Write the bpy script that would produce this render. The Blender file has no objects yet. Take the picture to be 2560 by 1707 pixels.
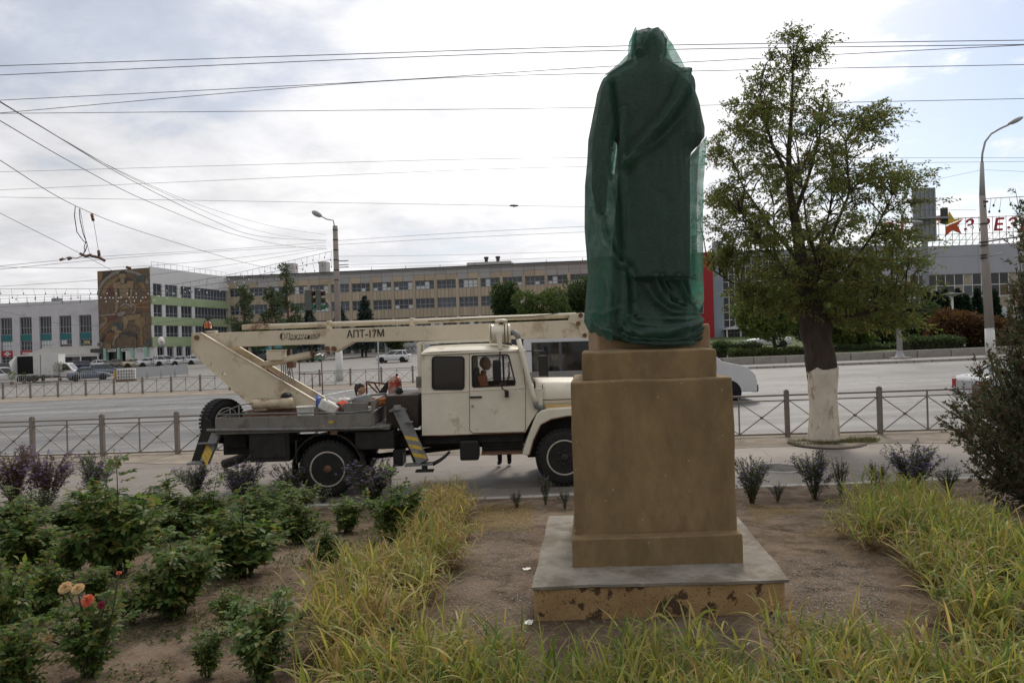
import bpy, bmesh, math, random
import numpy as np
from mathutils import Vector, Matrix, noise as mnoise
from mathutils.geometry import tessellate_polygon
R = math.radians
rnd = random.Random(7)
scene = bpy.context.scene
COL = scene.collection

# ------------------------------------------------------------------ camera, sky, sun, exposure
CAMZ = 2.5
FPX = 1707.0           # focal length in pixels of the 2560 px wide photograph (24 mm on 36 mm)
ROLL = 0.029
cam_d = bpy.data.cameras.new('camera'); cam_d.lens = 24.0; cam_d.sensor_width = 36.0
cam_d.clip_start = 0.05; cam_d.clip_end = 3000
cam = bpy.data.objects.new('camera', cam_d); COL.objects.link(cam)
cam.matrix_world = Matrix.Translation((0, 0, CAMZ)) @ Matrix.Rotation(R(90), 4, 'X') @ Matrix.Rotation(-ROLL, 4, 'Z')
scene.camera = cam
SUN_AZ, SUN_EL = R(16), R(42)          # azimuth to the right of the view direction (+Y)
sund = Vector((math.sin(SUN_AZ) * math.cos(SUN_EL), math.cos(SUN_AZ) * math.cos(SUN_EL), math.sin(SUN_EL)))

world = bpy.data.worlds.new('World'); scene.world = world; world.use_nodes = True
nt = world.node_tree; nt.nodes.clear()
def N(tree, t, **kw):
    n = tree.nodes.new(t)
    for k, v in kw.items(): setattr(n, k, v)
    return n
def L(tree, a, b): tree.links.new(a, b)
def MATH(tree, op, a, b=None, c=None, clamp=False):
    n = tree.nodes.new('ShaderNodeMath'); n.operation = op; n.use_clamp = clamp
    for i, q in enumerate((a, b, c)):
        if q is None: continue
        if isinstance(q, (int, float)): n.inputs[i].default_value = q
        else: tree.links.new(q, n.inputs[i])
    return n.outputs[0]
out = N(nt, 'ShaderNodeOutputWorld'); bg = N(nt, 'ShaderNodeBackground'); bg.inputs[1].default_value = 0.1
sky = N(nt, 'ShaderNodeTexSky', sky_type='NISHITA', sun_disc=False)
sky.sun_elevation = SUN_EL; sky.sun_rotation = SUN_AZ; sky.air_density = 1.0; sky.dust_density = 1.2; sky.ozone_density = 1.0
tc = N(nt, 'ShaderNodeTexCoord')
sep = N(nt, 'ShaderNodeSeparateXYZ'); L(nt, tc.outputs['Generated'], sep.inputs[0])
zc = MATH(nt, 'ADD', MATH(nt, 'MAXIMUM', sep.outputs[2], 0.0), 0.16)
cmb = N(nt, 'ShaderNodeCombineXYZ')
L(nt, MATH(nt, 'DIVIDE', sep.outputs[0], zc), cmb.inputs[0]); L(nt, MATH(nt, 'DIVIDE', sep.outputs[1], zc), cmb.inputs[1])
def wnoise(scale, detail, rough, off):
    mp = N(nt, 'ShaderNodeMapping'); L(nt, cmb.outputs[0], mp.inputs[0]); mp.inputs['Location'].default_value = off
    n = N(nt, 'ShaderNodeTexNoise'); n.inputs['Scale'].default_value = scale; n.inputs['Detail'].default_value = detail
    n.inputs['Roughness'].default_value = rough; n.inputs['Distortion'].default_value = 0.25
    L(nt, mp.outputs[0], n.inputs['Vector']); return n.outputs['Fac']
n1 = wnoise(1.05, 7, 0.58, (3.3, 1.9, 0)); n2 = wnoise(3.1, 6, 0.6, (7.1, 4.2, 0)); n3 = wnoise(0.42, 3, 0.5, (1.7, 8.6, 0))
dn = N(nt, 'ShaderNodeVectorMath', operation='DOT_PRODUCT'); L(nt, tc.outputs['Generated'], dn.inputs[0]); dn.inputs[1].default_value = sund
dot = dn.outputs['Value']
broad = MATH(nt, 'POWER', MATH(nt, 'MULTIPLY_ADD', dot, 0.5, 0.5, clamp=True), 1.6)
tight = MATH(nt, 'POWER', MATH(nt, 'MAXIMUM', dot, 0.0), 11.0)
lum = MATH(nt, 'ADD', MATH(nt, 'MULTIPLY_ADD', broad, 4.6, 4.0), MATH(nt, 'MULTIPLY', tight, 6.0))
tex = MATH(nt, 'ADD', MATH(nt, 'MULTIPLY_ADD', n1, 1.0, 0.37), MATH(nt, 'MULTIPLY_ADD', n2, 0.65, -0.18))
lum = MATH(nt, 'MULTIPLY', lum, tex)
# cloud cover with a few blue gaps
cov = MATH(nt, 'ADD', MATH(nt, 'MULTIPLY', n1, 0.55), MATH(nt, 'ADD', MATH(nt, 'MULTIPLY', n2, 0.25), MATH(nt, 'MULTIPLY', n3, 0.35)))
mr = N(nt, 'ShaderNodeMapRange', interpolation_type='SMOOTHSTEP'); L(nt, cov, mr.inputs[0])
mr.inputs[1].default_value = 0.455; mr.inputs[2].default_value = 0.545; mr.inputs[3].default_value = 0.62; mr.inputs[4].default_value = 1.0
# the larger blue gap low on the right
gd = N(nt, 'ShaderNodeVectorMath', operation='DISTANCE'); L(nt, tc.outputs['Generated'], gd.inputs[0]); gd.inputs[1].default_value = Vector((.665, 1.0, .335)).normalized()
gap = N(nt, 'ShaderNodeMapRange', interpolation_type='SMOOTHSTEP'); L(nt, MATH(nt, 'ADD', gd.outputs['Value'], MATH(nt, 'MULTIPLY_ADD', n2, .5, -.25)), gap.inputs[0]); gap.inputs[1].default_value = .08; gap.inputs[2].default_value = .20; gap.inputs[3].default_value = .0; gap.inputs[4].default_value = 1.0
cover = MATH(nt, 'MULTIPLY', mr.outputs[0], gap.outputs[0])
tint = N(nt, 'ShaderNodeMix', data_type='RGBA'); L(nt, n1, tint.inputs[0])
tint.inputs[6].default_value = (0.92, 0.955, 1.06, 1); tint.inputs[7].default_value = (1.04, 1.0, 0.945, 1)
cl = N(nt, 'ShaderNodeVectorMath', operation='SCALE'); L(nt, tint.outputs[2], cl.inputs[0]); L(nt, lum, cl.inputs['Scale'])
skys = N(nt, 'ShaderNodeVectorMath', operation='SCALE'); L(nt, sky.outputs[0], skys.inputs[0]); skys.inputs['Scale'].default_value = 1.0
mixs = N(nt, 'ShaderNodeMix', data_type='RGBA'); L(nt, cover, mixs.inputs[0]); L(nt, skys.outputs[0], mixs.inputs[6]); L(nt, cl.outputs[0], mixs.inputs[7])
L(nt, mixs.outputs[2], bg.inputs[0]); L(nt, bg.outputs[0], out.inputs[0])

sl = bpy.data.lights.new('sun', 'SUN'); sl.energy = 1.5; sl.angle = R(11); sl.color = (1.0, 0.90, 0.77)
so = bpy.data.objects.new('sun', sl); COL.objects.link(so)
so.rotation_euler = (-sund).to_track_quat('-Z', 'Y').to_euler(); so.location = (0, 0, 40)
scene.view_settings.view_transform = 'Standard'; scene.view_settings.look = 'None'
scene.view_settings.exposure = 0.2; scene.view_settings.gamma = 1.0
scene.cycles.use_denoising = True
scene.cycles.max_bounces = 4; scene.cycles.transparent_max_bounces = 8; scene.cycles.diffuse_bounces = 2; scene.cycles.glossy_bounces = 2; scene.cycles.transmission_bounces = 3

# ------------------------------------------------------------------ where things stand
CR, SR = math.cos(ROLL), math.sin(ROLL)
def P(px, py, Y):
    """World point seen at photograph pixel (px, py), at distance Y in front of the camera."""
    u, v = px - 1280.0, py - 853.5
    u2, v2 = u * CR - v * SR, v * CR + u * SR
    return Vector((u2 / FPX * Y, Y, CAMZ - v2 / FPX * Y))
def sm(a, b, t):
    t = min(1, max(0, (t - a) / (b - a))); return t * t * (3 - 2 * t)
def street(x, y):
    return CAMZ - 2.505 + .0175 * x + .0066 * (y - 16.6) + .0135 * max(0, y - 75)
GP = [(-30, 1.2), (0, .9), (3, .72), (4.6, .60), (6, .48), (8, .28), (10.0, .06), (10.85, .015)]
def garden(x, y):
    z = GP[0][1]
    for (a, za), (b, zb) in zip(GP, GP[1:]):
        if y <= b:
            z = za + (zb - za) * max(0, (y - a)) / (b - a); break
    else: z = GP[-1][1]
    n = mnoise.noise(Vector((x * .9, y * .9, 0))) * .035 + mnoise.noise(Vector((x * 3.1, y * 3.1, 5))) * .014
    w = sm(11, 10, y)
    flat = 1 - sm(1.35, 2.0, max(abs(x - 1.05), abs(y - 5.5) ))
    return z + n * w * (1 - flat) + .0175 * x * sm(4, 10.5, y)
def kerbY(x): return 10.95 - .025 * x
def G(x, y):
    return garden(x, y) if y < kerbY(x) - .1 else street(x, y)
def PG(px, py, it=40):
    """Ground point under photograph pixel (px, py)."""
    Y = 12.0
    d = P(px, py, 1.0) - Vector((0, 0, CAMZ))
    lo, hi = 2.0, 400.0
    for Yt in np.geomspace(2.0, 400, 300):
        if CAMZ + d.z * Yt <= G(d.x * Yt, Yt): hi = Yt; break
        lo = Yt
    for _ in range(it):
        m = (lo + hi) / 2
        if CAMZ + d.z * m <= G(d.x * m, m): hi = m
        else: lo = m
    Y = (lo + hi) / 2
    return Vector((d.x * Y, Y, G(d.x * Y, Y)))

# ------------------------------------------------------------------ materials
_mats = {}
def newmat(name):
    m = bpy.data.materials.new(name); m.use_nodes = True
    return m, m.node_tree, m.node_tree.nodes['Principled BSDF']
def rgb(c): return (c[0], c[1], c[2], 1)
def M(name, c, rough=.7, var=.14, sc=5., metal=0., bump=0., bsc=40., spec=.35, c2=None, dirt=None, dsc=1.6, damt=.5, dth=.52, stretch=None, coat=0., speck=None):
    """Plain procedural surface: base colour with fine variation, optional stains of their own shape and fine relief."""
    if name in _mats: return _mats[name]
    m, t, b = newmat(name)
    co = N(t, 'ShaderNodeTexCoord'); vec = co.outputs['Object']
    if stretch:
        mp = N(t, 'ShaderNodeMapping'); mp.inputs['Scale'].default_value = stretch; L(t, vec, mp.inputs[0]); vec = mp.outputs[0]
    n = N(t, 'ShaderNodeTexNoise'); n.inputs['Scale'].default_value = sc; n.inputs['Detail'].default_value = 6; n.inputs['Roughness'].default_value = .65
    L(t, vec, n.inputs['Vector'])
    mx = N(t, 'ShaderNodeMix', data_type='RGBA')
    r = N(t, 'ShaderNodeMapRange'); L(t, n.outputs['Fac'], r.inputs[0]); r.inputs[1].default_value = .32; r.inputs[2].default_value = .68
    L(t, r.outputs[0], mx.inputs[0])
    ca = tuple(max(0, q * (1 - var)) for q in c); cb = c2 if c2 else tuple(min(1, q * (1 + var)) for q in c)
    mx.inputs[6].default_value = rgb(ca); mx.inputs[7].default_value = rgb(cb)
    colr = mx.outputs[2]
    if dirt:
        n2 = N(t, 'ShaderNodeTexNoise'); n2.inputs['Scale'].default_value = dsc; n2.inputs['Detail'].default_value = 8; n2.inputs['Roughness'].default_value = .7
        L(t, vec, n2.inputs['Vector'])
        r2 = N(t, 'ShaderNodeMapRange'); L(t, n2.outputs['Fac'], r2.inputs[0]); r2.inputs[1].default_value = dth; r2.inputs[2].default_value = dth + .09
        r2.inputs[4].default_value = damt
        m2 = N(t, 'ShaderNodeMix', data_type='RGBA'); L(t, r2.outputs[0], m2.inputs[0]); L(t, colr, m2.inputs[6]); m2.inputs[7].default_value = rgb(dirt)
        colr = m2.outputs[2]
    if speck:
        vo = N(t, 'ShaderNodeTexVoronoi'); vo.inputs['Scale'].default_value = 9; vo.inputs['Randomness'].default_value = 1; L(t, co.outputs['Object'], vo.inputs['Vector'])
        r4 = N(t, 'ShaderNodeMapRange'); L(t, vo.outputs['Distance'], r4.inputs[0]); r4.inputs[1].default_value = .035; r4.inputs[2].default_value = .075; r4.inputs[3].default_value = .75; r4.inputs[4].default_value = 0
        m4 = N(t, 'ShaderNodeMix', data_type='RGBA'); L(t, r4.outputs[0], m4.inputs[0]); L(t, colr, m4.inputs[6]); m4.inputs[7].default_value = rgb(speck); colr = m4.outputs[2]
    L(t, colr, b.inputs['Base Color'])
    b.inputs['Roughness'].default_value = rough; b.inputs['Metallic'].default_value = metal
    b.inputs['Specular IOR Level'].default_value = spec; b.inputs['Coat Weight'].default_value = coat
    if bump:
        n3 = N(t, 'ShaderNodeTexNoise'); n3.inputs['Scale'].default_value = bsc; n3.inputs['Detail'].default_value = 5; L(t, vec, n3.inputs['Vector'])
        bp = N(t, 'ShaderNodeBump'); bp.inputs['Strength'].default_value = bump; bp.inputs['Distance'].default_value = .02
        L(t, n3.outputs['Fac'], bp.inputs['Height']); L(t, bp.outputs[0], b.inputs['Normal'])
    _mats[name] = m; return m
def LEAF(name, cols, trans=.35, rough=.55, spec=.3):
    """Foliage: each leaf takes its own colour from the ramp; light passes through."""
    if name in _mats: return _mats[name]
    m, t, b = newmat(name)
    g = N(t, 'ShaderNodeNewGeometry'); rp = N(t, 'ShaderNodeValToRGB')
    e = rp.color_ramp.elements
    while len(e) < len(cols): e.new(.5)
    for i, c in enumerate(cols):
        e[i].position = i / max(1, len(cols) - 1); e[i].color = rgb(c)
    L(t, g.outputs['Random Per Island'], rp.inputs[0]); L(t, rp.outputs[0], b.inputs['Base Color'])
    b.inputs['Roughness'].default_value = rough; b.inputs['Specular IOR Level'].default_value = spec
    tr = N(t, 'ShaderNodeBsdfTranslucent'); mx = N(t, 'ShaderNodeMixShader'); mx.inputs[0].default_value = trans
    hs = N(t, 'ShaderNodeHueSaturation'); hs.inputs['Value'].default_value = 1.5; hs.inputs['Saturation'].default_value = 1.1; L(t, rp.outputs[0], hs.inputs['Color']); L(t, hs.outputs[0], tr.inputs[0])
    o = t.nodes['Material Output']; L(t, b.outputs[0], mx.inputs[1]); L(t, tr.outputs[0], mx.inputs[2]); L(t, mx.outputs[0], o.inputs[0])
    _mats[name] = m; return m
def GLASS(name, tint=(.02, .025, .03), rough=.06, alpha=1.0):
    if name in _mats: return _mats[name]
    m, t, b = newmat(name)
    b.inputs['Base Color'].default_value = rgb(tint); b.inputs['Roughness'].default_value = rough; b.inputs['Specular IOR Level'].default_value = .8
    if alpha < 1:
        tr = N(t, 'ShaderNodeBsdfTransparent'); mx = N(t, 'ShaderNodeMixShader'); mx.inputs[0].default_value = alpha
        o = t.nodes['Material Output']; L(t, tr.outputs[0], mx.inputs[1]); L(t, b.outputs[0], mx.inputs[2]); L(t, mx.outputs[0], o.inputs[0])
    _mats[name] = m; return m

# ------------------------------------------------------------------ mesh helpers
def link(o, parent=None, loc=None, rot=None):
    COL.objects.link(o)
    if parent is not None: o.parent = parent
    if loc is not None: o.location = loc
    if rot is not None: o.rotation_euler = rot
    return o
def tag(o, label=None, cat=None, group=None, kind=None):
    if label: o['label'] = label
    if cat: o['category'] = cat
    if group: o['group'] = group
    if kind: o['kind'] = kind
    return o
def thing(name, label, cat, loc=(0, 0, 0), rz=0., group=None):
    o = bpy.data.objects.new(name, None); o.empty_display_size = .2
    link(o, None, loc, (0, 0, rz)); return tag(o, label, cat, group)
def dup(o, parent=None):
    c = o.copy(); COL.objects.link(c); c.parent = parent
    for ch in list(o.children): dup(ch, c)
    return c
class MB:
    def __init__(s): s.v = []; s.f = []; s.n = 0; s.sm = []
    def add(s, v, f, smooth=False):
        v = np.asarray(v, float).reshape(-1, 3); s.v.append(v)
        for q in f: s.f.append(tuple(i + s.n for i in q)); s.sm.append(smooth)
        s.n += len(v); return s
    def box(s, x0, x1, y0, y1, z0, z1):
        return s.add([(x0, y0, z0), (x1, y0, z0), (x1, y1, z0), (x0, y1, z0), (x0, y0, z1), (x1, y0, z1), (x1, y1, z1), (x0, y1, z1)],
                     [(0, 3, 2, 1), (4, 5, 6, 7), (0, 1, 5, 4), (1, 2, 6, 5), (2, 3, 7, 6), (3, 0, 4, 7)])
    def cbox(s, c, sz, rot=None):
        h = Vector(sz) / 2; m = MB().box(-h.x, h.x, -h.y, h.y, -h.z, h.z); v = m.v[0]
        if rot is not None: v = v @ np.array(rot.to_matrix() if hasattr(rot, 'to_matrix') else rot).T
        return s.add(v + np.array(c), m.f)
    def bar(s, p0, p1, w, h=None, up=(0, 0, 1)):
        p0, p1 = Vector(p0), Vector(p1); d = p1 - p0; l = d.length
        if l < 1e-6: return s
        d.normalize(); a = d.cross(Vector(up))
        if a.length < 1e-3: a = d.cross(Vector((0, 1, 0)))
        a.normalize(); b = a.cross(d); h = w if h is None else h
        c = [p + a * i * w / 2 + b * j * h / 2 for p in (p0, p1) for i, j in ((-1, -1), (1, -1), (1, 1), (-1, 1))]
        return s.add([tuple(q) for q in c], [(0, 1, 2, 3), (7, 6, 5, 4), (0, 4, 5, 1), (1, 5, 6, 2), (2, 6, 7, 3), (3, 7, 4, 0)])
    def tube(s, pts, r, n=8, cap=True, smooth=True):
        pts = [Vector(p) for p in pts]; k = len(pts); rr = r if hasattr(r, '__len__') else [r] * k
        V = []; pa = None
        for i, p in enumerate(pts):
            t = (pts[min(i + 1, k - 1)] - pts[max(i - 1, 0)]).normalized()
            if pa is None:
                pa = t.cross(Vector((0, 0, 1)))
                if pa.length < .05: pa = t.cross(Vector((1, 0, 0)))
            else: pa = pa - t * pa.dot(t)
            pa.normalize(); pb = t.cross(pa)
            for j in range(n):
                a = 2 * math.pi * j / n; V.append(tuple(p + (pa * math.cos(a) + pb * math.sin(a)) * rr[i]))
        F = [(i * n + j, i * n + (j + 1) % n, (i + 1) * n + (j + 1) % n, (i + 1) * n + j) for i in range(k - 1) for j in range(n)]
        s.add(V, F, smooth)
        if cap:
            s.f.append(tuple(s.n - k * n + j for j in range(n))[::-1]); s.f.append(tuple(s.n - n + j for j in range(n))); s.sm += [False, False]
        return s
    def prism(s, poly, y0, y1, holes=()):
        """Outline in (x, z), extruded from y0 to y1, with real openings for holes."""
        loops = [list(poly)] + [list(h) for h in holes]; flat = [p for l in loops for p in l]; n = len(flat)
        tris = tessellate_polygon([[Vector((p[0], p[1], 0)) for p in l] for l in loops])
        V = [(p[0], y0, p[1]) for p in flat] + [(p[0], y1, p[1]) for p in flat]; F = []
        for t in tris:
            a, b, c = t
            cr = (flat[b][0] - flat[a][0]) * (flat[c][1] - flat[a][1]) - (flat[b][1] - flat[a][1]) * (flat[c][0] - flat[a][0])
            if cr < 0: b, c = c, b
            F += [(a, b, c), (c + n, b + n, a + n)]
        o = 0
        for l in loops:
            k = len(l)
            ar = sum(l[i][0] * l[(i + 1) % k][1] - l[(i + 1) % k][0] * l[i][1] for i in range(k))
            hole = l is not loops[0]
            for i in range(k):
                q = (o + i, o + (i + 1) % k, o + (i + 1) % k + n, o + i + n)
                F.append(q[::-1] if (ar > 0) != hole else q)
            o += k
        return s.add(V, F)
    def lathe(s, prof, n=16, c=(0, 0, 0), axis='Z', smooth=True):
        V = []
        for r, h in prof:
            for j in range(n):
                a = 2 * math.pi * j / n; x, y = r * math.cos(a), r * math.sin(a)
                V.append({'Z': (x, y, h), 'Y': (x, h, y), 'X': (h, x, y)}[axis])
        k = len(prof)
        F = [(i * n + j, i * n + (j + 1) % n, (i + 1) * n + (j + 1) % n, (i + 1) * n + j) for i in range(k - 1) for j in range(n)]
        if axis == 'Y': F = [q[::-1] for q in F]
        s.add(np.array(V) + np.array(c), F, smooth)
        if prof[0][0] > 1e-5: s.f.append(tuple(s.n - k * n + j for j in range(n))); s.sm.append(False)
        if prof[-1][0] > 1e-5: s.f.append(tuple(s.n - n + j for j in range(n))); s.sm.append(False)
        return s
    def ball(s, c, r, n=10, m=7):
        r = (r, r, r) if not hasattr(r, '__len__') else r
        V = []
        for i in range(m + 1):
            th = math.pi * i / m
            for j in range(n):
                a = 2 * math.pi * j / n
                V.append((c[0] + r[0] * math.sin(th) * math.cos(a), c[1] + r[1] * math.sin(th) * math.sin(a), c[2] - r[2] * math.cos(th)))
        return s.add(V, [(i * n + j, i * n + (j + 1) % n, (i + 1) * n + (j + 1) % n, (i + 1) * n + j) for i in range(m) for j in range(n)], True)
    def grid(s, V, nu, nv, closed=False, smooth=True):
        F = [(i * nu + j, i * nu + (j + 1) % nu, (i + 1) * nu + (j + 1) % nu, (i + 1) * nu + j) for i in range(nv - 1) for j in range(nu if closed else nu - 1)]
        return s.add(V, F, smooth)
    def mesh(s, name):
        me = bpy.data.meshes.new(name)
        v = np.concatenate(s.v) if s.v else np.zeros((0, 3))
        me.from_pydata(v.tolist(), [], s.f)
        if any(s.sm): me.polygons.foreach_set('use_smooth', s.sm)
        me.update(); return me
    def build(s, name, mat, parent=None, loc=None, rot=None, bevel=0, seg=2, fix=False):
        me = s.mesh(name); me.materials.append(mat)
        if fix:
            b = bmesh.new(); b.from_mesh(me); bmesh.ops.recalc_face_normals(b, faces=b.faces); b.to_mesh(me); b.free()
        o = bpy.data.objects.new(name, me); link(o, parent, loc, rot)
        if bevel:
            md = o.modifiers.new('bevel', 'BEVEL'); md.width = bevel; md.segments = seg; md.limit_method = 'ANGLE'; md.angle_limit = R(40)
        return o
def inst(src, parent=None, loc=None, rot=None, scale=None, name=None):
    o = src.copy(); COL.objects.link(o); o.parent = parent
    if name: o.name = name
    if loc is not None: o.location = loc
    if rot is not None: o.rotation_euler = rot
    if scale is not None: o.scale = scale
    return o
def text(s, name, size, mat, parent=None, loc=(0, 0, 0), rot=(R(90), 0, 0), depth=.004, shear=0, bold=0., align='CENTER', sx=1.0):
    cu = bpy.data.curves.new(name, 'FONT'); cu.body = s; cu.size = size; cu.extrude = depth; cu.shear = shear; cu.align_x = align; cu.align_y = 'CENTER'; cu.offset = bold
    t = bpy.data.objects.new(name, cu); COL.objects.link(t)
    dg = bpy.context.evaluated_depsgraph_get(); me = bpy.data.meshes.new_from_object(t.evaluated_get(dg))
    bpy.data.objects.remove(t); bpy.data.curves.remove(cu)
    me.name = name; me.materials.clear(); me.materials.append(mat)
    o = bpy.data.objects.new(name, me); link(o, parent, loc, rot); o.scale = (sx, 1, 1); return o

# ------------------------------------------------------------------ ground, road, pavements
_street0 = street
def street(x, y):
    return _street0(max(-110., min(70., x)), min(160., y))
def sheet(name, xs, ysf, zf, mat, kind='structure', label=None, cat=None):
    V = []; ny = None
    rows = []
    for x in xs:
        ys = ysf(x); ny = len(ys); rows.append([(x, y, zf(x, y)) for y in ys])
    V = [rows[i][j] for j in range(ny) for i in range(len(xs))]
    o = MB().grid(V, len(xs), ny).build(name, mat)
    return tag(o, label, cat, kind=kind)
def lin(a, b, n): return list(np.linspace(a, b, n))
m_ground = M('bare_ground', (.23, .20, .165), .95, .2, .35, bump=.4, bsc=3)
m_soil = None
def soilmat():
    m, t, b = newmat('garden_soil')
    co = N(t, 'ShaderNodeTexCoord')
    def nz(s, d=6, r=.65):
        n = N(t, 'ShaderNodeTexNoise'); n.inputs['Scale'].default_value = s; n.inputs['Detail'].default_value = d; n.inputs['Roughness'].default_value = r
        L(t, co.outputs['Object'], n.inputs['Vector']); return n.outputs['Fac']
    def ramp(f, a, b2, ca, cb):
        r = N(t, 'ShaderNodeMapRange'); L(t, f, r.inputs[0]); r.inputs[1].default_value = a; r.inputs[2].default_value = b2
        x = N(t, 'ShaderNodeMix', data_type='RGBA'); L(t, r.outputs[0], x.inputs[0])
        for k, c in ((6, ca), (7, cb)):
            if isinstance(c, tuple): x.inputs[k].default_value = rgb(c)
            else: L(t, c, x.inputs[k])
        return x.outputs[2]
    c = ramp(nz(.9), .38, .62, (.125, .09, .063), (.26, .20, .148))
    c = ramp(nz(4.2, 8), .47, .66, c, (.085, .06, .042))
    c = ramp(nz(22, 4), .58, .70, c, (.27, .22, .165))
    L(t, c, b.inputs['Base Color']); b.inputs['Roughness'].default_value = .95; b.inputs['Specular IOR Level'].default_value = .1
    bp = N(t, 'ShaderNodeBump'); bp.inputs['Strength'].default_value = .9; bp.inputs['Distance'].default_value = .03
    L(t, MATH(t, 'ADD', nz(14, 8, .75), nz(55, 3)), bp.inputs['Height']); L(t, bp.outputs[0], b.inputs['Normal'])
    return m
def roadmat(name, ca, cb, streak=0.):
    m, t, b = newmat(name)
    co = N(t, 'ShaderNodeTexCoord'); mp = N(t, 'ShaderNodeMapping'); L(t, co.outputs['Object'], mp.inputs[0])
    mp.inputs['Rotation'].default_value = (0, 0, R(6.7))
    mp.inputs['Scale'].default_value = (.035, 1.0, 1.0) if streak else (1, 1, 1)
    def nz(vec, s, d=6):
        n = N(t, 'ShaderNodeTexNoise'); n.inputs['Scale'].default_value = s; n.inputs['Detail'].default_value = d; n.inputs['Roughness'].default_value = .62
        L(t, vec, n.inputs['Vector']); return n.outputs['Fac']
    f = MATH(t, 'ADD', MATH(t, 'MULTIPLY', nz(mp.outputs[0], 1.1), .6), MATH(t, 'MULTIPLY', nz(co.outputs['Object'], .45), .4))
    r = N(t, 'ShaderNodeMapRange'); L(t, f, r.inputs[0]); r.inputs[1].default_value = .38; r.inputs[2].default_value = .62
    x = N(t, 'ShaderNodeMix', data_type='RGBA'); L(t, r.outputs[0], x.inputs[0]); x.inputs[6].default_value = rgb(ca); x.inputs[7].default_value = rgb(cb)
    # cracks and patches
    v = N(t, 'ShaderNodeTexVoronoi', feature='DISTANCE_TO_EDGE'); v.inputs['Scale'].default_value = .33
    dv = N(t, 'ShaderNodeVectorMath', operation='ADD'); nn = N(t, 'ShaderNodeTexNoise'); nn.inputs['Scale'].default_value = 1.4; nn.inputs['Detail'].default_value = 6
    L(t, co.outputs['Object'], nn.inputs['Vector']); L(t, co.outputs['Object'], dv.inputs[0]); L(t, nn.outputs['Color'], dv.inputs[1]); L(t, dv.outputs[0], v.inputs['Vector'])
    rc = N(t, 'ShaderNodeMapRange'); L(t, v.outputs['Distance'], rc.inputs[0]); rc.inputs[1].default_value = .003; rc.inputs[2].default_value = .012; rc.inputs[3].default_value = .45; rc.inputs[4].default_value = 0
    x2 = N(t, 'ShaderNodeMix', data_type='RGBA'); L(t, rc.outputs[0], x2.inputs[0]); L(t, x.outputs[2], x2.inputs[6]); x2.inputs[7].default_value = rgb(tuple(q * .35 for q in ca))
    L(t, x2.outputs[2], b.inputs['Base Color']); b.inputs['Roughness'].default_value = .62; b.inputs['Specular IOR Level'].default_value = .4
    bp = N(t, 'ShaderNodeBump'); bp.inputs['Strength'].default_value = .35; bp.inputs['Distance'].default_value = .01
    L(t, nz(co.outputs['Object'], 60, 3), bp.inputs['Height']); L(t, bp.outputs[0], b.inputs['Normal'])
    return m
m_soil = soilmat()
m_road = roadmat('road_asphalt', (.085, .084, .083), (.215, .21, .204), 1)
m_pave = roadmat('pavement_asphalt', (.15, .128, .106), (.215, .185, .155))
m_plaza = roadmat('plaza_asphalt', (.165, .157, .145), (.225, .212, .195))
m_dust = M('dusty_verge', (.27, .225, .175), .95, .2, 1.3, c2=(.33, .285, .225), dirt=(.19, .17, .15), dsc=1.1, damt=.7, bump=.3, bsc=25)
m_conc = M('kerb_concrete', (.36, .34, .31), .9, .2, 4, dirt=(.20, .18, .16), dsc=3, bump=.3, bsc=30)
m_paint = M('road_paint', (.52, .52, .50), .8, .2, 3, dirt=(.2, .2, .2), dsc=5, damt=.9, dth=.5)

gx = [-900, -500, -250] + lin(-140, 110, 40) + [250, 500, 900]
def groundz(x, y):
    if y < 11.2: return garden(x, min(y, 10.5)) - .35
    return street(x, y) - .05
sheet('ground', gx, lambda x: [-60, -20, 0, 5, 9, 10.9, 11.4] + lin(14, 160, 40) + [300, 700, 1400], groundz, m_ground)
sheet('garden_soil', lin(-16, 16, 230), lambda x: lin(-3, kerbY(x) - .1, 100), garden, m_soil)
def band(d0, d1, n): return lambda x: lin(d0 - .118 * x, d1 - .118 * x, n)
sheet('near_pavement', lin(-40, 40, 81), lambda x: lin(kerbY(x), 16.95 - .118 * x, 10), lambda x, y: street(x, y), m_pave)
def edge_noise(x): return .35 * mnoise.noise(Vector((x * .6, 3.3, 0))) + .12 * mnoise.noise(Vector((x * 2.4, 1.3, 0)))
sheet('dusty_verge_strip', lin(-40, 40, 240), lambda x: lin(15.25 - .118 * x + edge_noise(x), 16.9 - .118 * x, 6), lambda x, y: street(x, y) + .006, m_dust)
sheet('road', lin(-70, 70, 71), lambda x: lin(17.1 - .118 * x, (39.3 if x < 6 else 39.3 + 4.4 * sm(6, 10, x)) - .118 * x, 30), lambda x, y: street(x, y) - .03, m_road)
sheet('far_verge', lin(-80, 7, 150), lambda x: lin(39.35 - .118 * x, 44.3 - .118 * x + edge_noise(x), 5), lambda x, y: street(x, y) - .02, m_dust)
sheet('plaza', lin(-140, 9, 60), lambda x: lin(43.6 - .118 * x, 160, 40), lambda x, y: street(x, y) - .03, m_plaza)
# kerb between garden and pavement: single stones
kb = MB().box(-.49, .49, -.075, .075, -.2, .07); kproto = None
for i in range(34):
    x = -17 + i * 1.0
    if kproto is None:
        gk = bpy.data.objects['near_pavement']
        kproto = kb.build('kerb_stone', m_conc, gk, bevel=.012); o = kproto
    else: o = inst(kproto, gk)
    y = kerbY(x) - .03
    o.location = (x, y, street(x, y) + rnd.uniform(-.008, .008)); o.rotation_euler = (0, -.0175, -.025 + rnd.uniform(-.006, .006))
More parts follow.
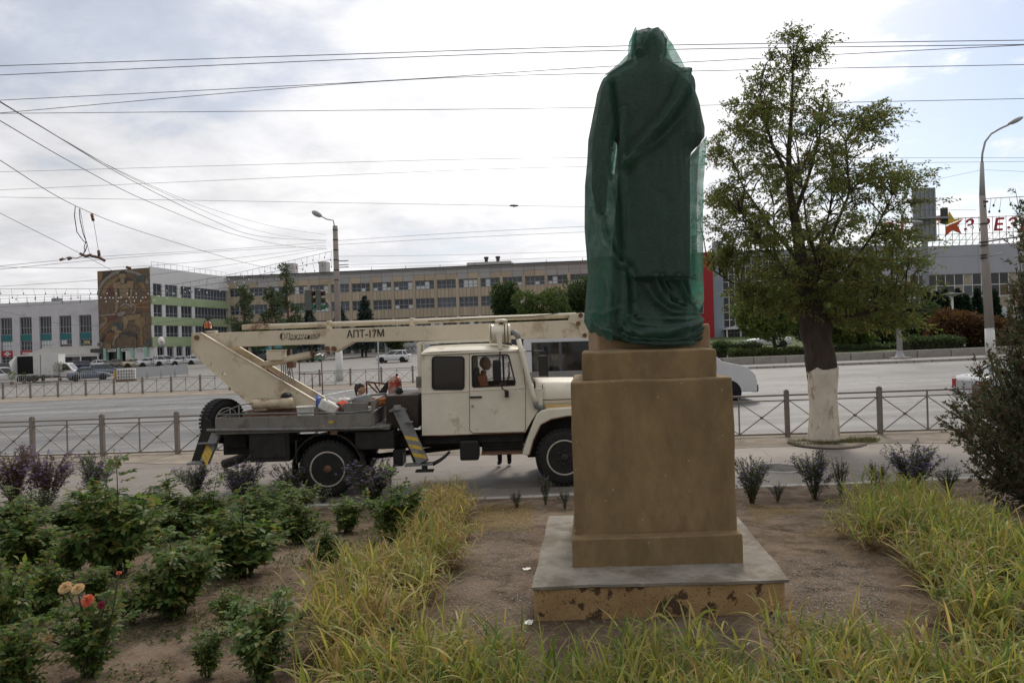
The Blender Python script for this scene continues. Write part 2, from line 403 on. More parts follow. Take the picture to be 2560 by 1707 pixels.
# road-side kerb under the fence, and the far kerb on the right
o0 = bpy.data.objects['near_pavement']
k2 = None
for i in range(44):
    x = -22 + i * 1.0; y = 17.02 - .118 * x
    if k2 is None: k2 = MB().box(-.49, .49, -.07, .07, -.2, .035).build('kerb_stone', m_conc, o0, bevel=.012); o = k2
    else: o = inst(k2, o0)
    o.location = (x, y, street(x, y)); o.rotation_euler = (0, -.0175, -.1175)
# markings
def marking(d, x0, x1, w=.14, name='lane_line'):
    xs = lin(x0, x1, max(2, int((x1 - x0) / 2)))
    return sheet(name, xs, lambda x: [d - w / 2 - .118 * x, d + w / 2 - .118 * x], lambda x, y: street(x, y) - .024, m_paint)
for d in (30.35, 30.85): marking(d, -60, 60)
marking(33.7, -60, 60, .1)
for k in range(14): marking(23.2, -45 + k * 7, -42.2 + k * 7, .12)
for k in range(14): marking(36.9, -47 + k * 7, -44.2 + k * 7, .12)
a, b = PG(795, 990), PG(965, 957)
d = (b - a).normalized(); nrm = Vector((-d.y, d.x, 0)) * .16
V = []
for s in (-1, 1):
    for t in lin(0, 1, 14):
        p = a.lerp(b, t) + nrm * s; V.append((p.x, p.y, street(p.x, p.y) - .018))
tag(MB().grid(V, 14, 2).build('stop_line', m_paint), kind='structure')
# right far side: pavement, low wall, lawn
m_fpave = M('far_pavement_tiles', (.27, .255, .24), .9, .15, 2, bump=.2, bsc=20)
fp = sheet('far_pavement', lin(8, 75, 40), lambda x: lin(43.75 - .118 * x, 46.6 - .118 * x, 4), lambda x, y: street(x, y) + .1, m_fpave)
k3 = None
for i in range(64):
    x = 8.5 + i * 1.0; y = 43.68 - .118 * x
    if k3 is None: k3 = MB().box(-.485, .485, -.1, .1, -.25, .115).build('kerb_stone', m_conc, fp, bevel=.015); o = k3
    else: o = inst(k3, fp)
    o.location = (x, y, street(x, y)); o.rotation_euler = (0, -.0175, -.1175)
m_lawn = M('lawn_grass', (.055, .085, .028), .95, .35, 3, c2=(.10, .13, .04), bump=.8, bsc=12)
def lawnz(x, y): return street(x, y) + .35 + .2 * sm(48, 110, y)
sheet('lawn', lin(7.5, 110, 60), lambda x: lin(46.75 - .118 * x, 150, 30), lawnz, m_lawn)
lw = thing('low_wall', 'low grey concrete block wall along far pavement right of statue', 'wall', (0, 0, 0))
m_block = M('wall_block', (.30, .28, .25), .9, .16, 2.5, dirt=(.17, .15, .13), dsc=1.2, bump=.3, bsc=20)
kp = None
for i in range(27):
    x = 8.8 + i * 2.0; y = 46.65 - .118 * x
    if kp is None: kp = MB().box(-.985, .985, -.15, .15, -.2, .48).build('concrete_block', m_block, lw, bevel=.02); o = kp
    else: o = inst(kp, lw)
    o.location = (x, y, street(x, y) + .1 + rnd.uniform(-.01, .01)); o.rotation_euler = (0, -.0175 + rnd.uniform(-.004, .004), -.1175)
# manhole
mp_ = PG(1948, 1170)
mh = thing('manhole_cover', 'round grey manhole cover in the pavement near the whitewashed tree', 'manhole', mp_)
m_iron = M('cast_iron', (.22, .21, .20), .7, .2, 8, metal=.2, bump=.3, bsc=60)
MB().lathe([(.47, -.02), (.47, .012), (.40, .016), (.39, .006)], 32).build('rim', m_conc, mh)
MB().lathe([(.385, -.02), (.385, .012), (0, .014)], 32).build('lid', m_iron, mh)
for i in range(-4, 5):
    h = math.sqrt(.36 ** 2 - (i * .08) ** 2)
    MB().box(-h, h, i * .08 - .012, i * .08 + .012, .010, .022).build('rib', m_iron, mh)

# ------------------------------------------------------------------ pedestrian fences
m_fence = M('fence_paint', (.20, .175, .15), .55, .12, 6, dirt=(.15, .10, .07), dsc=7, damt=.5, dth=.6)
def fence(name, label, posts, d, step=None, full=True, H=1.1):
    f = thing(name, label, 'fence', (0, 0, 0), group='pedestrian fences along the road')
    pw = .1
    post = None; prev = None
    for x in posts:
        y = d - .118 * x; z = street(x, y) - .02
        if post is None:
            post = MB().box(-pw / 2, pw / 2, -pw / 2, pw / 2, -.1, H).box(-.03, .03, -.03, .03, H, H + .02).build('post', m_fence, f, bevel=.006); o = post
        else: o = inst(post, f)
        o.location = (x, y, z); o.rotation_euler = (0, rnd.uniform(-.006, .006), -.1175)
        p = Vector((x, y, z))
        if prev is not None:
            dv = (p - prev); L_ = dv.length; u = dv.normalized()
            a, b = prev + u * .06, p - u * .06; up = Vector((0, 0, 1)); mid = (a + b) / 2
            bits = [('rail', a + up * .99 * H / 1.1, b + up * .99 * H / 1.1, .045, .04), ('rail', a + up * .87, b + up * .87, .028, .028), ('rail', a + up * .09, b + up * .09, .04, .04),
                    ('upright', mid + up * .09, mid + up * .99, .028, .028)]
            for q, r in ((a, mid), (mid, b)):
                bits += [('diagonal_bar', q + up * .10, r + up * .86, .022, .022), ('diagonal_bar', q + up * .86 + u * .0, r + up * .10, .022, .018)]
            if full:
                for nm, s_, e_, w, h in bits: MB().bar(s_, e_, w, h).build(nm, m_fence, f)
                for q, r in ((a, mid), (mid, b)):
                    c = (q + r) / 2 + up * .48; MB().lathe([(0, -.025), (.035, -.02), (.035, .02), (0, .025)], 10, tuple(c), 'Y').build('boss', m_fence, f)
            else:
                mb = MB()
                for nm, s_, e_, w, h in bits: mb.bar(s_, e_, w, h)
                mb.build('fence_panel', m_fence, f)
        prev = p
    return f
nearposts = [-14.85, -12.79, -10.79, -8.71] + [-8.71 + (6.336 + 8.71) / 7 * k for k in range(1, 8)] + [8.36, 10.4, 12.45]
fence('pedestrian_fence', 'brown-grey crossed-bar fence between pavement and road, behind the lift truck', nearposts, 16.6)
fence('pedestrian_fence', 'grey crossed-bar fence on the far side of the road beside the plaza', [-39 + 2.04 * k for k in range(21)], 42.6, full=False)

# ------------------------------------------------------------------ pedestal
m_ped = M('khaki_render', (.222, .155, .076), .85, .20, 5.0, dirt=(.148, .100, .052), dsc=2.6, damt=.5, dth=.5, bump=.4, bsc=24, stretch=(1, 1, .45), speck=(.42, .36, .26))
m_cement = M('cement_screed', (.25, .228, .19), .9, .24, 3.5, dirt=(.155, .13, .10), dsc=2.2, damt=.85, dth=.49, bump=.5, bsc=16)
def slabmat():
    m, t, b = newmat('flaking_paint')
    co = N(t, 'ShaderNodeTexCoord')
    def nz(s, d=6, r=.65, st=(1, 1, 1)):
        mp = N(t, 'ShaderNodeMapping'); mp.inputs['Scale'].default_value = st; L(t, co.outputs['Object'], mp.inputs[0])
        n = N(t, 'ShaderNodeTexNoise'); n.inputs['Scale'].default_value = s; n.inputs['Detail'].default_value = d; n.inputs['Roughness'].default_value = r
        L(t, mp.outputs[0], n.inputs['Vector']); return n.outputs['Fac']
    def mix(f, a, b2, c1, c2):
        r = N(t, 'ShaderNodeMapRange'); L(t, f, r.inputs[0]); r.inputs[1].default_value = a; r.inputs[2].default_value = b2
        x = N(t, 'ShaderNodeMix', data_type='RGBA'); L(t, r.outputs[0], x.inputs[0])
        for k, c in ((6, c1), (7, c2)):
            if isinstance(c, tuple): x.inputs[k].default_value = rgb(c)
            else: L(t, c, x.inputs[k])
        return x.outputs[2]
    c = mix(nz(3.2), .35, .65, (.33, .205, .092), (.42, .285, .135))
    c = mix(nz(60, 3), .55, .68, c, (.17, .11, .06))
    peel = nz(6.0, 9, .62, (1.0, 1, .9))
    c = mix(peel, .555, .575, c, (.095, .055, .03))
    L(t, c, b.inputs['Base Color']); b.inputs['Roughness'].default_value = .9
    bp = N(t, 'ShaderNodeBump'); bp.inputs['Strength'].default_value = .6; bp.inputs['Distance'].default_value = .012
    r = N(t, 'ShaderNodeMapRange'); L(t, peel, r.inputs[0]); r.inputs[1].default_value = .555; r.inputs[2].default_value = .575; r.inputs[3].default_value = 1; r.inputs[4].default_value = 0
    L(t, MATH(t, 'ADD', r.outputs[0], MATH(t, 'MULTIPLY', nz(45, 4), .5)), bp.inputs['Height']); L(t, bp.outputs[0], b.inputs['Normal'])
    return m
SKEW = .115      # the side faces run back along the street's axis, the front is square to the viewer
def block(xc, w, y0, d, z0, z1, taper=0., top=None, sub=10, wob=.004, seed=0, dome=0.):
    """Slightly uneven rendered block on a skewed plan; top edge worn."""
    bm = bmesh.new()
    n = sub
    V = {}
    def vert(i, j, k):
        a, b_, c = i / n * 2 - 1, j / n, k / n
        tp = 1 - taper * c
        y = y0 + d * b_; x = xc + SKEW * (y - y0) + a * w / 2 * tp
        z = z0 + (z1 - z0) * c + (dome * (1 - max(abs(a), abs(b_ * 2 - 1)) ** 1.5) if k == n else 0)
        q = Vector((x, y, z)); s = Vector((x * 3.1 + seed, y * 3.1, z * 3.1))
        q += Vector((mnoise.noise(s), mnoise.noise(s + Vector((9, 2, 1))), mnoise.noise(s + Vector((3, 7, 5))) * .8)) * wob; s = s * 4.1; q += Vector((mnoise.noise(s), mnoise.noise(s + Vector((9, 2, 1))), mnoise.noise(s + Vector((3, 7, 5))))) * wob * .45
        return bm.verts.new(q)
    def face(fn):
        g = [[None] * (n + 1) for _ in range(n + 1)]
        for p in range(n + 1):
            for q in range(n + 1):
                key = fn(p, q)
                if key not in V: V[key] = vert(*key)
                g[p][q] = V[key]
        for p in range(n):
            for q in range(n):
                bm.faces.new((g[p][q], g[p + 1][q], g[p + 1][q + 1], g[p][q + 1]))
    face(lambda p, q: (p, 0, q)); face(lambda p, q: (p, n, q)); face(lambda p, q: (0, p, q)); face(lambda p, q: (n, p, q)); face(lambda p, q: (p, q, n)); face(lambda p, q: (p, q, 0))
    bmesh.ops.recalc_face_normals(bm, faces=bm.faces)
    me = bpy.data.meshes.new('block'); bm.to_mesh(me); bm.free()
    for p in me.polygons: p.use_smooth = True
    return me
def addblock(name, me, mat, parent, bev=.012):
    me.materials.append(mat); o = bpy.data.objects.new(name, me); link(o, parent)
    if bev:
        md = o.modifiers.new('bevel', 'BEVEL'); md.width = bev; md.segments = 3; md.limit_method = 'ANGLE'; md.angle_limit = R(50)
        me.set_sharp_from_angle(angle=R(50)) if hasattr(me, 'set_sharp_from_angle') else None
    return o
PB = Vector((0.96, 4.64, CAMZ))
ped = thing('pedestal', 'khaki stepped monument pedestal on a cement slab under the green-draped statue', 'pedestal', (0, 0, 0))
Zc = CAMZ
m_slab = slabmat()
addblock('slab', block(.955, 1.715, 4.645, 1.84, Zc - 2.0, Zc - 1.69, 0, wob=.012, sub=24, seed=1), m_slab, ped, .012)
addblock('slab_topping', block(.962, 1.745, 4.632, 1.87, Zc - 1.688, Zc - 1.668, 0, wob=.010, sub=26, seed=2), m_cement, ped, .008)
cx = .985
addblock('plinth', block(cx + .035, 1.252, 5.0, 1.27, Zc - 1.69, Zc - 1.458, 0, wob=.006, sub=16, seed=3), m_ped, ped, .01)
addblock('block', block(cx + .052, 1.215, 5.11, 1.10, Zc - 1.47, Zc - .315, .0, wob=.007, sub=24, seed=4), m_ped, ped, .016)
addblock('cap', block(cx + .062, 1.03, 5.23, .93, Zc - .325, Zc - .102, 0, wob=.006, sub=18, seed=5, dome=.034), m_ped, ped, .016)

# ------------------------------------------------------------------ statue under green netting
SY = 5.82
base0 = P(1613, 866, SY); SX, SZ = base0.x, base0.z
def sp(px, py, dy=0.):                      # photo pixel -> statue-local (x, z) on the statue's middle plane
    p = P(px, py, SY + dy); return p.x - SX, p.z - SZ
m_bronze = M('statue_silver_brown', (.13, .115, .09), .7, .2, 5, bump=.2, bsc=20)
m_base = M('statue_base_render', (.30, .20, .115), .85, .2, 4, dirt=(.17, .10, .06), dsc=4, damt=.6, bump=.4, bsc=25)
st = thing('statue', 'larger than life standing statue wrapped in green netting, seen from behind', 'statue', (SX, SY, SZ))
bl, bh = sp(1483, 866)[0], sp(1610, 806)[1]
br = sp(1752, 866)[0]
mb = MB().box(bl, br, -.30, .36, -.04, bh - .03)
mb.build('base', m_base, st, bevel=.02)
# figure: parts fused into one skin
def capsule(mb, a, b, ra, rb, n=14):
    a, b = Vector(a), Vector(b); pts = [a.lerp(b, t) for t in lin(0, 1, 9)]; mb.tube(pts, [ra + (rb - ra) * t for t in lin(0, 1, 9)], n); mb.ball(a, ra); mb.ball(b, rb)
fig = MB()
def ell_loft(rows):
    V = []; n = 28
    for (xl, xr, py, dep, yc) in rows:
        x0, z = sp(xl, py); x1, _ = sp(xr, py)
        for j in range(n):
            a = 2 * math.pi * j / n
            ca, sa = math.cos(a), math.sin(a)
            V.append(((x0 + x1) / 2 + (x1 - x0) / 2 * math.copysign(abs(ca) ** .8, ca), yc + dep * math.copysign(abs(sa) ** .8, sa), z))
    fig.grid(V, n, len(rows), closed=True); k = len(rows)
    fig.f.append(tuple(fig.n - n + j for j in range(n))); fig.f.append(tuple(fig.n - k * n + j for j in range(n))[::-1]); fig.sm += [True, True]
ell_loft([(1520, 1715, 840, .17, 0), (1525, 1715, 790, .17, 0), (1530, 1718, 705, .21, 0), (1532, 1717, 600, .25, 0), (1545, 1714, 470, .23, 0), (1545, 1712, 400, .22, 0), (1543, 1708, 330, .22, 0),
          (1535, 1708, 270, .22, 0), (1525, 1706, 225, .20, 0), (1535, 1700, 195, .17, 0), (1565, 1680, 178, .13, 0), (1588, 1655, 168, .10, 0)])
c0 = sp(1620, 122); fig.ball((c0[0], -.01, c0[1] - .01), (.118, .135, .135), 20, 14)
nk = sp(1622, 168); fig.tube([(nk[0], 0, nk[1] - .06), (nk[0], 0, nk[1] + .1)], .10, 14)
def sp3(px, py, y): q = sp(px, py); return (q[0], y, q[1])
capsule(fig, sp3(1532, 225, 0), sp3(1505, 350, .02), .095, .085); capsule(fig, sp3(1505, 350, .02), sp3(1497, 470, -.05), .082, .07); capsule(fig, sp3(1497, 470, -.05), sp3(1500, 530, -.06), .07, .05)
capsule(fig, sp3(1700, 225, 0), sp3(1727, 345, -.02), .10, .10); capsule(fig, sp3(1727, 345, -.02), sp3(1690, 410, .22), .085, .06)
fo = fig.build('figure', m_bronze, st)
rm = fo.modifiers.new('remesh', 'REMESH'); rm.mode = 'VOXEL'; rm.voxel_size = .022; rm.use_smooth_shade = True
smd = fo.modifiers.new('smooth', 'SMOOTH'); smd.iterations = 6; smd.factor = .5

def netmat(name, a0, a1, tl_f):
    m, t, b = newmat(name)
    co = N(t, 'ShaderNodeTexCoord')
    mp = N(t, 'ShaderNodeMapping'); mp.inputs['Scale'].default_value = (30, 30, 260); L(t, co.outputs['Object'], mp.inputs[0])
    n = N(t, 'ShaderNodeTexNoise'); n.inputs['Scale'].default_value = 1.0; n.inputs['Detail'].default_value = 4; L(t, mp.outputs[0], n.inputs['Vector'])
    n2 = N(t, 'ShaderNodeTexNoise'); n2.inputs['Scale'].default_value = 9; n2.inputs['Detail'].default_value = 6; L(t, co.outputs['Object'], n2.inputs['Vector'])
    r = N(t, 'ShaderNodeMapRange'); L(t, n.outputs['Fac'], r.inputs[0]); r.inputs[1].default_value = .35; r.inputs[2].default_value = .65
    x = N(t, 'ShaderNodeMix', data_type='RGBA'); L(t, r.outputs[0], x.inputs[0]); x.inputs[6].default_value = (.050, .074, .062, 1); x.inputs[7].default_value = (.080, .138, .112, 1)
    L(t, x.outputs[2], b.inputs['Base Color']); b.inputs['Roughness'].default_value = .7; b.inputs['Specular IOR Level'].default_value = .25
    tl = N(t, 'ShaderNodeBsdfTranslucent'); tl.inputs[0].default_value = (.09, .30, .22, 1)
    m1 = N(t, 'ShaderNodeMixShader'); m1.inputs[0].default_value = tl_f; L(t, b.outputs[0], m1.inputs[1]); L(t, tl.outputs[0], m1.inputs[2])
    tr = N(t, 'ShaderNodeBsdfTransparent'); m2 = N(t, 'ShaderNodeMixShader')
    r2 = N(t, 'ShaderNodeMapRange'); L(t, n2.outputs['Fac'], r2.inputs[0]); r2.inputs[1].default_value = .3; r2.inputs[2].default_value = .75; r2.inputs[3].default_value = a1; r2.inputs[4].default_value = a0
    f = MATH(t, 'MULTIPLY_ADD', r.outputs[0], .12, r2.outputs[0], clamp=True)
    L(t, f, m2.inputs[0]); L(t, tr.outputs[0], m2.inputs[1]); L(t, m1.outputs[0], m2.inputs[2])
    bp = N(t, 'ShaderNodeBump'); bp.inputs['Strength'].default_value = .35; bp.inputs['Distance'].default_value = .004; L(t, n.outputs['Fac'], bp.inputs['Height']); L(t, bp.outputs[0], b.inputs['Normal'])
    L(t, m2.outputs[0], t.nodes['Material Output'].inputs[0]); return m
m_net = netmat('green_net_double', .72, .90, .42); m_net1 = netmat('green_net_single', .60, .86, .6)
LS = [(1592, 78), (1586, 84), (1583, 98), (1582, 118), (1581, 145), (1574, 163), (1548, 176), (1505, 203), (1494, 234), (1484, 288), (1472, 352), (1469, 408), (1461, 470), (1461, 564), (1467, 620), (1472, 674), (1468, 751), (1465, 784), (1463, 803), (1480, 830), (1500, 850), (1540, 858)]
RS = [(1618, 77), (1640, 82), (1654, 92), (1662, 115), (1663, 140), (1659, 161), (1688, 181), (1708, 192), (1726, 208), (1737, 242), (1746, 274), (1757, 333), (1757, 356), (1744, 372), (1724, 391), (1719, 410), (1719, 704), (1722, 760), (1736, 788), (1752, 808), (1751, 830), (1744, 850), (1738, 858)]
def interp(tab, y):
    ys = [q[1] for q in tab]; return float(np.interp(y, ys, [q[0] for q in tab]))
FOLDS = [  # polyline in photo pixels, height m, half-width px (viewer's side)
    ([(1708, 192), (1694, 240), (1672, 290), (1640, 335), (1600, 375), (1570, 405), (1547, 434)], .055, 9),
    ([(1722, 215), (1712, 270), (1680, 330), (1630, 380), (1580, 415), (1550, 436)], .028, 8),
    ([(1590, 150), (1560, 172), (1520, 196)], .03, 8), ([(1582, 84), (1590, 120), (1584, 150)], .03, 6), ([(1640, 84), (1612, 115), (1592, 148)], .025, 6), ([(1664, 115), (1690, 165), (1706, 190)], .03, 7),
    ([(1523, 225), (1528, 280), (1534, 330), (1524, 400), (1524, 450), (1536, 520), (1541, 600), (1544, 660)], -.05, 8),
    ([(1550, 300), (1545, 360), (1547, 430)], .025, 5), ([(1538, 300), (1540, 370), (1546, 432)], .02, 4),
    ([(1546, 436), (1545, 520), (1546, 600), (1546, 678)], .03, 6), ([(1475, 530), (1490, 580), (1505, 625), (1525, 655), (1544, 676)], .045, 6), ([(1500, 560), (1505, 610), (1535, 660)], -.03, 8),
    ([(1546, 680), (1546, 730), (1540, 780), (1535, 820)], .05, 8), ([(1556, 684), (1571, 720), (1572, 770), (1578, 800)], .04, 6), ([(1552, 690), (1556, 740), (1558, 790)], -.03, 5),
    ([(1475, 690), (1490, 740), (1480, 790)], .02, 8), ([(1505, 700), (1512, 750), (1500, 800)], .02, 7), ([(1465, 784), (1500, 790), (1530, 775)], .025, 6), ([(1470, 795), (1490, 815), (1510, 835), (1540, 845)], .03, 7),
    ([(1622, 706), (1634, 740), (1652, 768), (1690, 782), (1728, 783)], .035, 5), ([(1636, 706), (1655, 735), (1680, 765), (1728, 781)], .035, 4), ([(1680, 706), (1700, 745), (1722, 770)], .04, 5), ([(1705, 706), (1716, 740), (1726, 775)], .035, 4), ([(1600, 720), (1620, 760), (1660, 790), (1735, 792)], .03, 6),
    ([(1650, 720), (1670, 760), (1700, 774)], -.03, 5),
    ([(1560, 812), (1620, 826), (1690, 820), (1750, 808)], .03, 6), ([(1560, 826), (1620, 842), (1700, 836), (1750, 824)], .035, 6), ([(1640, 806), (1690, 808), (1745, 800)], .025, 4), ([(1570, 845), (1640, 856), (1730, 852)], .03, 5)]
def P2px(x, z):
    u2, v2 = (x + SX) / SY * FPX, (CAMZ - z - SZ) / SY * FPX; return 1280 + u2 * CR + v2 * SR, 853.5 + v2 * CR - u2 * SR
def pl_dist(px, py, line):
    best = 1e9
    for (x0, y0), (x1, y1) in zip(line, line[1:]):
        dx, dy = x1 - x0, y1 - y0; t = max(0, min(1, ((px - x0) * dx + (py - y0) * dy) / (dx * dx + dy * dy)))
        best = min(best, math.hypot(px - x0 - t * dx, py - y0 - t * dy))
    return best
def diag_y(px): return float(np.interp(px, [1547, 1570, 1600, 1640, 1672, 1694, 1708], [434, 405, 375, 335, 290, 240, 192]))
nu, rows = 220, list(np.concatenate([np.linspace(77.5, 200, 60), np.linspace(203, 858, 230)]))
V = []
for py in rows:
    xl, xr = interp(LS, py), interp(RS, py)
    xlw, z = sp(xl, py); xrw, _ = sp(xr, py)
    hw = (xrw - xlw) / 2; xc = (xlw + xrw) / 2
    dep = float(np.interp(py, [77, 84, 100, 125, 150, 180, 215, 300, 450, 700, 760, 800, 840, 858], [.015, .10, .16, .19, .20, .21, .235, .25, .265, .29, .32, .37, .42, .43]))
    for j in range(nu):
        a = 2 * math.pi * j / nu; ca, sa = math.cos(a), math.sin(a)
        e = .72
        x = xc + hw * math.copysign(abs(ca) ** e, ca); y = dep * math.copysign(abs(sa) ** e, sa)
        # displacement outwards
        dsp = .020 * mnoise.noise(Vector((x * 11, y * 11, z * 1.6))) + .009 * mnoise.noise(Vector((x * 30, y * 30, z * 6)))
        if sa < 0:
            pxx = xl + (xr - xl) * (x - xlw) / max(1e-6, (xrw - xlw)); w = min(1, -sa * 1.6)
            for ln, A, wd in FOLDS:
                if py < ln[0][1] - 40 and py < ln[-1][1] - 40: continue
                dd = pl_dist(pxx, py, ln)
                if dd < wd * 3: dsp += 1.7 * A * (math.exp(-(dd / wd) ** 2) - .25 * math.exp(-((dd - 1.6 * wd) / wd) ** 2)) * w
            if 1547 < pxx < 1722 and diag_y(min(pxx, 1708)) < py < 704: dsp += .022 * w
            if 704 < py < 800 and 1568 < pxx < 1722: dsp -= .045 * w * sm(0, 3, py - 704)
            for gx_, gy_ in ((1546, 434), (1546, 679)):
                q = math.hypot(pxx - gx_, py - gy_)
                if q < 26: dsp -= .05 * math.exp(-(q / 9) ** 2) * w; dsp += .012 * math.sin(8 * math.atan2(py - gy_, pxx - gx_)) * math.exp(-(q / 16) ** 2) * w
        else:
            dsp += .018 * math.sin(a * 9 + z * 2.0 + 2 * mnoise.noise(Vector((0, 0, z * 1.5))))
        nl = math.hypot(ca * dep, sa * hw) or 1
        x += dsp * (ca * dep / nl) * .35; y += dsp * (sa * hw / nl)
        V.append((x, y, z))
net = thing('green_netting', 'dark green construction netting draped over the statue and tied at the waist', 'netting', (SX, SY, SZ))
SLIT = [(1538, 334), (1537, 372), (1531, 410), (1528, 447), (1520, 447), (1521, 408), (1528, 372)]
def inside(px, py, poly):
    c = False
    for (x0, y0), (x1, y1) in zip(poly, poly[1:] + poly[:1]):
        if (y0 > py) != (y1 > py) and px < (x1 - x0) * (py - y0) / (y1 - y0) + x0: c = not c
    return c
dm = MB().grid(V, nu, len(rows), closed=True); keep = []
for f in dm.f:
    q = [V[i] for i in f]; x = sum(p[0] for p in q) / 4; py = rows[f[0] // nu]
    if 330 < py < 450 and inside(P2px(x, sum(p[2] for p in q) / 4)[0], py, SLIT): continue
    keep.append(f)
dm.f = keep; dm.sm = [True] * len(keep); dm.build('drape', m_net, net)
def panel(name, outer, inner, y, n=40, m=10, wob=.012, seed=0):
    """Single loose layer of netting stretched between two edge lines given in photo pixels."""
    def at_(ln, t):
        k = t * (len(ln) - 1); i = min(int(k), len(ln) - 2); f = k - i; return ln[i][0] * (1 - f) + ln[i + 1][0] * f, ln[i][1] * (1 - f) + ln[i + 1][1] * f
    W = []
    for i in range(n):
        a, b = at_(outer, i / (n - 1)), at_(inner, i / (n - 1))
        for j in range(m):
            s = j / (m - 1); x, z = sp(a[0] * (1 - s) + b[0] * s, a[1] * (1 - s) + b[1] * s); W.append((x, y + wob * math.sin(s * 5 + i * .15 + seed) + wob * mnoise.noise(Vector((i * .3, s * 3, seed))), z))
    return MB().grid(W, m, n).build(name, m_net1, net)
for yy, sd in ((-.09, 1), (.07, 2)): panel('veil', [(1640, 80), (1655, 89), (1668, 114), (1692, 154), (1712, 189)], [(1640, 84), (1656, 104), (1659, 132), (1656, 160), (1702, 194)], yy, seed=sd)
for yy, sd in ((-.09, 3), (.07, 4)): panel('veil', [(1584, 79), (1575, 98), (1572, 140), (1545, 167), (1504, 201)], [(1588, 86), (1587, 110), (1586, 145), (1574, 168), (1520, 198)], yy, seed=sd)
panel('hanging_layer', [(1758, 350), (1755, 408), (1752, 478), (1751, 604), (1750, 720), (1750, 755), (1742, 774), (1732, 786)], [(1738, 372), (1712, 408), (1711, 478), (1711, 604), (1711, 720), (1713, 755), (1720, 774), (1726, 784)], -.10, 60, 14, .02, 5)
panel('hanging_layer', [(1757, 356), (1754, 420), (1751, 500), (1750, 620), (1749, 740), (1740, 774)], [(1735, 378), (1711, 430), (1711, 500), (1711, 620), (1712, 740), (1720, 774)], .10, 50, 10, .02, 6)
panel('veil', [(1540, 326), (1540, 372), (1534, 410), (1531, 452)], [(1526, 326), (1524, 372), (1517, 410), (1516, 452)], .0, 20, 6, .006, 7)
# loose bunch of netting at the feet and the frayed hem
def ribbon(name, pts, w, seed, amp=.02, n=60, m=12, dy=0):
    r = random.Random(seed); V = []
    for j in range(m):
        for i in range(n):
            t = i / (n - 1); k = t * (len(pts) - 1); a = min(int(k), len(pts) - 2); f = k - a
            px = pts[a][0] * (1 - f) + pts[a + 1][0] * f; py = pts[a][1] * (1 - f) + pts[a + 1][1] * f; yy = pts[a][2] * (1 - f) + pts[a + 1][2] * f
            x, z = sp(px, py, yy); s = j / (m - 1)
            z2 = z + w * (.5 - s) + amp * .4 * mnoise.noise(Vector((t * 6 + seed, s * 2, 0)))
            y2 = yy - amp * math.sin(s * math.pi * 3 + seed + 3 * t) - .03 * math.sin(s * math.pi) + amp * mnoise.noise(Vector((t * 9, s * 5, seed)))
            V.append((x, y2, z2))
    return MB().grid(V, n, m).build(name, m_net, net)
ribbon('foot_bunch', [(1556, 822, -.40), (1600, 838, -.47), (1660, 838, -.48), (1720, 826, -.46), (1754, 816, -.30)], .13, 3, .028)
ribbon('foot_bunch', [(1552, 838, -.43), (1580, 850, -.47), (1650, 856, -.50), (1735, 854, -.46)], .06, 5, .02)
ribbon('corner_bunch', [(1464, 797, -.20), (1475, 806, -.40), (1500, 826, -.46), (1530, 838, -.46)], .10, 8, .03)
hm = MB(); r0 = random.Random(5)
for i in range(170):
    px = 1569 + i * .9; x, z = sp(px, 704); l = r0.uniform(.004, .016)
    y = -.262 * (1 - ((px - 1640) / 120) ** 4 * .35) - .02
    hm.bar((x, y, z + .01), (x + r0.uniform(-.006, .006), y - .004, z - l), .0018)
for i in range(120):
    py = 600 + i * .85; x, z = sp(1719, py); l = r0.uniform(.004, .026)
    hm.bar((x - .02, -.20, z), (x + l, -.215, z + r0.uniform(.0, .014)), .0016)
tag(hm.build('frayed_hem', m_net, net), kind='stuff')

# ------------------------------------------------------------------ the aerial lift truck
Y0 = 11.7
TO = P(823, 1242, Y0)
def T(px, py, y=0.):
    p = P(px, py, Y0 + y) - TO; return (p.x, y, p.z)
def T2(px, py, y=0.): q = T(px, py, y); return (q[0], q[2])
m_cream = M('cream_paint', (.66, .58, .435), .45, .08, 2.5, dirt=(.36, .26, .15), dsc=2.3, damt=.7, dth=.55, spec=.4, bump=.12, bsc=9)
m_cab = M('cab_paint', (.74, .69, .565), .40, .07, 2.2, dirt=(.38, .28, .17), dsc=3.0, damt=.65, dth=.575, spec=.45, bump=.15, bsc=6)
m_rust = M('rusty_steel', (.16, .085, .05), .85, .35, 9, bump=.3, bsc=50)
m_creamrust = M('rust_streaked_cream', (.54, .45, .31), .6, .15, 4, dirt=(.17, .08, .04), dsc=3.2, damt=.85, dth=.5)
m_dark = M('grimy_chassis', (.028, .025, .022), .75, .35, 6, bump=.2, bsc=30)
m_brown = M('brown_tank', (.060, .045, .035), .7, .3, 5, bump=.2, bsc=20)
m_greyp = M('grey_bed_paint', (.20, .19, .17), .6, .15, 4, dirt=(.11, .085, .065), dsc=2.5, damt=.7, dth=.52)
m_rubber = M('tyre_rubber', (.022, .021, .020), .85, .3, 7, bump=.3, bsc=35)
m_rim = M('rim_paint', (.46, .42, .35), .6, .15, 7, dirt=(.1, .08, .06), dsc=5)
m_hub = M('hub_black', (.035, .03, .026), .65, .3, 8)
m_black = M('black_plastic', (.018, .018, .018), .5, .2, 6)
m_steel = M('bare_steel', (.38, .37, .35), .4, .15, 8, metal=.7)
m_yel = M('hazard_yellow', (.55, .36, .04), .6, .2, 8, dirt=(.15, .12, .08), dsc=8)
m_strip = M('outrigger_grey', (.19, .19, .185), .65, .15, 6, dirt=(.08, .07, .06), dsc=5)
m_glassd = GLASS('dark_window', (.012, .012, .012), .08)
m_glassc = GLASS('clear_glass', (.03, .035, .035), .03, .16)
m_hose = M('hose', (.30, .29, .26), .6, .2, 9)

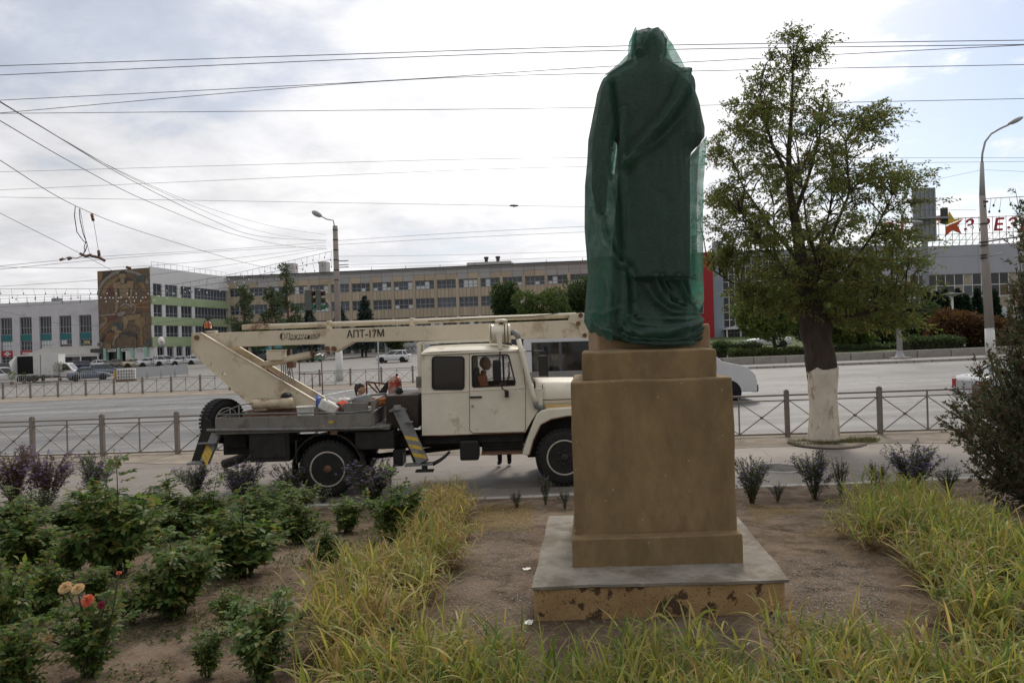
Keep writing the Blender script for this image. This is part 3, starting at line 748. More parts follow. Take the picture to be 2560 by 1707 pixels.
tr = thing('aerial_lift_truck', 'cream aerial lift truck with crew cab parked on the pavement', 'truck', TO)
# --- wheels
def wheel(parent, c, r=.485, w=.24, dual=False, facing=-1, name='wheel', rimm=None, ring=True):
    """Axis along y; facing -1: outer face towards the viewer."""
    wo = MB().lathe([(r * .60, -w / 2 + .015), (r * .80, -w / 2), (r * .93, -w / 2 + .02), (r, -w / 2 + .06), (r, w / 2 - .06), (r * .93, w / 2 - .02), (r * .8, w / 2), (r * .6, w / 2 - .015)], 40, (0, 0, 0), 'Y')
    o = wo.build(name, m_rubber, parent, c)
    tb = MB()
    for k in range(36):
        a = 2 * math.pi * k / 36
        for s in (-1, 1):
            ca, sa = math.cos(a + s * .04), math.sin(a + s * .04)
            tb.cbox((ca * (r - .006), s * w * .24, sa * (r - .006)), (.03, w * .42, .045), Matrix.Rotation(-a, 3, 'Y'))
    tag(tb.build('tread', m_rubber, o), kind='stuff')
    f = facing
    MB().lathe([(r * .63, f * w * .36), (r * .635, f * w * .46), (r * .585, f * w * .47), (r * .56, f * w * .30)], 36, (0, 0, 0), 'Y').build('rim', rimm or m_rim, o)
    MB().lathe([(r * .57, f * w * .28), (r * .46, f * w * .05 if dual else f * w * .30), (r * .30, f * w * .02 if dual else f * w * .33), (r * .28, f * w * .14 if dual else f * w * .36), (0, f * w * .15 if dual else f * w * .37)], 30, (0, 0, 0), 'Y').build('disc', m_hub, o)
    MB().lathe([(r * .15, f * w * .1), (r * .14, f * w * .46), (r * .09, f * w * .52), (0, f * w * .53)], 14, (0, 0, 0), 'Y').build('hub', m_rust if dual else m_hub, o)
    for k in range(6):
        a = 2 * math.pi * k / 6 + .3
        MB().lathe([(.022, 0), (.022, f * w * .5 * (.5 if dual else 1)), (0, f * w * .52 * (.5 if dual else 1))], 6, (r * .24 * math.cos(a), 0, r * .24 * math.sin(a)), 'Y').build('wheel_nut', m_hub, o)
    return o
rc, fc = T(823, 1170, .14), T(1410, 1141, .14)
wheel(tr, rc, dual=True); wheel(tr, fc)
wheel(tr, (rc[0], 1.9, rc[2]), dual=True, facing=1); wheel(tr, (fc[0], 1.85, fc[2]), facing=1)
MB().tube([(rc[0], .3, rc[2]), (rc[0], 1.8, rc[2])], .09, 12).ball((rc[0], 1.05, rc[2]), .21).build('rear_axle', m_dark, tr)
MB().tube([(fc[0], .3, fc[2]), (fc[0], 1.7, fc[2])], .06, 10).build('front_axle', m_dark, tr)
# --- chassis
zc_ = T(900, 1112, .6)[2]
for y in (.62, 1.42):
    a, b = T(560, 1118, y), T(1500, 1090, y)
    MB().bar((a[0], y, zc_), (b[0], y, zc_ + .06), .08, .22).build('chassis_rail', m_dark, tr, bevel=.01)
for px in (600, 700, 880, 1010, 1200, 1330):
    q = T(px, 1112, .62); MB().bar((q[0], .6, zc_), (q[0], 1.45, zc_), .10, .14).build('cross_member', m_dark, tr)
q = T(980, 1112, 1.05); MB().tube([(rc[0] + .2, 1.05, rc[2]), (fc[0] - .3, 1.05, zc_ - .02)], .05, 10).build('drive_shaft', m_dark, tr)
for px, y in ((700, .5), (760, .5), (700, 1.55)): 
    q = T(px, 1128, y); MB().lathe([(.10, -.22), (.12, -.2), (.12, .2), (.10, .22)], 14, q, 'X').build('air_tank', m_dark, tr)
# --- bed
zb = T(740, 1071, 0)[2]
b0, b1 = T(543, 1071, 0)[0], T(929, 1068, 0)[0]
MB().box(b0 - .05, b1 + .30, .02, 2.12, zb - .07, zb).build('deck', m_greyp, tr, bevel=.008)
zt = T(740, 1039, 0)[2]
MB().box(b0, b1, -.012, .02, zb, zt).build('side_board', m_greyp, tr, bevel=.006)
MB().box(b0, b1, 2.10, 2.13, zb, zt).build('side_board', m_greyp, tr, bevel=.006)
MB().box(b0 - .03, b0, -.012, 2.13, zb, zt).build('rear_board', m_greyp, tr, bevel=.006)
MB().prism([(b1, zb), (b1 + .02, zb), (b1 + .02, zt + .22), (b1, zt + .22)], .0, 2.1).build('front_board', m_greyp, tr, bevel=.006)
for px in (668, 793):
    q = T(px, 1055, 0); MB().box(q[0] - .018, q[0] + .018, -.022, -.010, zb + .005, zt - .005).build('board_batten', m_greyp, tr)
for px, w in ((822, .085), (812, .04)):
    q = T(px if w > .05 else 806, 1055 if w > .05 else 1062, 0); MB().box(q[0], q[0] + w, -.016, -.0125, q[2] - .02, q[2] + (.028 if w > .05 else -.005)).build('reflector', m_yel, tr)
a, b = T(517, 1075, -.03), T(957, 1069, -.03)
MB().tube([a, T(740, 1073, -.03), b], .024, 8).build('edge_rail', m_strip, tr)
MB().tube([T(543, 1037, .02), T(560, 1030, .02), T(598, 1013, .02), T(632, 1008, .3)], .011, 6).build('hand_rail', m_strip, tr)
MB().tube([T(545, 1036, .01), T(700, 1033, .01), T(880, 1031, .01), T(918, 1026, .01), T(929, 1035, .01), T(929, 1066, .01)], .014, 6).build('hand_rail', m_strip, tr)
MB().tube([T(931, 1046, .01), T(931, 1034, .03), T(936, 1028, .1), T(964, 1010, 1.0)], .014, 6).build('hand_rail', m_strip, tr)
for px, py in ((597, 1013), (575, 1022)):
    q = T(px, py, .02); MB().tube([q, (q[0], .02, zb)], .010, 6).build('rail_post', m_strip, tr)
MB().box(T(826, 1080)[0], T(843, 1080)[0], -.02, .03, T(830, 1086)[2], T(830, 1074)[2]).build('bracket', m_rust, tr)
# fenders and boxes under the bed
arc = []
for k in range(13):
    an = R(200 - k * 18.3); arc.append((rc[0] + .60 * math.cos(an), .0, rc[2] + .02 + .60 * math.sin(an)))
V = [(p[0], y, p[2]) for y in (.02, .34) for p in arc]
MB().grid(V, 13, 2).build('mudguard', m_dark, tr)
MB().tube([(p[0], .02, p[2]) for p in arc], .014, 6).build('mudguard_edge', m_dark, tr)
def pxbox(name, x0, y0, x1, y1, ya, yb, mat, parent=tr, bev=.012, **k):
    a, b = T(x0, y1, ya), T(x1, y0, ya); return MB().box(a[0], b[0], ya, yb, a[2], b[2]).build(name, mat, parent, bevel=bev)
tb_ = pxbox('tool_box', 624, 1079, 722, 1156, .05, .55, m_dark)
pxbox('tool_box_lid', 632, 1090, 714, 1146, .035, .049, m_dark, tb_, .006)
pxbox('battery_box', 888, 1077, 984, 1124, .06, .5, m_dark)
pxbox('rear_cross_box', 560, 1085, 615, 1120, .5, 1.6, m_dark)
pxbox('mud_flap', 983, 1124, 1006, 1166, .10, .50, m_black)
pxbox('mud_flap', 738, 1100, 742, 1160, .02, .34, m_black)
MB().tube([T(560, 1160, 1.2), T(620, 1140, 1.1), T(760, 1112, 1.0)], .09, 10).build('rear_beam', m_dark, tr)
# far-side toolbox seen beneath
pxbox('tool_box', 630, 1085, 735, 1140, 1.6, 2.0, m_dark)
# --- spare wheel behind the bed
sw = wheel(tr, T(556, 1052, .8), r=.40, w=.26, facing=1, name='spare_wheel')
sw.rotation_euler = (0, R(8), R(-118))
# --- outriggers
def outrigger(top, bot, w, th, sx, dark_poly, foot, pad, steps):
    o = thing_part = MB()
    a, b = Vector(top), Vector(bot)
    leg = MB().bar(a, b, w, th, up=(0, 1, 0)).build('outrigger_leg', m_strip, tr, bevel=.008)
    d = (b - a); n = d.normalized(); wv = n.cross(Vector((0, 1, 0))).normalized(); ov = Vector((0, -1, 0)); ov = (ov - n * ov.dot(n)).normalized()
    L_ = d.length
    for k in range(3):
        c = a + n * (L_ * (.52 + .16 * k)) + ov * (th / 2 + .002)
        h = w * .49; s = sx * .07
        MB().add([tuple(c - wv * h + n * (-s)), tuple(c + wv * h + n * s), tuple(c + wv * h + n * (s + .075)), tuple(c - wv * h + n * (-s + .075))], [(0, 1, 2, 3)]).build('hazard_stripe', m_yel, leg)
    if dark_poly: MB().prism([(q[0], q[2]) for q in dark_poly], dark_poly[0][1], dark_poly[0][1] + .05).build('outrigger_side', m_dark, leg)
    fa, fb = Vector(foot[0]), Vector(foot[1]); MB().bar(fa, fb, .22, .03).build('foot_plate', m_strip, leg)
    for s0, s1 in steps: MB().bar(s0, s1, .12, .018).build('step', m_strip, leg)
    return leg
og = outrigger(T(541, 1085, .12), T(512, 1156, -.14), .145, .10, 1, [T(513, 1047, .1), T(521, 1050, .1), T(540, 1080, .1), T(507, 1157, .1), T(477, 1157, .1)], (T(474, 1157, -.1), T(512, 1156, -.1)), None, [(T(497, 1108, -.05), T(541, 1107, -.05))])
og2 = outrigger(T(997, 1024, .16), T(1058, 1156, -.12), .19, .12, 1, [T(983, 1020, .2), T(1000, 1020, .2), T(1046, 1150, .2), T(1034, 1158, .2)], (T(1013, 1162, -.08), T(1082, 1158, -.08)), None, [(T(1012, 1055, -.02), T(1032, 1054, -.02))])
MB().box(-.15, .15, -.09, .09, 0, .025).build('outrigger_pad', m_dark, tr, T(1062, 1178, -.12))
MB().lathe([(.05, 0), (.05, .12)], 12, T(1062, 1176, -.12)).build('outrigger_jack', m_dark, tr)
MB().tube([T(1082, 1160, -.05), T(1100, 1150, .02), T(1112, 1141, .08), T(1124, 1129, .15)], [.035, .032, .028, .024], 8).build('stabiliser_strut', m_dark, tr)
MB().lathe([(.10, 0), (.105, .02), (.07, .04), (.065, .08), (0, .085)], 12, T(994, 1024, .16)).build('outrigger_cap', m_strip, tr)
MB().bar(T(975, 1026, .2), T(1015, 1024, .2), .22, .03).build('outrigger_head', m_strip, tr)
MB().tube([T(972, 1012, .3), T(985, 1035, .2), T(996, 1062, .1), T(1000, 1082, .1), T(992, 1086, .1), T(980, 1078, .2)], .010, 6).build('hose', m_black, tr)
# --- turret
def slab3(name, pts, y0, y1, mat, parent=tr, bev=.006, holes=()):
    """Plate outlined in photo pixels at depth y0."""
    return MB().prism([T2(a, b, y0) for a, b in pts], y0, y1, [[T2(a, b, y0) for a, b in h] for h in holes]).build(name, mat, parent, bevel=bev)
tp = [(481, 832), (501, 831), (788, 1001), (788, 1018), (634, 1024), (625, 1012), (481, 881)]
def circ(cx, cy, r, n=14): return [(cx + r * math.cos(2 * math.pi * k / n), cy + r * math.sin(2 * math.pi * k / n)) for k in range(n)]
near_pl = slab3('turret_plate', tp, .72, .76, m_cream, holes=[circ(530, 911, 3.4), circ(560, 935, 4.6), circ(491, 844, 5)])
fx = lambda q: q
tl = [T2(a, b, .72) for a, b in tp]
MB().prism(tl, 1.34, 1.38).build('turret_plate', m_cream, tr, bevel=.006)
for (a, b) in ((1, 2), (5, 6), (6, 0)):
    for ya in (.70, 1.33): MB().bar((tl[a][0], ya + .04, tl[a][1]), (tl[b][0], ya + .04, tl[b][1]), .012, .085 if ya < 1 else .07, up=(0, 1, 0)).build('flange', m_cream, tr)
MB().bar((tl[1][0] + .3, 1.05, tl[1][1] - .35), (tl[2][0] - .3, 1.05, tl[2][1] + .02), .02, .56, up=(0, 1, 0)).build('inner_web', m_creamrust, tr)
q = T(491, 844, .70); MB().lathe([(.045, 0), (.045, .75), (.0, .76)], 14, q, 'Y').build('pivot_pin', m_rust, tr)
pc = T(700, 1026, 1.05); MB().lathe([(.55, -.10), (.58, -.06), (.58, .05), (.46, .08), (.46, .14)], 36, (pc[0] - .1, 1.05, zb + .10)).build('slew_ring', m_rust, tr)
# hydraulic motor and valves on the turntable
MB().lathe([(.05, -.42), (.09, -.40), (.09, -.2), (.075, -.18), (.075, .1), (.10, .12), (.10, .3), (.06, .33)], 16, T(688, 1008, .55), 'X').build('slew_motor', m_creamrust, tr)
for k, px in enumerate((640, 647, 654, 661)): MB().tube([T(px, 1012, .6), T(px, 997, .6)], .012, 6).build('valve_lever', m_rust, tr)
MB().box(T(636, 1022, .6)[0], T(668, 1022, .6)[0], .55, .75, T(636, 1026, .6)[2], T(636, 1009, .6)[2]).build('valve_block', m_creamrust, tr, bevel=.01)
MB().tube([T(632, 997, .55), T(660, 995, .55), T(710, 996, .55), T(724, 990, .55)], .008, 6).build('pipe', m_steel, tr)
MB().lathe([(.05, -.09), (.09, -.06), (.09, .06), (.05, .09)], 14, T(716, 993, .6), 'Y').build('hose_reel', m_black, tr)
# --- lower boom
by0, by1 = .90, 1.22
boom = slab3('lower_boom', [(492, 834), (560, 831), (1100, 813), (1436, 800), (1464, 842), (1380, 846), (882, 855), (836, 881), (812, 877), (812, 860), (560, 868), (520, 862)], by0, by1, m_cream, bev=.008)
def bt(px, py, off=.003): return T(px, py, by0 - off)
t1 = bt(914, 835, .004); text('АПТ-17М', 'lettering', .190, m_black, boom, t1, (R(90), -.004, 0), .002, bold=.002, sx=.86)
t2 = bt(756, 840, .004); text('Пожтехника', 'lettering', .150, m_black, boom, t2, (R(90), -.004, 0), .002, shear=.3, bold=-.002, sx=.70)
t3 = bt(756, 847, .004); text('г.Торжок (08251) 5-50-58, 9-76-75', 'lettering', .040, m_black, boom, t3, (R(90), -.004, 0), .002, sx=.9)
lg = MB(); c = bt(706, 841, .004); lg.prism([(c[0] + x, c[2] + z) for x, z in ((-.035, .05), (-.005, .06), (-.01, -.055), (-.03, -.03))], c[1] - .003, c[1]).build('emblem', m_black, boom)
ring = [(c[0] + .045 * math.cos(a), c[1], c[2] + .06 * math.sin(a)) for a in lin(0, 2 * math.pi, 20)]; MB().tube(ring, .004, 5, cap=False).build('emblem', m_black, boom)
for px, py in ((834, 872), (817, 871)):
    q = T(px, py, by0 - .05); MB().lathe([(.045, 0), (.045, .42)], 14, q, 'Y').build('pivot_pin', m_rust, tr)
MB().tube([T(834, 872, .88) , T(834.1, 866, .87), T(829, 868, .87)], .012, 6).build('pin_clip', m_rust, tr)
# lifting cylinder
MB().tube([T(640, 916, 1.05), T(782, 884, 1.05)], .062, 16).build('lift_cylinder', m_cream, tr)
MB().tube([T(779, 885, 1.05), T(784, 883.5, 1.05)], .072, 16).build('cylinder_collar', m_rust, tr)
MB().tube([T(782, 884, 1.05), T(826, 874, 1.05)], .026, 12).build('piston_rod', m_steel, tr)
# electrical box, hoses under the boom
eb = pxbox('control_box', 666, 876, 703, 901, .85, 1.15, m_cream); pxbox('box_lid', 665, 874, 704, 878, .84, 1.16, m_cream, eb)
for k in range(6):
    x = 700 + k * 5; MB().tube([T(x, 896 + k, 1.1), T(x + 4, 920, 1.08), T(x + 3 + k, 945, 1.06), T(x + 8 + k, 960, 1.05)], .011, 6).build('hydraulic_hose', m_hose, tr)
MB().bar(T(668, 925, 1.1), T(735, 968, 1.1), .10, .06).build('hose_tray', m_rust, tr)
pxbox('valve_bank', 716, 905, 732, 920, 1.0, 1.2, m_rust)
# --- upper boom folded on top
MB().tube([T(672, 816, 1.06), T(1050, 803, 1.06), T(1440, 788, 1.06)], .048, 12).build('upper_boom', m_cream, tr)
MB().box(-.25, .25, -.06, .06, -.05, .05).build('boom_end_block', m_creamrust, tr, T(640, 817, 1.06), (0, R(-1), 0), bevel=.02)
for px, py in ((823, 812), (1030, 805)):
    q = T(px, py, 1.06); MB().cbox(q, (.07, .16, .15)).build('boom_clamp', m_cream, tr, bevel=.01)
MB().tube([T(1070, 803, 1.0), T(1200, 796, 1.0), T(1330, 792, 1.0), T(1400, 782, 1.0)], .007, 5).build('cable', m_black, tr)
MB().tube([T(630, 808, 1.0), T(650, 803, 1.0), T(662, 810, 1.0)], .012, 6).build('shackle', m_rust, tr)
be = slab3('boom_head', [(1426, 784), (1460, 782), (1478, 830), (1478, 846), (1456, 846), (1444, 812), (1426, 806)], .86, 1.28, m_cream)
for px, py in ((1446, 808), (1462, 838), (1452, 788)):
    q = T(px, py, .83); MB().lathe([(.04, 0), (.04, .5)], 12, q, 'Y').build('pivot_pin', m_rust, tr)
MB().bar(T(1468, 796, .84), T(1480, 832, .84), .05, .03).build('levelling_link', m_rust, tr)
# --- rest for the boom behind the cab
MB().box(T(1044, 900, .9)[0], T(1053, 900, .9)[0], .85, .93, T(1044, 1060, .9)[2], T(1044, 857, .9)[2]).build('boom_rest_post', m_cab, tr, bevel=.008)
MB().box(T(1044, 900, .9)[0], T(1053, 900, .9)[0], 1.3, 1.38, T(1044, 1060, .9)[2], T(1044, 857, .9)[2]).build('boom_rest_post', m_cab, tr, bevel=.008)
MB().bar(T(1046, 857, .9), T(1235, 850, .9), .05, .05).build('boom_rest_beam', m_cab, tr)
MB().bar(T(1046, 862, .85), T(1046, 862, 1.4), .06, .06).build('boom_rest_beam', m_cab, tr)
MB().box(-.05, .05, -.06, .06, -.1, .1).build('work_lamp', m_greyp, tr, T(1048, 955, .5), bevel=.01)
# --- beacon
bq = T(520, 824, 1.0)
bk = MB().lathe([(.075, -.02), (.085, 0), (.08, .03)], 18, bq).build('beacon', m_dark, tr)
m_amber, tt, bb = newmat('amber_lens'); bb.inputs['Base Color'].default_value = (.62, .13, .01, 1); bb.inputs['Roughness'].default_value = .25; bb.inputs['Transmission Weight'].default_value = .25
MB().lathe([(.068, .03), (.066, .10), (.05, .14), (0, .155)], 18, bq).build('lens', m_amber, bk)
for k in range(6):
    a = 2 * math.pi * k / 6; d = Vector((math.cos(a), math.sin(a), 0)); c0_ = Vector(bq)
    MB().tube([c0_ + d * .085 + Vector((0, 0, .02)), c0_ + d * .083 + Vector((0, 0, .1)), c0_ + d * .055 + Vector((0, 0, .165)), c0_ + Vector((0, 0, .185))], .005, 5).build('guard_wire', m_dark, bk)
MB().cbox((bq[0] + .02, bq[1], bq[2] + .20), (.12, .03, .02)).build('guard_top', m_dark, bk)
MB().box(bq[0] - .02, bq[0] + .16, bq[1] - .06, bq[1] + .06, bq[2] - .05, bq[2] - .02).build('mount', m_cream, bk)
# --- tank, crane and basket between bed and cab
pxbox('water_tank', 966, 987, 1044, 1072, .35, 1.75, m_brown)
MB().tube([T(1000, 984, .5), T(1001, 1012, .4), T(1003, 1024, .3)], .01, 6).build('hose', m_black, tr)
MB().prism([T2(a, b, .5) for a, b in ((873, 1003), (931, 1003), (931, 1030), (873, 1032))], .12, .15).build('basket_side', m_greyp, tr, bevel=.006)
a, b = T(931, 1003, .12), T(966, 985, .9)
MB().add([T(931, 1003, .12), T(966, 986, .95), T(966, 1008, .95), T(931, 1030, .12)], [(0, 1, 2, 3)]).build('basket_end', m_greyp, tr)
bs = tr['label'] and None
MB().box(T(873, 1010, .14)[0], T(931, 1010, .14)[0], .14, 1.0, T(880, 1031, .14)[2], T(880, 1027, .14)[2]).build('basket_floor', m_greyp, tr)
MB().tube([T(873, 1003, .14), T(890, 996, .5), T(912, 989, .8), T(966, 984, .95)], .02, 8).build('basket_rim', m_strip, tr)
# small crane frame, brown struts and red winch
for p0, p1 in (((916, 954), (917, 986)), ((916, 954), (968, 960)), ((920, 958), (944, 982)), ((936, 958), (950, 980)), ((968, 960), (950, 984))):
    MB().bar(T(*p0, 1.5), T(*p1, 1.5), .03, .03).build('crane_strut', m_rust, tr)
MB().prism([T2(a, b, 1.4) for a, b in ((944, 985), (977, 941), (980, 944), (964, 986))], 1.38, 1.44).build('crane_cover', m_black, tr)
m_red = M('red_paint', (.42, .055, .03), .5, .2, 6, dirt=(.5, .45, .38), dsc=5, damt=.8, dth=.5)
MB().lathe([(.11, 0), (.13, .05), (.13, .25), (.11, .33), (.05, .37), (0, .38)], 18, T(988, 988, 1.3)).build('winch_housing', m_red, tr)
MB().tube([T(973, 956, 1.2), T(1002, 952, 1.2), T(1004, 980, 1.2)], .014, 6).build('winch_guard', m_strip, tr)
MB().lathe([(.05, 0), (.08, .03), (.05, .1), (.02, .13)], 12, T(998, 984, .7)).build('filler_neck', m_black, tr)
MB().lathe([(.02, 0), (.03, .03), (0, .05)], 10, T(992, 940, 1.25)).build('filler_cap', m_black, tr)

# --- cab of the truck
CY0, CY1 = .12, 2.0
def rr(x0, y0, x1, y1, r=8, n=5):
    pts = []
    for cx, cy, a0 in ((x1 - r, y0 + r, -90), (x1 - r, y1 - r, 0), (x0 + r, y1 - r, 90), (x0 + r, y0 + r, 180)):
        for k in range(n + 1):
            a = R(a0 + 90 * k / n); pts.append((cx + r * math.cos(a), cy + r * math.sin(a)))
    return pts
side = [(1053, 885), (1312, 872), (1329, 972), (1356, 972), (1357, 1024), (1345, 1027), (1330, 1050), (1312, 1082), (1172, 1087), (1055, 1090)]
rwin = rr(1081, 892, 1160, 973, 9)
dwin = [(1181, 893), (1184, 890), (1266, 887), (1271, 890), (1287, 955), (1284, 962), (1186, 967), (1182, 963)]
def cabside(ya, yb, name):
    return MB().prism([T2(a, b, CY0) for a, b in side], ya, yb, [[T2(a, b, CY0) for a, b in rwin], [T2(a, b, CY0) for a, b in dwin]]).build(name, m_cab, tr, bevel=.01)
near_side = cabside(CY0, CY0 + .05, 'cab_side'); cabside(CY1 - .05, CY1, 'cab_side')
def slabx(name, a, b, mat, y0=CY0 + .05, y1=CY1 - .05, th=.04, parent=tr):
    """Panel across the cab between two outline points given in photo pixels on the near side."""
    p, q = T2(*a, CY0), T2(*b, CY0); m = ((p[0] + q[0]) / 2, (y0 + y1) / 2, (p[1] + q[1]) / 2)
    return MB().bar((p[0], m[1], p[1]), (q[0], m[1], q[1]), y1 - y0, th, up=(0, 1, 0)) if False else MB().add(
        [(p[0], y0, p[1]), (q[0], y0, q[1]), (q[0], y1, q[1]), (p[0], y1, p[1])] + [(p[0] + th, y0, p[1] - th * .2), (q[0] + th, y0, q[1] - th * .2), (q[0] + th, y1, q[1] - th * .2), (p[0] + th, y1, p[1] - th * .2)],
        [(0, 1, 2, 3), (7, 6, 5, 4), (0, 4, 5, 1), (1, 5, 6, 2), (2, 6, 7, 3), (3, 7, 4, 0)]).build(name, mat, parent, fix=True)
slabx('cab_back', (1053, 885), (1055, 1090), m_cab)
slabx('cab_floor', (1055, 1086), (1320, 1078), m_dark, th=.02)
slabx('firewall', (1316, 972), (1318, 1080), m_dark)
slabx('dashboard', (1290, 968), (1330, 972), m_black, th=.06)
# roof: crowned shell
ro = []
prof = [(1050, 886), (1052, 876), (1060, 868), (1075, 863), (1130, 859), (1210, 857), (1270, 860), (1296, 864), (1311, 872), (1313, 878)]
nY = 13
for j in range(nY):
    t = j / (nY - 1); y = CY0 - .02 + (CY1 - CY0 + .04) * t; crown = 1 - abs(2 * t - 1) ** 4
    for i, (a, b) in enumerate(prof):
        p, q = T2(a, b, CY0), T2(a, 886 - (a - 1050) * .029, CY0)
        ro.append((p[0], y, q[1] + (p[1] - q[1]) * (.28 + .72 * crown)))
rf = MB().grid(ro, len(prof), nY).build('roof', m_cab, tr)
rf.modifiers.new('solid', 'SOLIDIFY').thickness = .03; rf.modifiers.new('sub', 'SUBSURF').render_levels = 2
MB().tube([T(1051, 886, CY0 - .025), T(1180, 881, CY0 - .025), T(1312, 877, CY0 - .025)], .014, 8).build('roof_gutter', m_cab, rf)
MB().tube([T(1075, 863, .45), T(1150, 859, .4), T(1240, 856, .4), T(1280, 862, .5)], .012, 6).build('roof_cable', m_black, rf)
# windows
def inset(poly, f):
    cx = sum(p[0] for p in poly) / len(poly); cy = sum(p[1] for p in poly) / len(poly); return [(cx + (p[0] - cx) * f, cy + (p[1] - cy) * f) for p in poly]
for yy in (CY0, CY1):
    s = -1 if yy == CY0 else 1
    ga = MB().prism([T2(a, b, CY0) for a, b in inset(rwin, 1.045)], yy - .012 if s < 0 else yy - .002, yy + .002 if s < 0 else yy + .012, [[T2(a, b, CY0) for a, b in inset(rwin, .95)]]).build('window_seal', m_black, tr)
    MB().prism([T2(a, b, CY0) for a, b in inset(rwin, .99)], yy + .018 * -s, yy + .024 * -s).build('rear_window', m_glassd, tr)
    MB().prism([T2(a, b, CY0) for a, b in inset(dwin, .995)], yy + .018 * -s, yy + .023 * -s).build('door_window', m_glassc, tr)
# door
dpoly = [(1174, 886), (1180, 882), (1297, 876), (1303, 882), (1313, 968), (1313, 1074), (1308, 1079), (1183, 1082), (1175, 1075)]
door = MB().prism([T2(a, b, CY0) for a, b in dpoly], CY0 - .012, CY0 - .001, [[T2(a, b, CY0) for a, b in inset(dwin, 1.035)]]).build('door', m_cab, tr, bevel=.006)
gap = [T(a, b, CY0 - .004) for a, b in inset(dpoly, 1.006)]; MB().tube(gap + [gap[0]], .006, 5, cap=False).build('door_gap', m_rust, door)
MB().prism([T2(a, b, CY0) for a, b in inset(dwin, 1.05)], CY0 - .018, CY0 - .010, [[T2(a, b, CY0) for a, b in inset(dwin, .975)]]).build('window_seal', m_black, door)
MB().box(T(1255, 890)[0], T(1260, 890)[0], CY0 - .015, CY0 + .02, T(1257, 963)[2], T(1257, 889)[2]).build('quarter_light_bar', m_black, door)
hd = MB().box(T(1175, 995, CY0)[0], T(1205, 995, CY0)[0], CY0 - .045, CY0 - .012, T(1190, 994.5, CY0)[2], T(1190, 990, CY0)[2]).build('handle', m_black, door, bevel=.006)
MB().lathe([(.022, 0), (.022, .02), (0, .022)], 10, T(1181, 1015, CY0 - .03), 'Y').build('lock', m_steel, door)
for yy in (.0, -.012):
    pass
MB().tube([T(1054, 983, CY0 - .004), T(1172, 978, CY0 - .004)], .008, 6).build('body_crease', m_cab, near_side)
MB().tube([T(1176, 976, CY0 - .016), T(1312, 970, CY0 - .016)], .008, 6).build('body_crease', m_cab, door)
# door interior trim on the far side, seats, steering wheel
MB().prism([T2(a, b, CY0) for a, b in ((1178, 970), (1300, 964), (1308, 1072), (1178, 1076))], CY1 - .075, CY1 - .052).build('door_trim', m_black, tr)
for y in (.32, 1.15):
    MB().box(T(1180, 1040, CY0)[0], T(1240, 1040, CY0)[0], y, y + .55, T(1180, 1040, CY0)[2], T(1180, 1018, CY0)[2]).build('seat', m_brown, tr, bevel=.04)
    MB().prism([T2(a, b, CY0) for a, b in ((1178, 1020), (1194, 1020), (1188, 925), (1174, 927))], y, y + .55).build('seat_back', m_brown, tr, bevel=.04)
stc = Vector(T(1266, 960, .6)); ring = []
for k in range(25):
    a = 2 * math.pi * k / 24; ring.append(stc + Vector((math.cos(a) * .06, math.sin(a) * .2, math.cos(a) * .19)))
MB().tube(ring, .014, 6, cap=False).build('steering_wheel', m_black, tr)
# windshield and pillars
A0, A1 = T2(1299, 866, CY0), T2(1329, 972, CY0)
def wsp(t, y): return (A0[0] + (A1[0] - A0[0]) * t + .05 * (1 - (2 * (y - CY0) / (CY1 - CY0) - 1) ** 2) * 1.0, y, A0[1] + (A1[1] - A0[1]) * t)
MB().grid([wsp(t, y) for y in lin(CY0 + .06, CY1 - .06, 12) for t in (.06, .96)], 2, 12).build('windscreen', m_glassc, tr)
for y in (CY0 + .035, CY1 - .035): MB().bar(wsp(0, y), wsp(1, y), .07, .07).build('windscreen_pillar', m_cab, tr, bevel=.015)
for t in (.02, 1.0): MB().tube([wsp(t, y) for y in lin(CY0 + .03, CY1 - .03, 8)], .03, 8).build('windscreen_rail', m_cab, tr)
MB().tube([wsp(.95, .5), wsp(.55, .62)], .008, 5).build('wiper', m_black, tr); MB().tube([wsp(.95, 1.3), wsp(.55, 1.42)], .008, 5).build('wiper', m_black, tr)
# bonnet
hx0, hx1 = T2(1340, 1000, .3)[0], T2(1500, 1000, .3)[0]
hz1 = T2(1357, 956, .3)[1]; hz0 = T2(1357, 1024, .3)[1]
V = []; xs = lin(hx0, hx1, 9); arcp = [(.22, 0), (.22, .62), (.25, .84), (.33, .96), (.50, 1.0), (1.06, 1.03), (1.62, 1.0), (1.79, .96), (1.87, .84), (1.90, .62), (1.90, 0)]
for i, x in enumerate(xs):
    t = i / 8
    for (y, k) in arcp:
        V.append((x, 1.06 + (y - 1.06) * (1 - .10 * t), hz0 + (hz1 - hz0) * k * (1 - .05 * t * t)))
MB().grid(V, len(arcp), 9).build('bonnet', m_cab, tr).modifiers.new('s', 'SOLIDIFY').thickness = .02
p = T(1357, 1000, .2); MB().tube([(p[0], .205, p[2]), (hx1, .27, p[2])], .006, 5).build('bonnet_seam', m_black, tr)
MB().tube([T(1356, 960, .24), T(1357, 1022, .2)], .006, 5).build('bonnet_seam', m_black, tr)
m_ochre = M('ochre_strip', (.52, .36, .14), .6, .15, 5)
MB().box(T(1361, 1016, .2)[0], hx1, .17, .215, T(1380, 1020, .2)[2], T(1380, 1011, .2)[2]).build('side_strip', m_ochre, tr, bevel=.01)
MB().box(T(1340, 990, .2)[0], T(1356, 990, .2)[0], .17, .22, T(1345, 984, .2)[2], T(1345, 976, .2)[2]).build('hinge_bracket', m_cab, tr, bevel=.006)
MB().prism([(hx1, hz0 - .2), (hx1 + .03, hz0 - .2), (hx1 + .03, hz1 - .08), (hx1, hz1 - .06)], .3, 1.8).build('grille', m_greyp, tr)
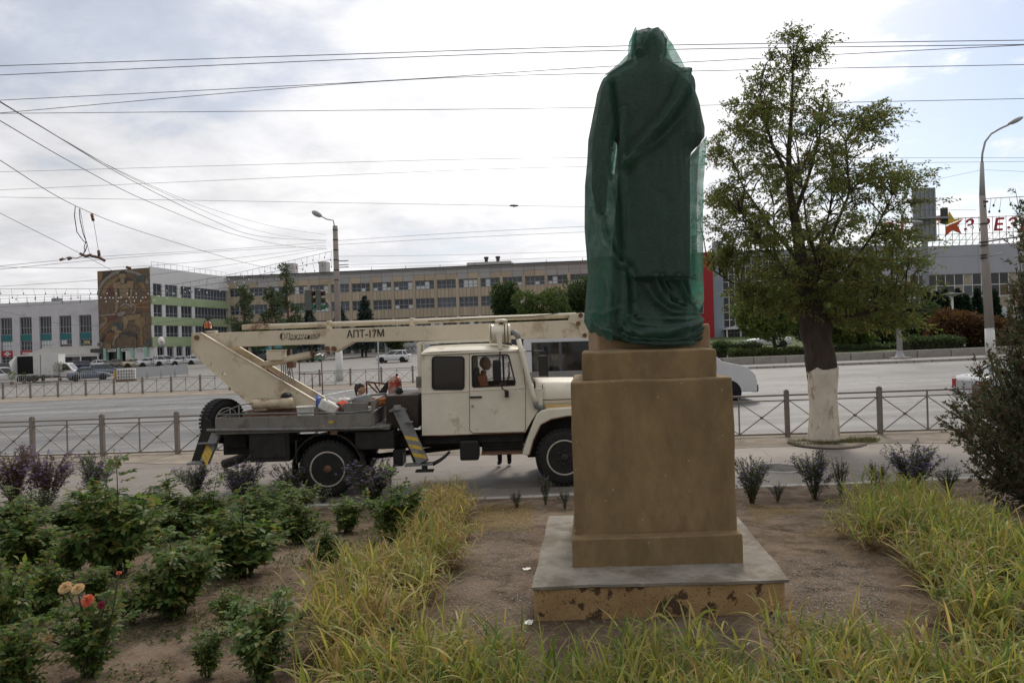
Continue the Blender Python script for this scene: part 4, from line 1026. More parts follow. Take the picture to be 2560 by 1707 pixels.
for y in (.42, 1.7): MB().lathe([(.09, 0), (.09, .03), (0, .045)], 18, (hx1 + .03, y, hz0 + .05), 'X').build('headlight', m_glassc, tr)
MB().box(hx1 + .12, hx1 + .24, .12, 1.98, hz0 - .55, hz0 - .33).build('bumper', m_greyp, tr, bevel=.02)
# front fenders
fen = [(1306, 1134), (1318, 1098), (1332, 1060), (1342, 1036), (1352, 1027), (1372, 1022), (1432, 1018), (1478, 1022), (1496, 1050), (1503, 1075)]
inn = [(1492, 1082), (1478, 1052), (1450, 1038), (1420, 1040), (1378, 1048), (1352, 1062), (1334, 1100), (1324, 1136), (1318, 1139)]
for y0_, y1_ in ((.0, .06), (2.0, 2.06)):
    MB().prism([T2(a, b, 0) for a, b in fen + inn], y0_, y1_).build('fender', m_cab, tr, bevel=.02)
for ya, yb in ((.05, .45), (1.6, 2.01)):
    V = [(T2(a, b, 0)[0], y, T2(a, b, 0)[1]) for y in (ya, yb) for a, b in fen]; MB().grid(V, len(fen), 2).build('fender_top', m_cab, tr)
arc = [T(a, b, .0) for a, b in inn]; MB().tube(arc, .01, 6).build('fender_lip', m_rust, tr)
# wheel-well lining and engine block keep the view closed
MB().box(fc[0] - .62, fc[0] + .55, .45, 1.6, fc[2] - .05, hz0 + .1).build('engine_block', m_dark, tr)
MB().box(T(1060, 1092, .2)[0], T(1310, 1092, .2)[0], .25, 1.9, T(1100, 1110, .2)[2], T(1100, 1089, .2)[2]).build('sill', m_dark, tr)
pxbox('fuel_tank', 1150, 1101, 1196, 1152, .05, .5, m_black, bev=.03)
pxbox('step_board', 1203, 1131, 1310, 1138, .02, .36, m_rust, bev=.006); pxbox('step_riser', 1205, 1090, 1308, 1131, .30, .36, m_dark)
for k in range(4): MB().tube([T(1212, 1098 + 8 * k, .28), T(1300, 1095 + 8 * k, .28)], .006, 5).build('step_rib', m_dark, tr)
# --- mirrors
def mirror(px0, py0, px1, py1, y, s):
    a, b = T(px0, py1, y), T(px1, py0, y)
    return MB().box(a[0], b[0], y, y + .05, a[2], b[2]).build('mirror', m_black, tr, bevel=.03, seg=3)
mr_ = mirror(1233, 899, 1252, 955, -.14, -1)
MB().tube([T(1252, 880, CY0), T(1250, 880, -.1), T(1249, 900, -.1), T(1250, 950, -.1), T(1256, 972, -.08), T(1267, 978, -.02)], .012, 6).build('mirror_arm', m_black, mr_)
MB().box(T(1262, 990, 0)[0], T(1272, 990, 0)[0], -.03, .12, T(1266, 993, 0)[2], T(1266, 977, 0)[2]).build('mirror_bracket', m_black, mr_, bevel=.008)
m2_ = mirror(1347, 888, 1370, 941, 2.25, 1)
MB().tube([T(1316, 878, 2.0), T(1340, 877, 2.25), T(1362, 878, 2.25), T(1367, 890, 2.25), T(1370, 945, 2.25), T(1366, 955, 2.2)], .012, 6).build('mirror_arm', m_black, m2_)
# --- air intake on the roof and its pipe
dz = T(1250, 834, .35); MB().lathe([(.10, -.19), (.17, -.185), (.175, -.14), (.165, -.13), (.165, .0), (.172, .01), (.165, .02), (.165, .13), (.17, .185), (.09, .19)], 22, dz, 'X').build('air_filter', m_cab, tr)
cap_ = T(1253, 806, .35); MB().lathe([(.035, -.06), (.035, .0), (.10, .005), (.115, .03), (.09, .055), (0, .065)], 20, cap_).build('intake_cap', m_cab, tr); MB().lathe([(.04, -.08), (.04, .01)], 12, cap_).build('intake_neck', m_rust, tr)
MB().prism([T2(a, b, .12) for a, b in ((1238, 828), (1254, 828), (1256, 872), (1246, 874))], .10, .14).build('filter_bracket', m_cab, tr, bevel=.008)
for k, px in enumerate((1228, 1262, 1270)): MB().lathe([(.176, -.008), (.176, .008)], 22, T(px, 834, .35), 'X').build('filter_band', m_rust, tr)
MB().tube([T(1276, 832, .3), T(1286, 831, .22), T(1294, 838, .15), T(1297, 850, .08)], [.05, .05, .05, .045], 12).build('rubber_elbow', m_strip, tr)
MB().tube([T(1296, 848, .08), T(1304, 880, .05), T(1322, 950, .04), T(1332, 985, .04), T(1339, 1008, .04)], .042, 12).build('intake_pipe', m_cab, tr)
MB().tube([T(1338, 1004, .04), T(1341, 1015, .06), T(1348, 1019, .1), T(1358, 1018, .16)], .048, 12).build('rubber_elbow', m_strip, tr)
MB().tube([T(1335, 973, .05), T(1345, 972, .0), T(1352, 972, .05)], .016, 6).build('pipe_clamp', m_cab, tr)

# ------------------------------------------------------------------ things lying on the truck's bed
def bedthing(name, label, cat, px, py, y):
    q = Vector(T(px, py, y)) + TO; return thing(name, label, cat, q)
m_white = M('white_plastic', (.70, .69, .64), .45, .08, 6, dirt=(.35, .3, .22), dsc=4, damt=.4)
k1 = bedthing('paint_bucket', 'white plastic bucket standing on the truck bed beside the turret', 'bucket', 764, 1046, .22)
MB().lathe([(.125, 0), (.15, .20), (.158, .205), (.158, .215), (.145, .21), (.12, .03), (0, .03)], 24).build('body', m_white, k1); MB().tube([(-.155, 0, .2), (-.1, -.14, .1), (.1, -.14, .1), (.155, 0, .2)], .004, 5).build('handle', m_steel, k1)
m_blue = M('blue_plastic', (.10, .16, .42), .4, .1, 5)
k2_ = bedthing('blue_canister', 'small blue plastic canister between the turret plates', 'canister', 794, 1018, .9)
MB().box(-.06, .06, -.1, .1, 0, .19).build('body', m_blue, k2_, bevel=.03); MB().lathe([(.025, .19), (.025, .23), (0, .235)], 12).build('cap', m_blue, k2_)
k3_ = bedthing('white_jerrycan', 'white jerrycan lying tilted on the truck bed by the red cloth', 'canister', 824, 1034, .3)
jo = MB().box(-.17, .17, -.1, .1, -.09, .09).build('body', m_white, k3_, (0, 0, .12), (0, R(28), 0), bevel=.035, seg=3); MB().tube([(-.1, 0, .09), (-.08, 0, .15), (.06, 0, .15), (.1, 0, .09)], .018, 8).build('handle', m_white, jo); MB().lathe([(.03, 0), (.03, .05), (0, .055)], 12, (.17, 0, .05), 'X').build('cap', M('red_cap', (.5, .03, .02), .4), jo)
k4_ = bedthing('white_jug', 'squat white plastic jug behind the red cloth on the truck', 'jug', 860, 1013, .8)
MB().box(-.11, .11, -.1, .1, 0, .13).build('body', m_white, k4_, bevel=.03); MB().lathe([(.03, .13), (.03, .16), (0, .165)], 12).build('cap', m_white, k4_)
m_redc = M('red_cloth', (.62, .05, .02), .85, .15, 6)
k5_ = bedthing('red_cloth', 'bright red cloth crumpled on the truck bed', 'cloth', 856, 1024, .45)
V = []
for j in range(16):
    for i in range(22):
        u, v = i / 21 - .5, j / 15 - .5
        h = .13 * max(0, 1 - (abs(u * 1.7) + .35 * abs(v)) ** 1.2) + .05 * mnoise.noise(Vector((u * 7, v * 7, 2))) + .03 * math.sin(u * 17 + v * 9) * (.5 - abs(v))
        V.append((u * .34, v * .34, .02 + max(0, h)))
MB().grid(V, 22, 16).build('sheet', m_redc, k5_)
m_or = M('orange_rope', (.50, .19, .06), .8, .2, 9)
k6_ = bedthing('orange_straps', 'coil of orange straps in the grey basket behind the cab', 'strap', 944, 1010, .60)
r1 = random.Random(3)
for k in range(5):
    pts = [(.16 * math.cos(a + k) * (1 + .2 * math.sin(3 * a)), .12 * math.sin(a + k), .02 + .018 * k + .02 * math.sin(2 * a + k)) for a in lin(0, 5.6, 26)]
    MB().tube(pts, .016, 6).build('strap', m_or, k6_)
k7_ = bedthing('steel_tray', 'scuffed grey metal tray resting tilted in the basket', 'tray', 908, 1013, .5)
MB().box(-.16, .16, -.14, .14, 0, .16).build('body', M('galvanised', (.30, .31, .31), .45, .2, 6, metal=.5), k7_, (0, 0, .02), (0, R(-12), 0), bevel=.02)
k8_ = bedthing('rag_heap', 'dark oily rags heaped beside the red cloth', 'rags', 862, 1034, .22)
V = []
for j in range(12):
    for i in range(16):
        u, v = i / 15 - .5, j / 11 - .5; V.append((u * .26, v * .22, .005 + .09 * max(0, 1 - 4 * (u * u + v * v)) + .03 * mnoise.noise(Vector((u * 9, v * 9, 7)))))
MB().grid(V, 16, 12).build('rags', m_dark, k8_)

# rust along seams and edges of the cab
for pts in ([(1172, 1086), (1240, 1083), (1312, 1081)], [(1056, 1089), (1110, 1088.5), (1172, 1086)], [(1175, 884), (1215, 881), (1250, 880)], [(1100, 880), (1140, 880), (1172, 879)]):
    MB().tube([T(a, b, CY0 - .014) for a, b in pts], [.006, .012, .005], 5).build('rust_seam', m_rust, near_side)
MB().tube([T(1300, 868, CY0 - .02), T(1312, 920, CY0 - .02), T(1330, 972, CY0 - .02)], .007, 5).build('windscreen_seal', m_black, tr)

# ------------------------------------------------------------------ buildings
def RANDM(name, ca, cb, rough=.85, sc=3.0):
    """Each object with this material gets its own shade between ca and cb."""
    if name in _mats: return _mats[name]
    m, t, b = newmat(name)
    oi = N(t, 'ShaderNodeObjectInfo'); co = N(t, 'ShaderNodeTexCoord'); n = N(t, 'ShaderNodeTexNoise'); n.inputs['Scale'].default_value = sc; n.inputs['Detail'].default_value = 5; L(t, co.outputs['Object'], n.inputs['Vector'])
    f = MATH(t, 'MULTIPLY_ADD', n.outputs['Fac'], .5, MATH(t, 'MULTIPLY', oi.outputs['Random'], .5))
    x = N(t, 'ShaderNodeMix', data_type='RGBA'); L(t, f, x.inputs[0]); x.inputs[6].default_value = rgb(ca); x.inputs[7].default_value = rgb(cb)
    L(t, x.outputs[2], b.inputs['Base Color']); b.inputs['Roughness'].default_value = rough; _mats[name] = m; return m
m_wbld = M('white_render', (.56, .55, .57), .85, .06, .5, dirt=(.42, .41, .42), dsc=.35, damt=.5)
m_wbld2 = M('clean_white_render', (.66, .66, .66), .85, .05, .5)
m_teal = M('teal_panel', (.035, .16, .165), .7, .1, .8)
m_green = M('pale_green_panel', (.34, .42, .25), .8, .06, .6, dirt=(.26, .36, .18), dsc=.5)
m_tile = RANDM('tan_tile', (.36, .295, .215), (.54, .455, .34))
m_tile2 = RANDM('grey_tile', (.34, .335, .325), (.46, .45, .435))
m_wframe = M('grey_window_frame', (.30, .31, .33), .6, .08, 1)
m_wframew = M('white_window_frame', (.62, .62, .62), .6, .05, 1)
def paneglass(name, ca, cb):
    if name in _mats: return _mats[name]
    m, t, b = newmat(name); oi = N(t, 'ShaderNodeObjectInfo'); x = N(t, 'ShaderNodeMix', data_type='RGBA'); L(t, oi.outputs['Random'], x.inputs[0])
    x.inputs[6].default_value = rgb(ca); x.inputs[7].default_value = rgb(cb); L(t, x.outputs[2], b.inputs['Base Color']); b.inputs['Roughness'].default_value = .22; b.inputs['Specular IOR Level'].default_value = .6
    _mats[name] = m; return m
m_pane = paneglass('window_pane', (.025, .03, .038), (.10, .12, .14)); m_paned = paneglass('dark_pane', (.012, .012, .016), (.045, .043, .05))
m_light = M('pale_blind_sky', (.62, .66, .66), .8, .08, 1)  # shop blinds, and office panes painted as bright sky
m_roofd = M('roof_felt', (.06, .06, .06), .9, .2, 1)
_wcache = {}
def win(parent, x, z0, z1, w, cols, rows, y=0., fm=None, gm=None, th=.09, fr=.1):
    """Window: frame bars with recessed panes; alike windows share their meshes."""
    fm = fm or m_wframe; gm = gm or m_pane
    key = (round(w, 2), round(z1 - z0, 2), cols, tuple(rows), fm.name, gm.name)
    if key not in _wcache:
        h = z1 - z0; f = MB()
        f.box(-w / 2, w / 2, -th, .02, 0, fr).box(-w / 2, w / 2, -th, .02, h - fr, h)
        for k in range(cols + 1):
            xx = -w / 2 + (w - fr) * k / cols; f.box(xx, xx + fr, -th + .004, .02, fr, h - fr)
        for r_ in rows: f.box(-w / 2 + fr, w / 2 - fr, -th + .008, .02, h * r_ - fr / 2, h * r_ + fr / 2)
        o = f.build('window', fm, parent); p = MB().box(-w / 2 + .02, w / 2 - .02, .0, .03, .02, h - .02).build('pane', gm, o)
        _wcache[key] = (o, p); o.location = (x, y, z0); return o
    o0, p0 = _wcache[key]; o = inst(o0, parent, (x, y, z0)); inst(p0, o); return o
C = CAMZ
# --- long tiled office building
A, B = Vector((-58.3, 141, 0)), Vector((20, 130.3, 0)); Lb = (B - A).length; rzb = math.atan2(B.y - A.y, B.x - A.x)
lb = thing('office_building', 'long three-storey brown tiled office building with ribbon windows beyond the plaza', 'building', A, rzb)
MB().box(0, Lb, .35, 16, -1, C + 14.7).build('wall', m_roofd, lb)
MB().box(-.2, Lb + .2, -.45, 16.2, C + 14.7, C + 15.05).build('cornice', m_tile2, lb); MB().box(-.25, Lb + .25, -.5, -.45, C + 14.85, C + 15.1).build('roof_edge', m_roofd, lb)
nb = 18; bw = Lb / nb; r6 = random.Random(11)
colp = MB().box(-.28, .28, -.12, .36, -1, C + 13).build('column', m_tile, lb)
for k in range(nb + 1):
    if k: o = inst(colp, lb, (k * bw, 0, 0))
    else: colp.location = (0, 0, 0)
rowsz = [(12.45, 10.85), (9.0, 7.1), (5.3, 3.4)]; spz = [(10.85, 9.0), (7.1, 5.3), (3.4, 1.6)]
tw = (bw - .56) / 5
tprotos = {}
for k in range(nb):
    xc = (k + .5) * bw
    for r_, (zt_, zb_) in enumerate(rowsz):
        o = win(lb, xc, C + zb_, C + zt_, bw - .56, 4, [.42], .25)
        for q in range(4):
            if r6.random() < (.42 if r_ == 0 else .3):
                w4 = (bw - .66) / 4; hh = (zt_ - zb_) * r6.choice([.32, .32, .3, .85])
                MB().box(-w4 * .42, w4 * .42, -.05, -.01, 0.12, .12 + hh).build('blind_sky_pane', m_light, o, ((q - 1.5) * w4, 0, 0))  # pale pane painted for the bright sky seen through the building
    for r_, (zt_, zb_) in enumerate(spz):
        for q in range(5):
            g = m_tile2 if (r_ == 2 and k > 15) else m_tile
            key = (r_, g.name)
            pos = (k * bw + .28 + tw * (q + .5), .0, C + zb_)
            if key not in tprotos: tprotos[key] = MB().box(-tw / 2 + .025, tw / 2 - .025, -.03, .36, .04, zt_ - zb_ - .04).build('tile_panel', g, lb, pos)
            else: inst(tprotos[key], lb, (pos[0], r6.uniform(-.02, .02), pos[2]))
    for q in range(2):
        g = m_tile2 if (k > 14 or r6.random() < .35) else m_tile
        key = ('f', g.name); pos = (k * bw + bw * (q + .5) / 2, 0, C + 12.5)
        if key not in tprotos: tprotos[key] = MB().box(-bw / 4 + .03, bw / 4 - .03, -.06, .36, .04, 1.2).build('fascia_panel', g, lb, pos)
        else: inst(tprotos[key], lb, pos)
        pos = (pos[0], 0, C + 13.72); g = m_tile2; key = ('g', g.name)
        if key not in tprotos: tprotos[key] = MB().box(-bw / 4 + .02, bw / 4 - .02, -.06, .36, .02, .95).build('fascia_panel', g, lb, pos)
        else: inst(tprotos[key], lb, pos)
    win(lb, xc, C - 1.6, C + 1.5, bw - .56, 3, [.75], .25, gm=m_paned)
# entrance signs low on the facade
m_turq = M('turquoise_poster', (.06, .36, .40), .6, .1, 1, dirt=(.5, .55, .5), dsc=.8)
m_signw = M('sign_white', (.65, .66, .66), .6, .05, 2); m_signb = M('sign_blue', (.08, .25, .48), .6, .1, 2); m_signr = M('sign_red', (.45, .025, .03), .55, .1, 2)
def mark(parent, name, x0, x1, y, z0, z1, mat): return MB().box(x0, x1, y - .03, y, z0, z1).build(name, mat, parent)
xs_ = lambda px: 0
for xa, xb, zz, mt in ((5.5, 9.5, .2, m_turq), (9.8, 14.0, .5, m_turq), (34.5, 37.5, 2.9, m_signb), (37.8, 41, 2.95, m_roofd), (41.3, 43, 2.95, m_signw)):
    s_ = mark(lb, 'sign_board', xa, xb, -.16, C + zz - .6, C + zz + (.5 if zz > 2 else .9), mt)
text('SAVE 21', 'lettering', .8, m_signw, lb, (36, -.2, C + 2.85), (R(90), 0, 0), .01); text('АРЕНДА', 'lettering', .6, m_signw, lb, (39.4, -.2, C + 2.9), (R(90), 0, 0), .01)
# roof structures
for xa, w, h in ((11.0, 2.0, 2.6), (18.5, 1.6, 2.6)): MB().box(xa, xa + w, 3, 5, C + 14.9, C + 15.05 + h).build('chimney', m_tile2, lb)
rh = MB().box(49.5, 58.5, 4, 9, C + 14.9, C + 16.2).build('roof_hut', m_tile2, lb)
for xx in (53.2, 55.6): MB().lathe([(.35, 0), (.35, .9), (.5, .95), (.5, 1.3), (0, 1.4)], 12, (xx, 6, C + 16.1)).build('vent', m_roofd, rh)
for k in range(11): MB().tube([(3 + k * 7, -.3, C + 15), (3 + k * 7, -.3, C + 15.6)], .05, 5).build('roof_post', m_roofd, lb)
# --- green and white wing receding from the mural
A2, B2 = Vector((-63.2, 120, 0)), Vector((-58.3, 141.2, 0)); Lg = (B2 - A2).length; rzg = math.atan2(B2.y - A2.y, B2.x - A2.x)
gb = thing('green_wing', 'white building wing with pale green bands and ribbon windows right of the mosaic', 'building', A2, rzg)
MB().box(0.4, Lg - .02, -.0 + .3, 6, -1.5, C + 14.8).build('wall', m_wbld2, gb)
MB().box(.0, Lg - .02, -.05, .3, C + 12.1, C + 15.0).build('parapet', m_wbld2, gb)
for zt_, zb_ in ((9.9, 8.4), (6.2, 4.7), (2.6, .9)): MB().box(.0, Lg - .02, -.12, .3, C + zb_, C + zt_).build('green_band', m_green, gb)
bays = [(.3, 2.6), (3.4, 6.6), (7.4, 10.4), (11.2, 21.0)]
for (x0, x1) in bays:
    for zt_, zb_ in ((12.1, 9.9), (8.4, 6.2), (4.7, 2.6)): win(gb, (x0 + x1) / 2, C + zb_, C + zt_, x1 - x0, max(2, int((x1 - x0) / .95)), [.3], .15)
for (x0, x1) in zip((0, 2.6, 6.6, 10.4), (.3, 3.4, 7.4, 11.2)): MB().box(x0, x1, -.08, .3, C + .9, C + 12.1).build('pillar', m_wbld2, gb)
for k in range(9):
    x = .4 + k * 2.4; MB().box(x, x + .7, -.06, .3, -1.5, C + .9).build('pillar', m_wbld2, gb); win(gb, x + 1.5, C - 1.9, C + .8, 1.6, 2, [.35], .2, gm=m_paned)
for k in range(14): MB().tube([(.3 + k * 1.6, 0, C + 15), (.3 + k * 1.6, 0, C + 15.9)], .03, 5).build('rail_post', m_wframe, gb)
MB().tube([(.3, 0, C + 15.9), (21.2, 0, C + 15.9)], .03, 5).build('roof_rail', m_wframe, gb)
sgn = MB().lathe([(.9, 0), (.9, -.1), (0, -.12)], 24, (1.9, -.15, C + 1.8), 'Y').build('round_sign', m_signw, gb)
MB().prism([(1.5, C + 1.9), (1.9, C + 1.5), (2.3, C + 1.9), (1.9, C + 1.75)], -.31, -.29).build('sign_mark', m_signr, sgn)
# --- mosaic end wall
A3 = Vector((-74.6, 123.4, 0)); Lm = (A2 - A3).length; rzm = math.atan2(A2.y - A3.y, A2.x - A3.x)
mw = thing('mosaic_wall', 'tall end wall covered by a brown mosaic of working figures', 'mosaic', A3, rzm)
MB().box(0, Lm, .05, .5, C + .9, C + 14.85).build('wall', m_wbld2, mw); MB().box(0, Lm - 2, .5, 14, C + .9, C + 14.6).build('core', m_wbld2, mw)
def mos(name, c, v=.25): return M(name, c, .85, v, 1.6, bump=.3, bsc=9)
mm = [mos('mosaic_brown', (.15, .11, .075), .35), mos('mosaic_ochre', (.235, .165, .09)), mos('mosaic_flesh', (.27, .20, .125)), mos('mosaic_dark', (.075, .065, .058)), mos('mosaic_rust', (.19, .095, .055)), mos('mosaic_grey', (.25, .225, .20)), mos('mosaic_teal', (.085, .095, .085)), mos('mosaic_maroon', (.14, .065, .055))]
def mq(x, y): return (((x - 130 - 42 * (y - 100) / 1270) / 803.) * Lm, C + 14.85 - (y - 92) / 1275. * 13.95)
mp0 = MB().box(.05, Lm - .12, -.02, .05, C + .92, C + 14.83).build('mosaic_ground', mm[0], mw)
lay = [0]
def mpoly(mi, pts):
    lay[0] += 1; MB().prism([mq(*p) for p in pts], -.03 - .0025 * lay[0], -.018).build('mosaic_shape', mm[mi], mp0)
def ringp(cx, cy, r0, r1, a0, a1, n=14): return [(cx + r1 * math.cos(R(a)), cy - r1 * math.sin(R(a))) for a in lin(a0, a1, n)] + [(cx + r0 * math.cos(R(a)), cy - r0 * math.sin(R(a))) for a in lin(a1, a0, n)]
mpoly(1, [(140, 120), (215, 118), (210, 240), (145, 250)]); mpoly(3, [(220, 115), (370, 108), (300, 170), (215, 245)])
mpoly(5, ringp(545, 520, 380, 420, 25, 175)); mpoly(1, ringp(545, 540, 290, 350, 100, 172)); mpoly(4, ringp(545, 540, 220, 280, 115, 175)); mpoly(1, ringp(545, 540, 300, 345, 15, 60))
mpoly(3, [(390, 300), (470, 235), (590, 230), (700, 270), (690, 420), (600, 560), (480, 560), (400, 420)])
mpoly(7, [(290, 380), (385, 380), (400, 540), (300, 530)]); mpoly(6, [(710, 220), (860, 200), (880, 300), (730, 340)])
for i in range(5): mpoly(1 if i % 2 else 4, [(700, 660 + i * 14), (930, 560 + i * 52), (940, 590 + i * 52), (700, 680 + i * 14)])
for i in range(4): mpoly((5, 1, 4, 1)[i], [(420, 800 + i * 10), (170, 1010 + i * 40), (165, 1040 + i * 42), (440, 830 + i * 10)])
mpoly(7, [(300, 840), (420, 820), (450, 860), (300, 980)]); mpoly(1, [(240, 840), (300, 860), (300, 930), (250, 920)]); mpoly(5, [(165, 820), (420, 800), (420, 830), (165, 840)])
mpoly(2, [(385, 300), (480, 290), (500, 330), (580, 330), (600, 290), (690, 290), (690, 360), (620, 400), (610, 560), (490, 560), (480, 400), (385, 370)])   # torso
mpoly(2, [(385, 300), (440, 310), (455, 560), (470, 720), (440, 800), (415, 790), (425, 600), (400, 420)]); mpoly(2, [(640, 310), (695, 300), (680, 460), (660, 600), (690, 740), (660, 740), (630, 600), (640, 460)])
mpoly(2, ringp(525, 205, 0, 52, 0, 360, 18)); mpoly(3, ringp(525, 165, 0, 56, 10, 170, 12)); mpoly(2, [(500, 240), (552, 240), (560, 320), (495, 320)])
mpoly(5, ringp(570, 740, 70, 95, 20, 160)); mpoly(1, ringp(570, 740, 0, 62, 0, 180)); mpoly(5, ringp(640, 740, 75, 95, -60, 70)); mpoly(5, [(460, 800), (560, 770), (580, 810), (520, 860), (450, 840)])
mpoly(2, [(530, 870), (600, 850), (720, 840), (760, 880), (700, 920), (620, 930), (590, 1060), (550, 1070), (540, 960)]); mpoly(6, [(390, 960), (530, 960), (540, 1050), (460, 1100), (400, 1060)])
mpoly(1, [(720, 880), (860, 880), (880, 1000), (830, 1060), (840, 1340), (810, 1340), (800, 1050), (720, 1000)]); mpoly(2, ringp(768, 850, 0, 36, 0, 360, 14)); mpoly(3, ringp(768, 835, 0, 38, 0, 180, 12))
mpoly(3, [(180, 1230), (300, 1090), (390, 1050), (420, 1080), (280, 1150), (210, 1280)]); mpoly(2, ringp(410, 1050, 0, 42, 0, 360, 14)); mpoly(2, [(430, 1080), (500, 1080), (530, 1110), (450, 1160), (420, 1200), (300, 1210), (300, 1180), (410, 1160)]); mpoly(4, [(280, 1110), (400, 1110), (420, 1150), (380, 1260), (280, 1230)])
mpoly(3, [(530, 1120), (640, 1095), (740, 1150), (760, 1220), (520, 1180)]); mpoly(0, [(540, 1160), (740, 1200), (750, 1370), (540, 1372)]); mpoly(5, ringp(560, 1300, 150, 175, 120, 190)); mpoly(5, ringp(190, 1300, 20, 45, 0, 360, 12)); mpoly(1, [(280, 1300), (360, 1300), (360, 1375), (285, 1378)]); mpoly(6, [(880, 1260), (950, 1250), (955, 1350), (890, 1350)])
# ground-floor recess below the mosaic: pillars, doors, name boards
MB().box(-3, Lm - .6, .8, 2, -1.5, C + .9).build('shopfront_wall', m_paned, mw)
for x in (1.0, 4.1, 7.2, 10.2): MB().box(x, x + .55, -.1, .5, -1.5, C + .9).build('pillar', M('mint_pillar', (.32, .50, .40), .8), mw)
for x in (1.9, 5.0, 8.2):
    s_ = mark(mw, 'name_board', x, x + 1.9, -.0, C + .25, C + .75, m_signw)
    for q in range(6): MB().box(x + .2 + q * .26, x + .38 + q * .26, -.045, -.03, C + .4, C + .6).build('board_letters', m_roofd, s_)
# --- white shop building on the left
A4 = Vector((-116, 133.4, 0)); B4 = Vector((-74.2, 127.5, 0)); Lw = (B4 - A4).length; rzw = math.atan2(B4.y - A4.y, B4.x - A4.x)
wb = thing('shop_building', 'white building with tall dark windows and teal bands left of the mosaic', 'building', A4, rzw)
MB().box(0, Lw, .35, 12, -1.5, C + 9.9).build('wall', m_paned, wb); MB().box(-.1, Lw, -.1, .4, C + 7.3, C + 10.1).build('fascia', m_wbld, wb); MB().box(-.1, Lw, .3, 12, C + 9.9, C + 10.05).build('roof', m_roofd, wb)
p4 = 4.19; xo = Lw - .35
r4 = random.Random(4)
for k in range(10):
    x1 = xo - k * p4; xw = x1 - 1.3
    MB().box(x1 - 4.19 - .02 + .02, x1 - 2.6, -.15, .36, -1.5, C + 7.3).build('pillar', m_wbld, wb)
    win(wb, xw, C + 4.0, C + 7.25, 2.56, 4, [.38], .2, gm=m_paned); MB().box(x1 - 2.6, x1 - .01, .05, .36, C + 2.85, C + 4.0).build('teal_band', m_teal, wb)
    o = win(wb, xw, C + .95, C + 2.85, 2.56, 4, [.5], .2, gm=m_pane if k % 2 else m_paned)
    if k in (2, 3, 5): MB().box(-1.1, 1.1 if k != 2 else .1, -.05, -.01, .9 if k == 2 else .15, 1.75).build('blind_sky_pane', m_light, o)
    if k == 1: MB().box(-.5, .5, -.06, -.01, 1.05, 1.5).build('window_poster', M('yellow_poster', (.5, .4, .12), .6), o)
    if k in (4, 5): 
        sg = mark(wb, 'sign_board', x1 - 2.75, x1 + .05, .0, C - .1, C + .95, m_signr)
        if k == 5: MB().lathe([(.42, -.06), (.42, -.04), (.26, -.04), (.26, -.06)], 20, (xw, 0, C + .42), 'Y').build('sign_ring', m_signw, sg); MB().box(xw - .75, xw + .75, -.055, -.035, C + .3, C + .5).build('sign_mark', m_signw, sg)
        else: MB().box(xw - 1.0, xw + .9, -.045, -.03, C + .45, C + .62).build('sign_mark', m_signw, sg); MB().box(xw - 1.0, xw + .4, -.045, -.03, C + .2, C + .34).build('sign_mark', m_signw, sg)
    else: MB().box(x1 - 2.6, x1 - .01, .05, .36, C + .4, C + .95).build('teal_band', m_teal if k < 1 else m_wbld, wb)
    win(wb, xw, C - 2.4, C - .1, 2.56, 3, [.7], .2, gm=m_paned)
for k in range(22): MB().tube([(1 + k * 1.9, .3, C + 10), (1 + k * 1.9, .3, C + 11)], .03, 5).build('rail_post', m_wframe, wb)
MB().tube([(1, .3, C + 11), (41, .3, C + 11)], .035, 5).build('roof_rail', m_wframe, wb); MB().tube([(1, .3, C + 10.5), (41, .3, C + 10.5)], .025, 5).build('roof_rail', m_wframe, wb)
MB().box(27.5, 29, 2, 3, C + 10, C + 10.9).build('roof_unit', m_wframe, wb)
# awning terrace in front
aw = thing('terrace_canopy', 'pale sloping shop canopy on white posts left of the mosaic', 'canopy', Vector((-90.5, 126.3, street(-90, 126))), rzw)
MB().add([(0, 0, 2.6), (15.5, 0, 2.6), (16.5, 3.5, 4.2), (1.5, 3.5, 4.2), (0, 0, 2.5), (15.5, 0, 2.5), (16.5, 3.5, 4.1), (1.5, 3.5, 4.1)], [(0, 1, 2, 3), (7, 6, 5, 4), (0, 4, 5, 1), (1, 5, 6, 2), (2, 6, 7, 3), (3, 7, 4, 0)]).build('canopy_roof', M('canopy_sheet', (.46, .44, .40), .7, .1, 1), aw)
for x in (.2, 4, 8, 11.8, 15.3): MB().box(x - .12, x + .12, -.05, .15, -.4, 2.5).build('post', m_wframew, aw)
MB().box(0, 15.5, .02, .2, 2.2, 2.5).build('fascia', m_wframew, aw)
# --- red, grey and glass building right of the statue
A5 = P(1700, 845, 111); A5.z = 0; rzr = R(-7.5)
rb = thing('red_office_building', 'red and grey clad building with a glass stair hall behind the right trees', 'building', A5, rzr)
m_redw = M('red_cladding', (.36, .022, .028), .6, .06, .6); m_blueg = M('blue_grey_cladding', (.26, .31, .36), .6, .05, .6)
def xr_(px): return (P(px, 800, 111).x - A5.x) / math.cos(rzr)
x1, x2, x3 = xr_(1782), xr_(1806), xr_(1885)
MB().box(-14, x1, 0, 14, -1, C + 13.5).build('red_wall', m_redw, rb); MB().box(x1, x2, .15, 14, -1, C + 13.2).build('grey_wall', m_blueg, rb); MB().box(x2, x3 + 22, .6, 14, -1, C + 12.6).build('dark_hall', m_paned, rb)
MB().box(x2, x3 + 22, .3, 14.2, C + 12.6, C + 13.4).build('roof_edge', m_blueg, rb); MB().box(x1 + .6, x2 + .4, 2, 4, C + 13.2, C + 15.5).build('roof_tower', m_blueg, rb)
for z in (10.3, 7.0, 3.6, .35):
    for xx in (x1 - 3.2, x1 - 8.2): win(rb, xx, C + z, C + z + 1.5, 3.2, 2, [], -.02, gm=m_paned)
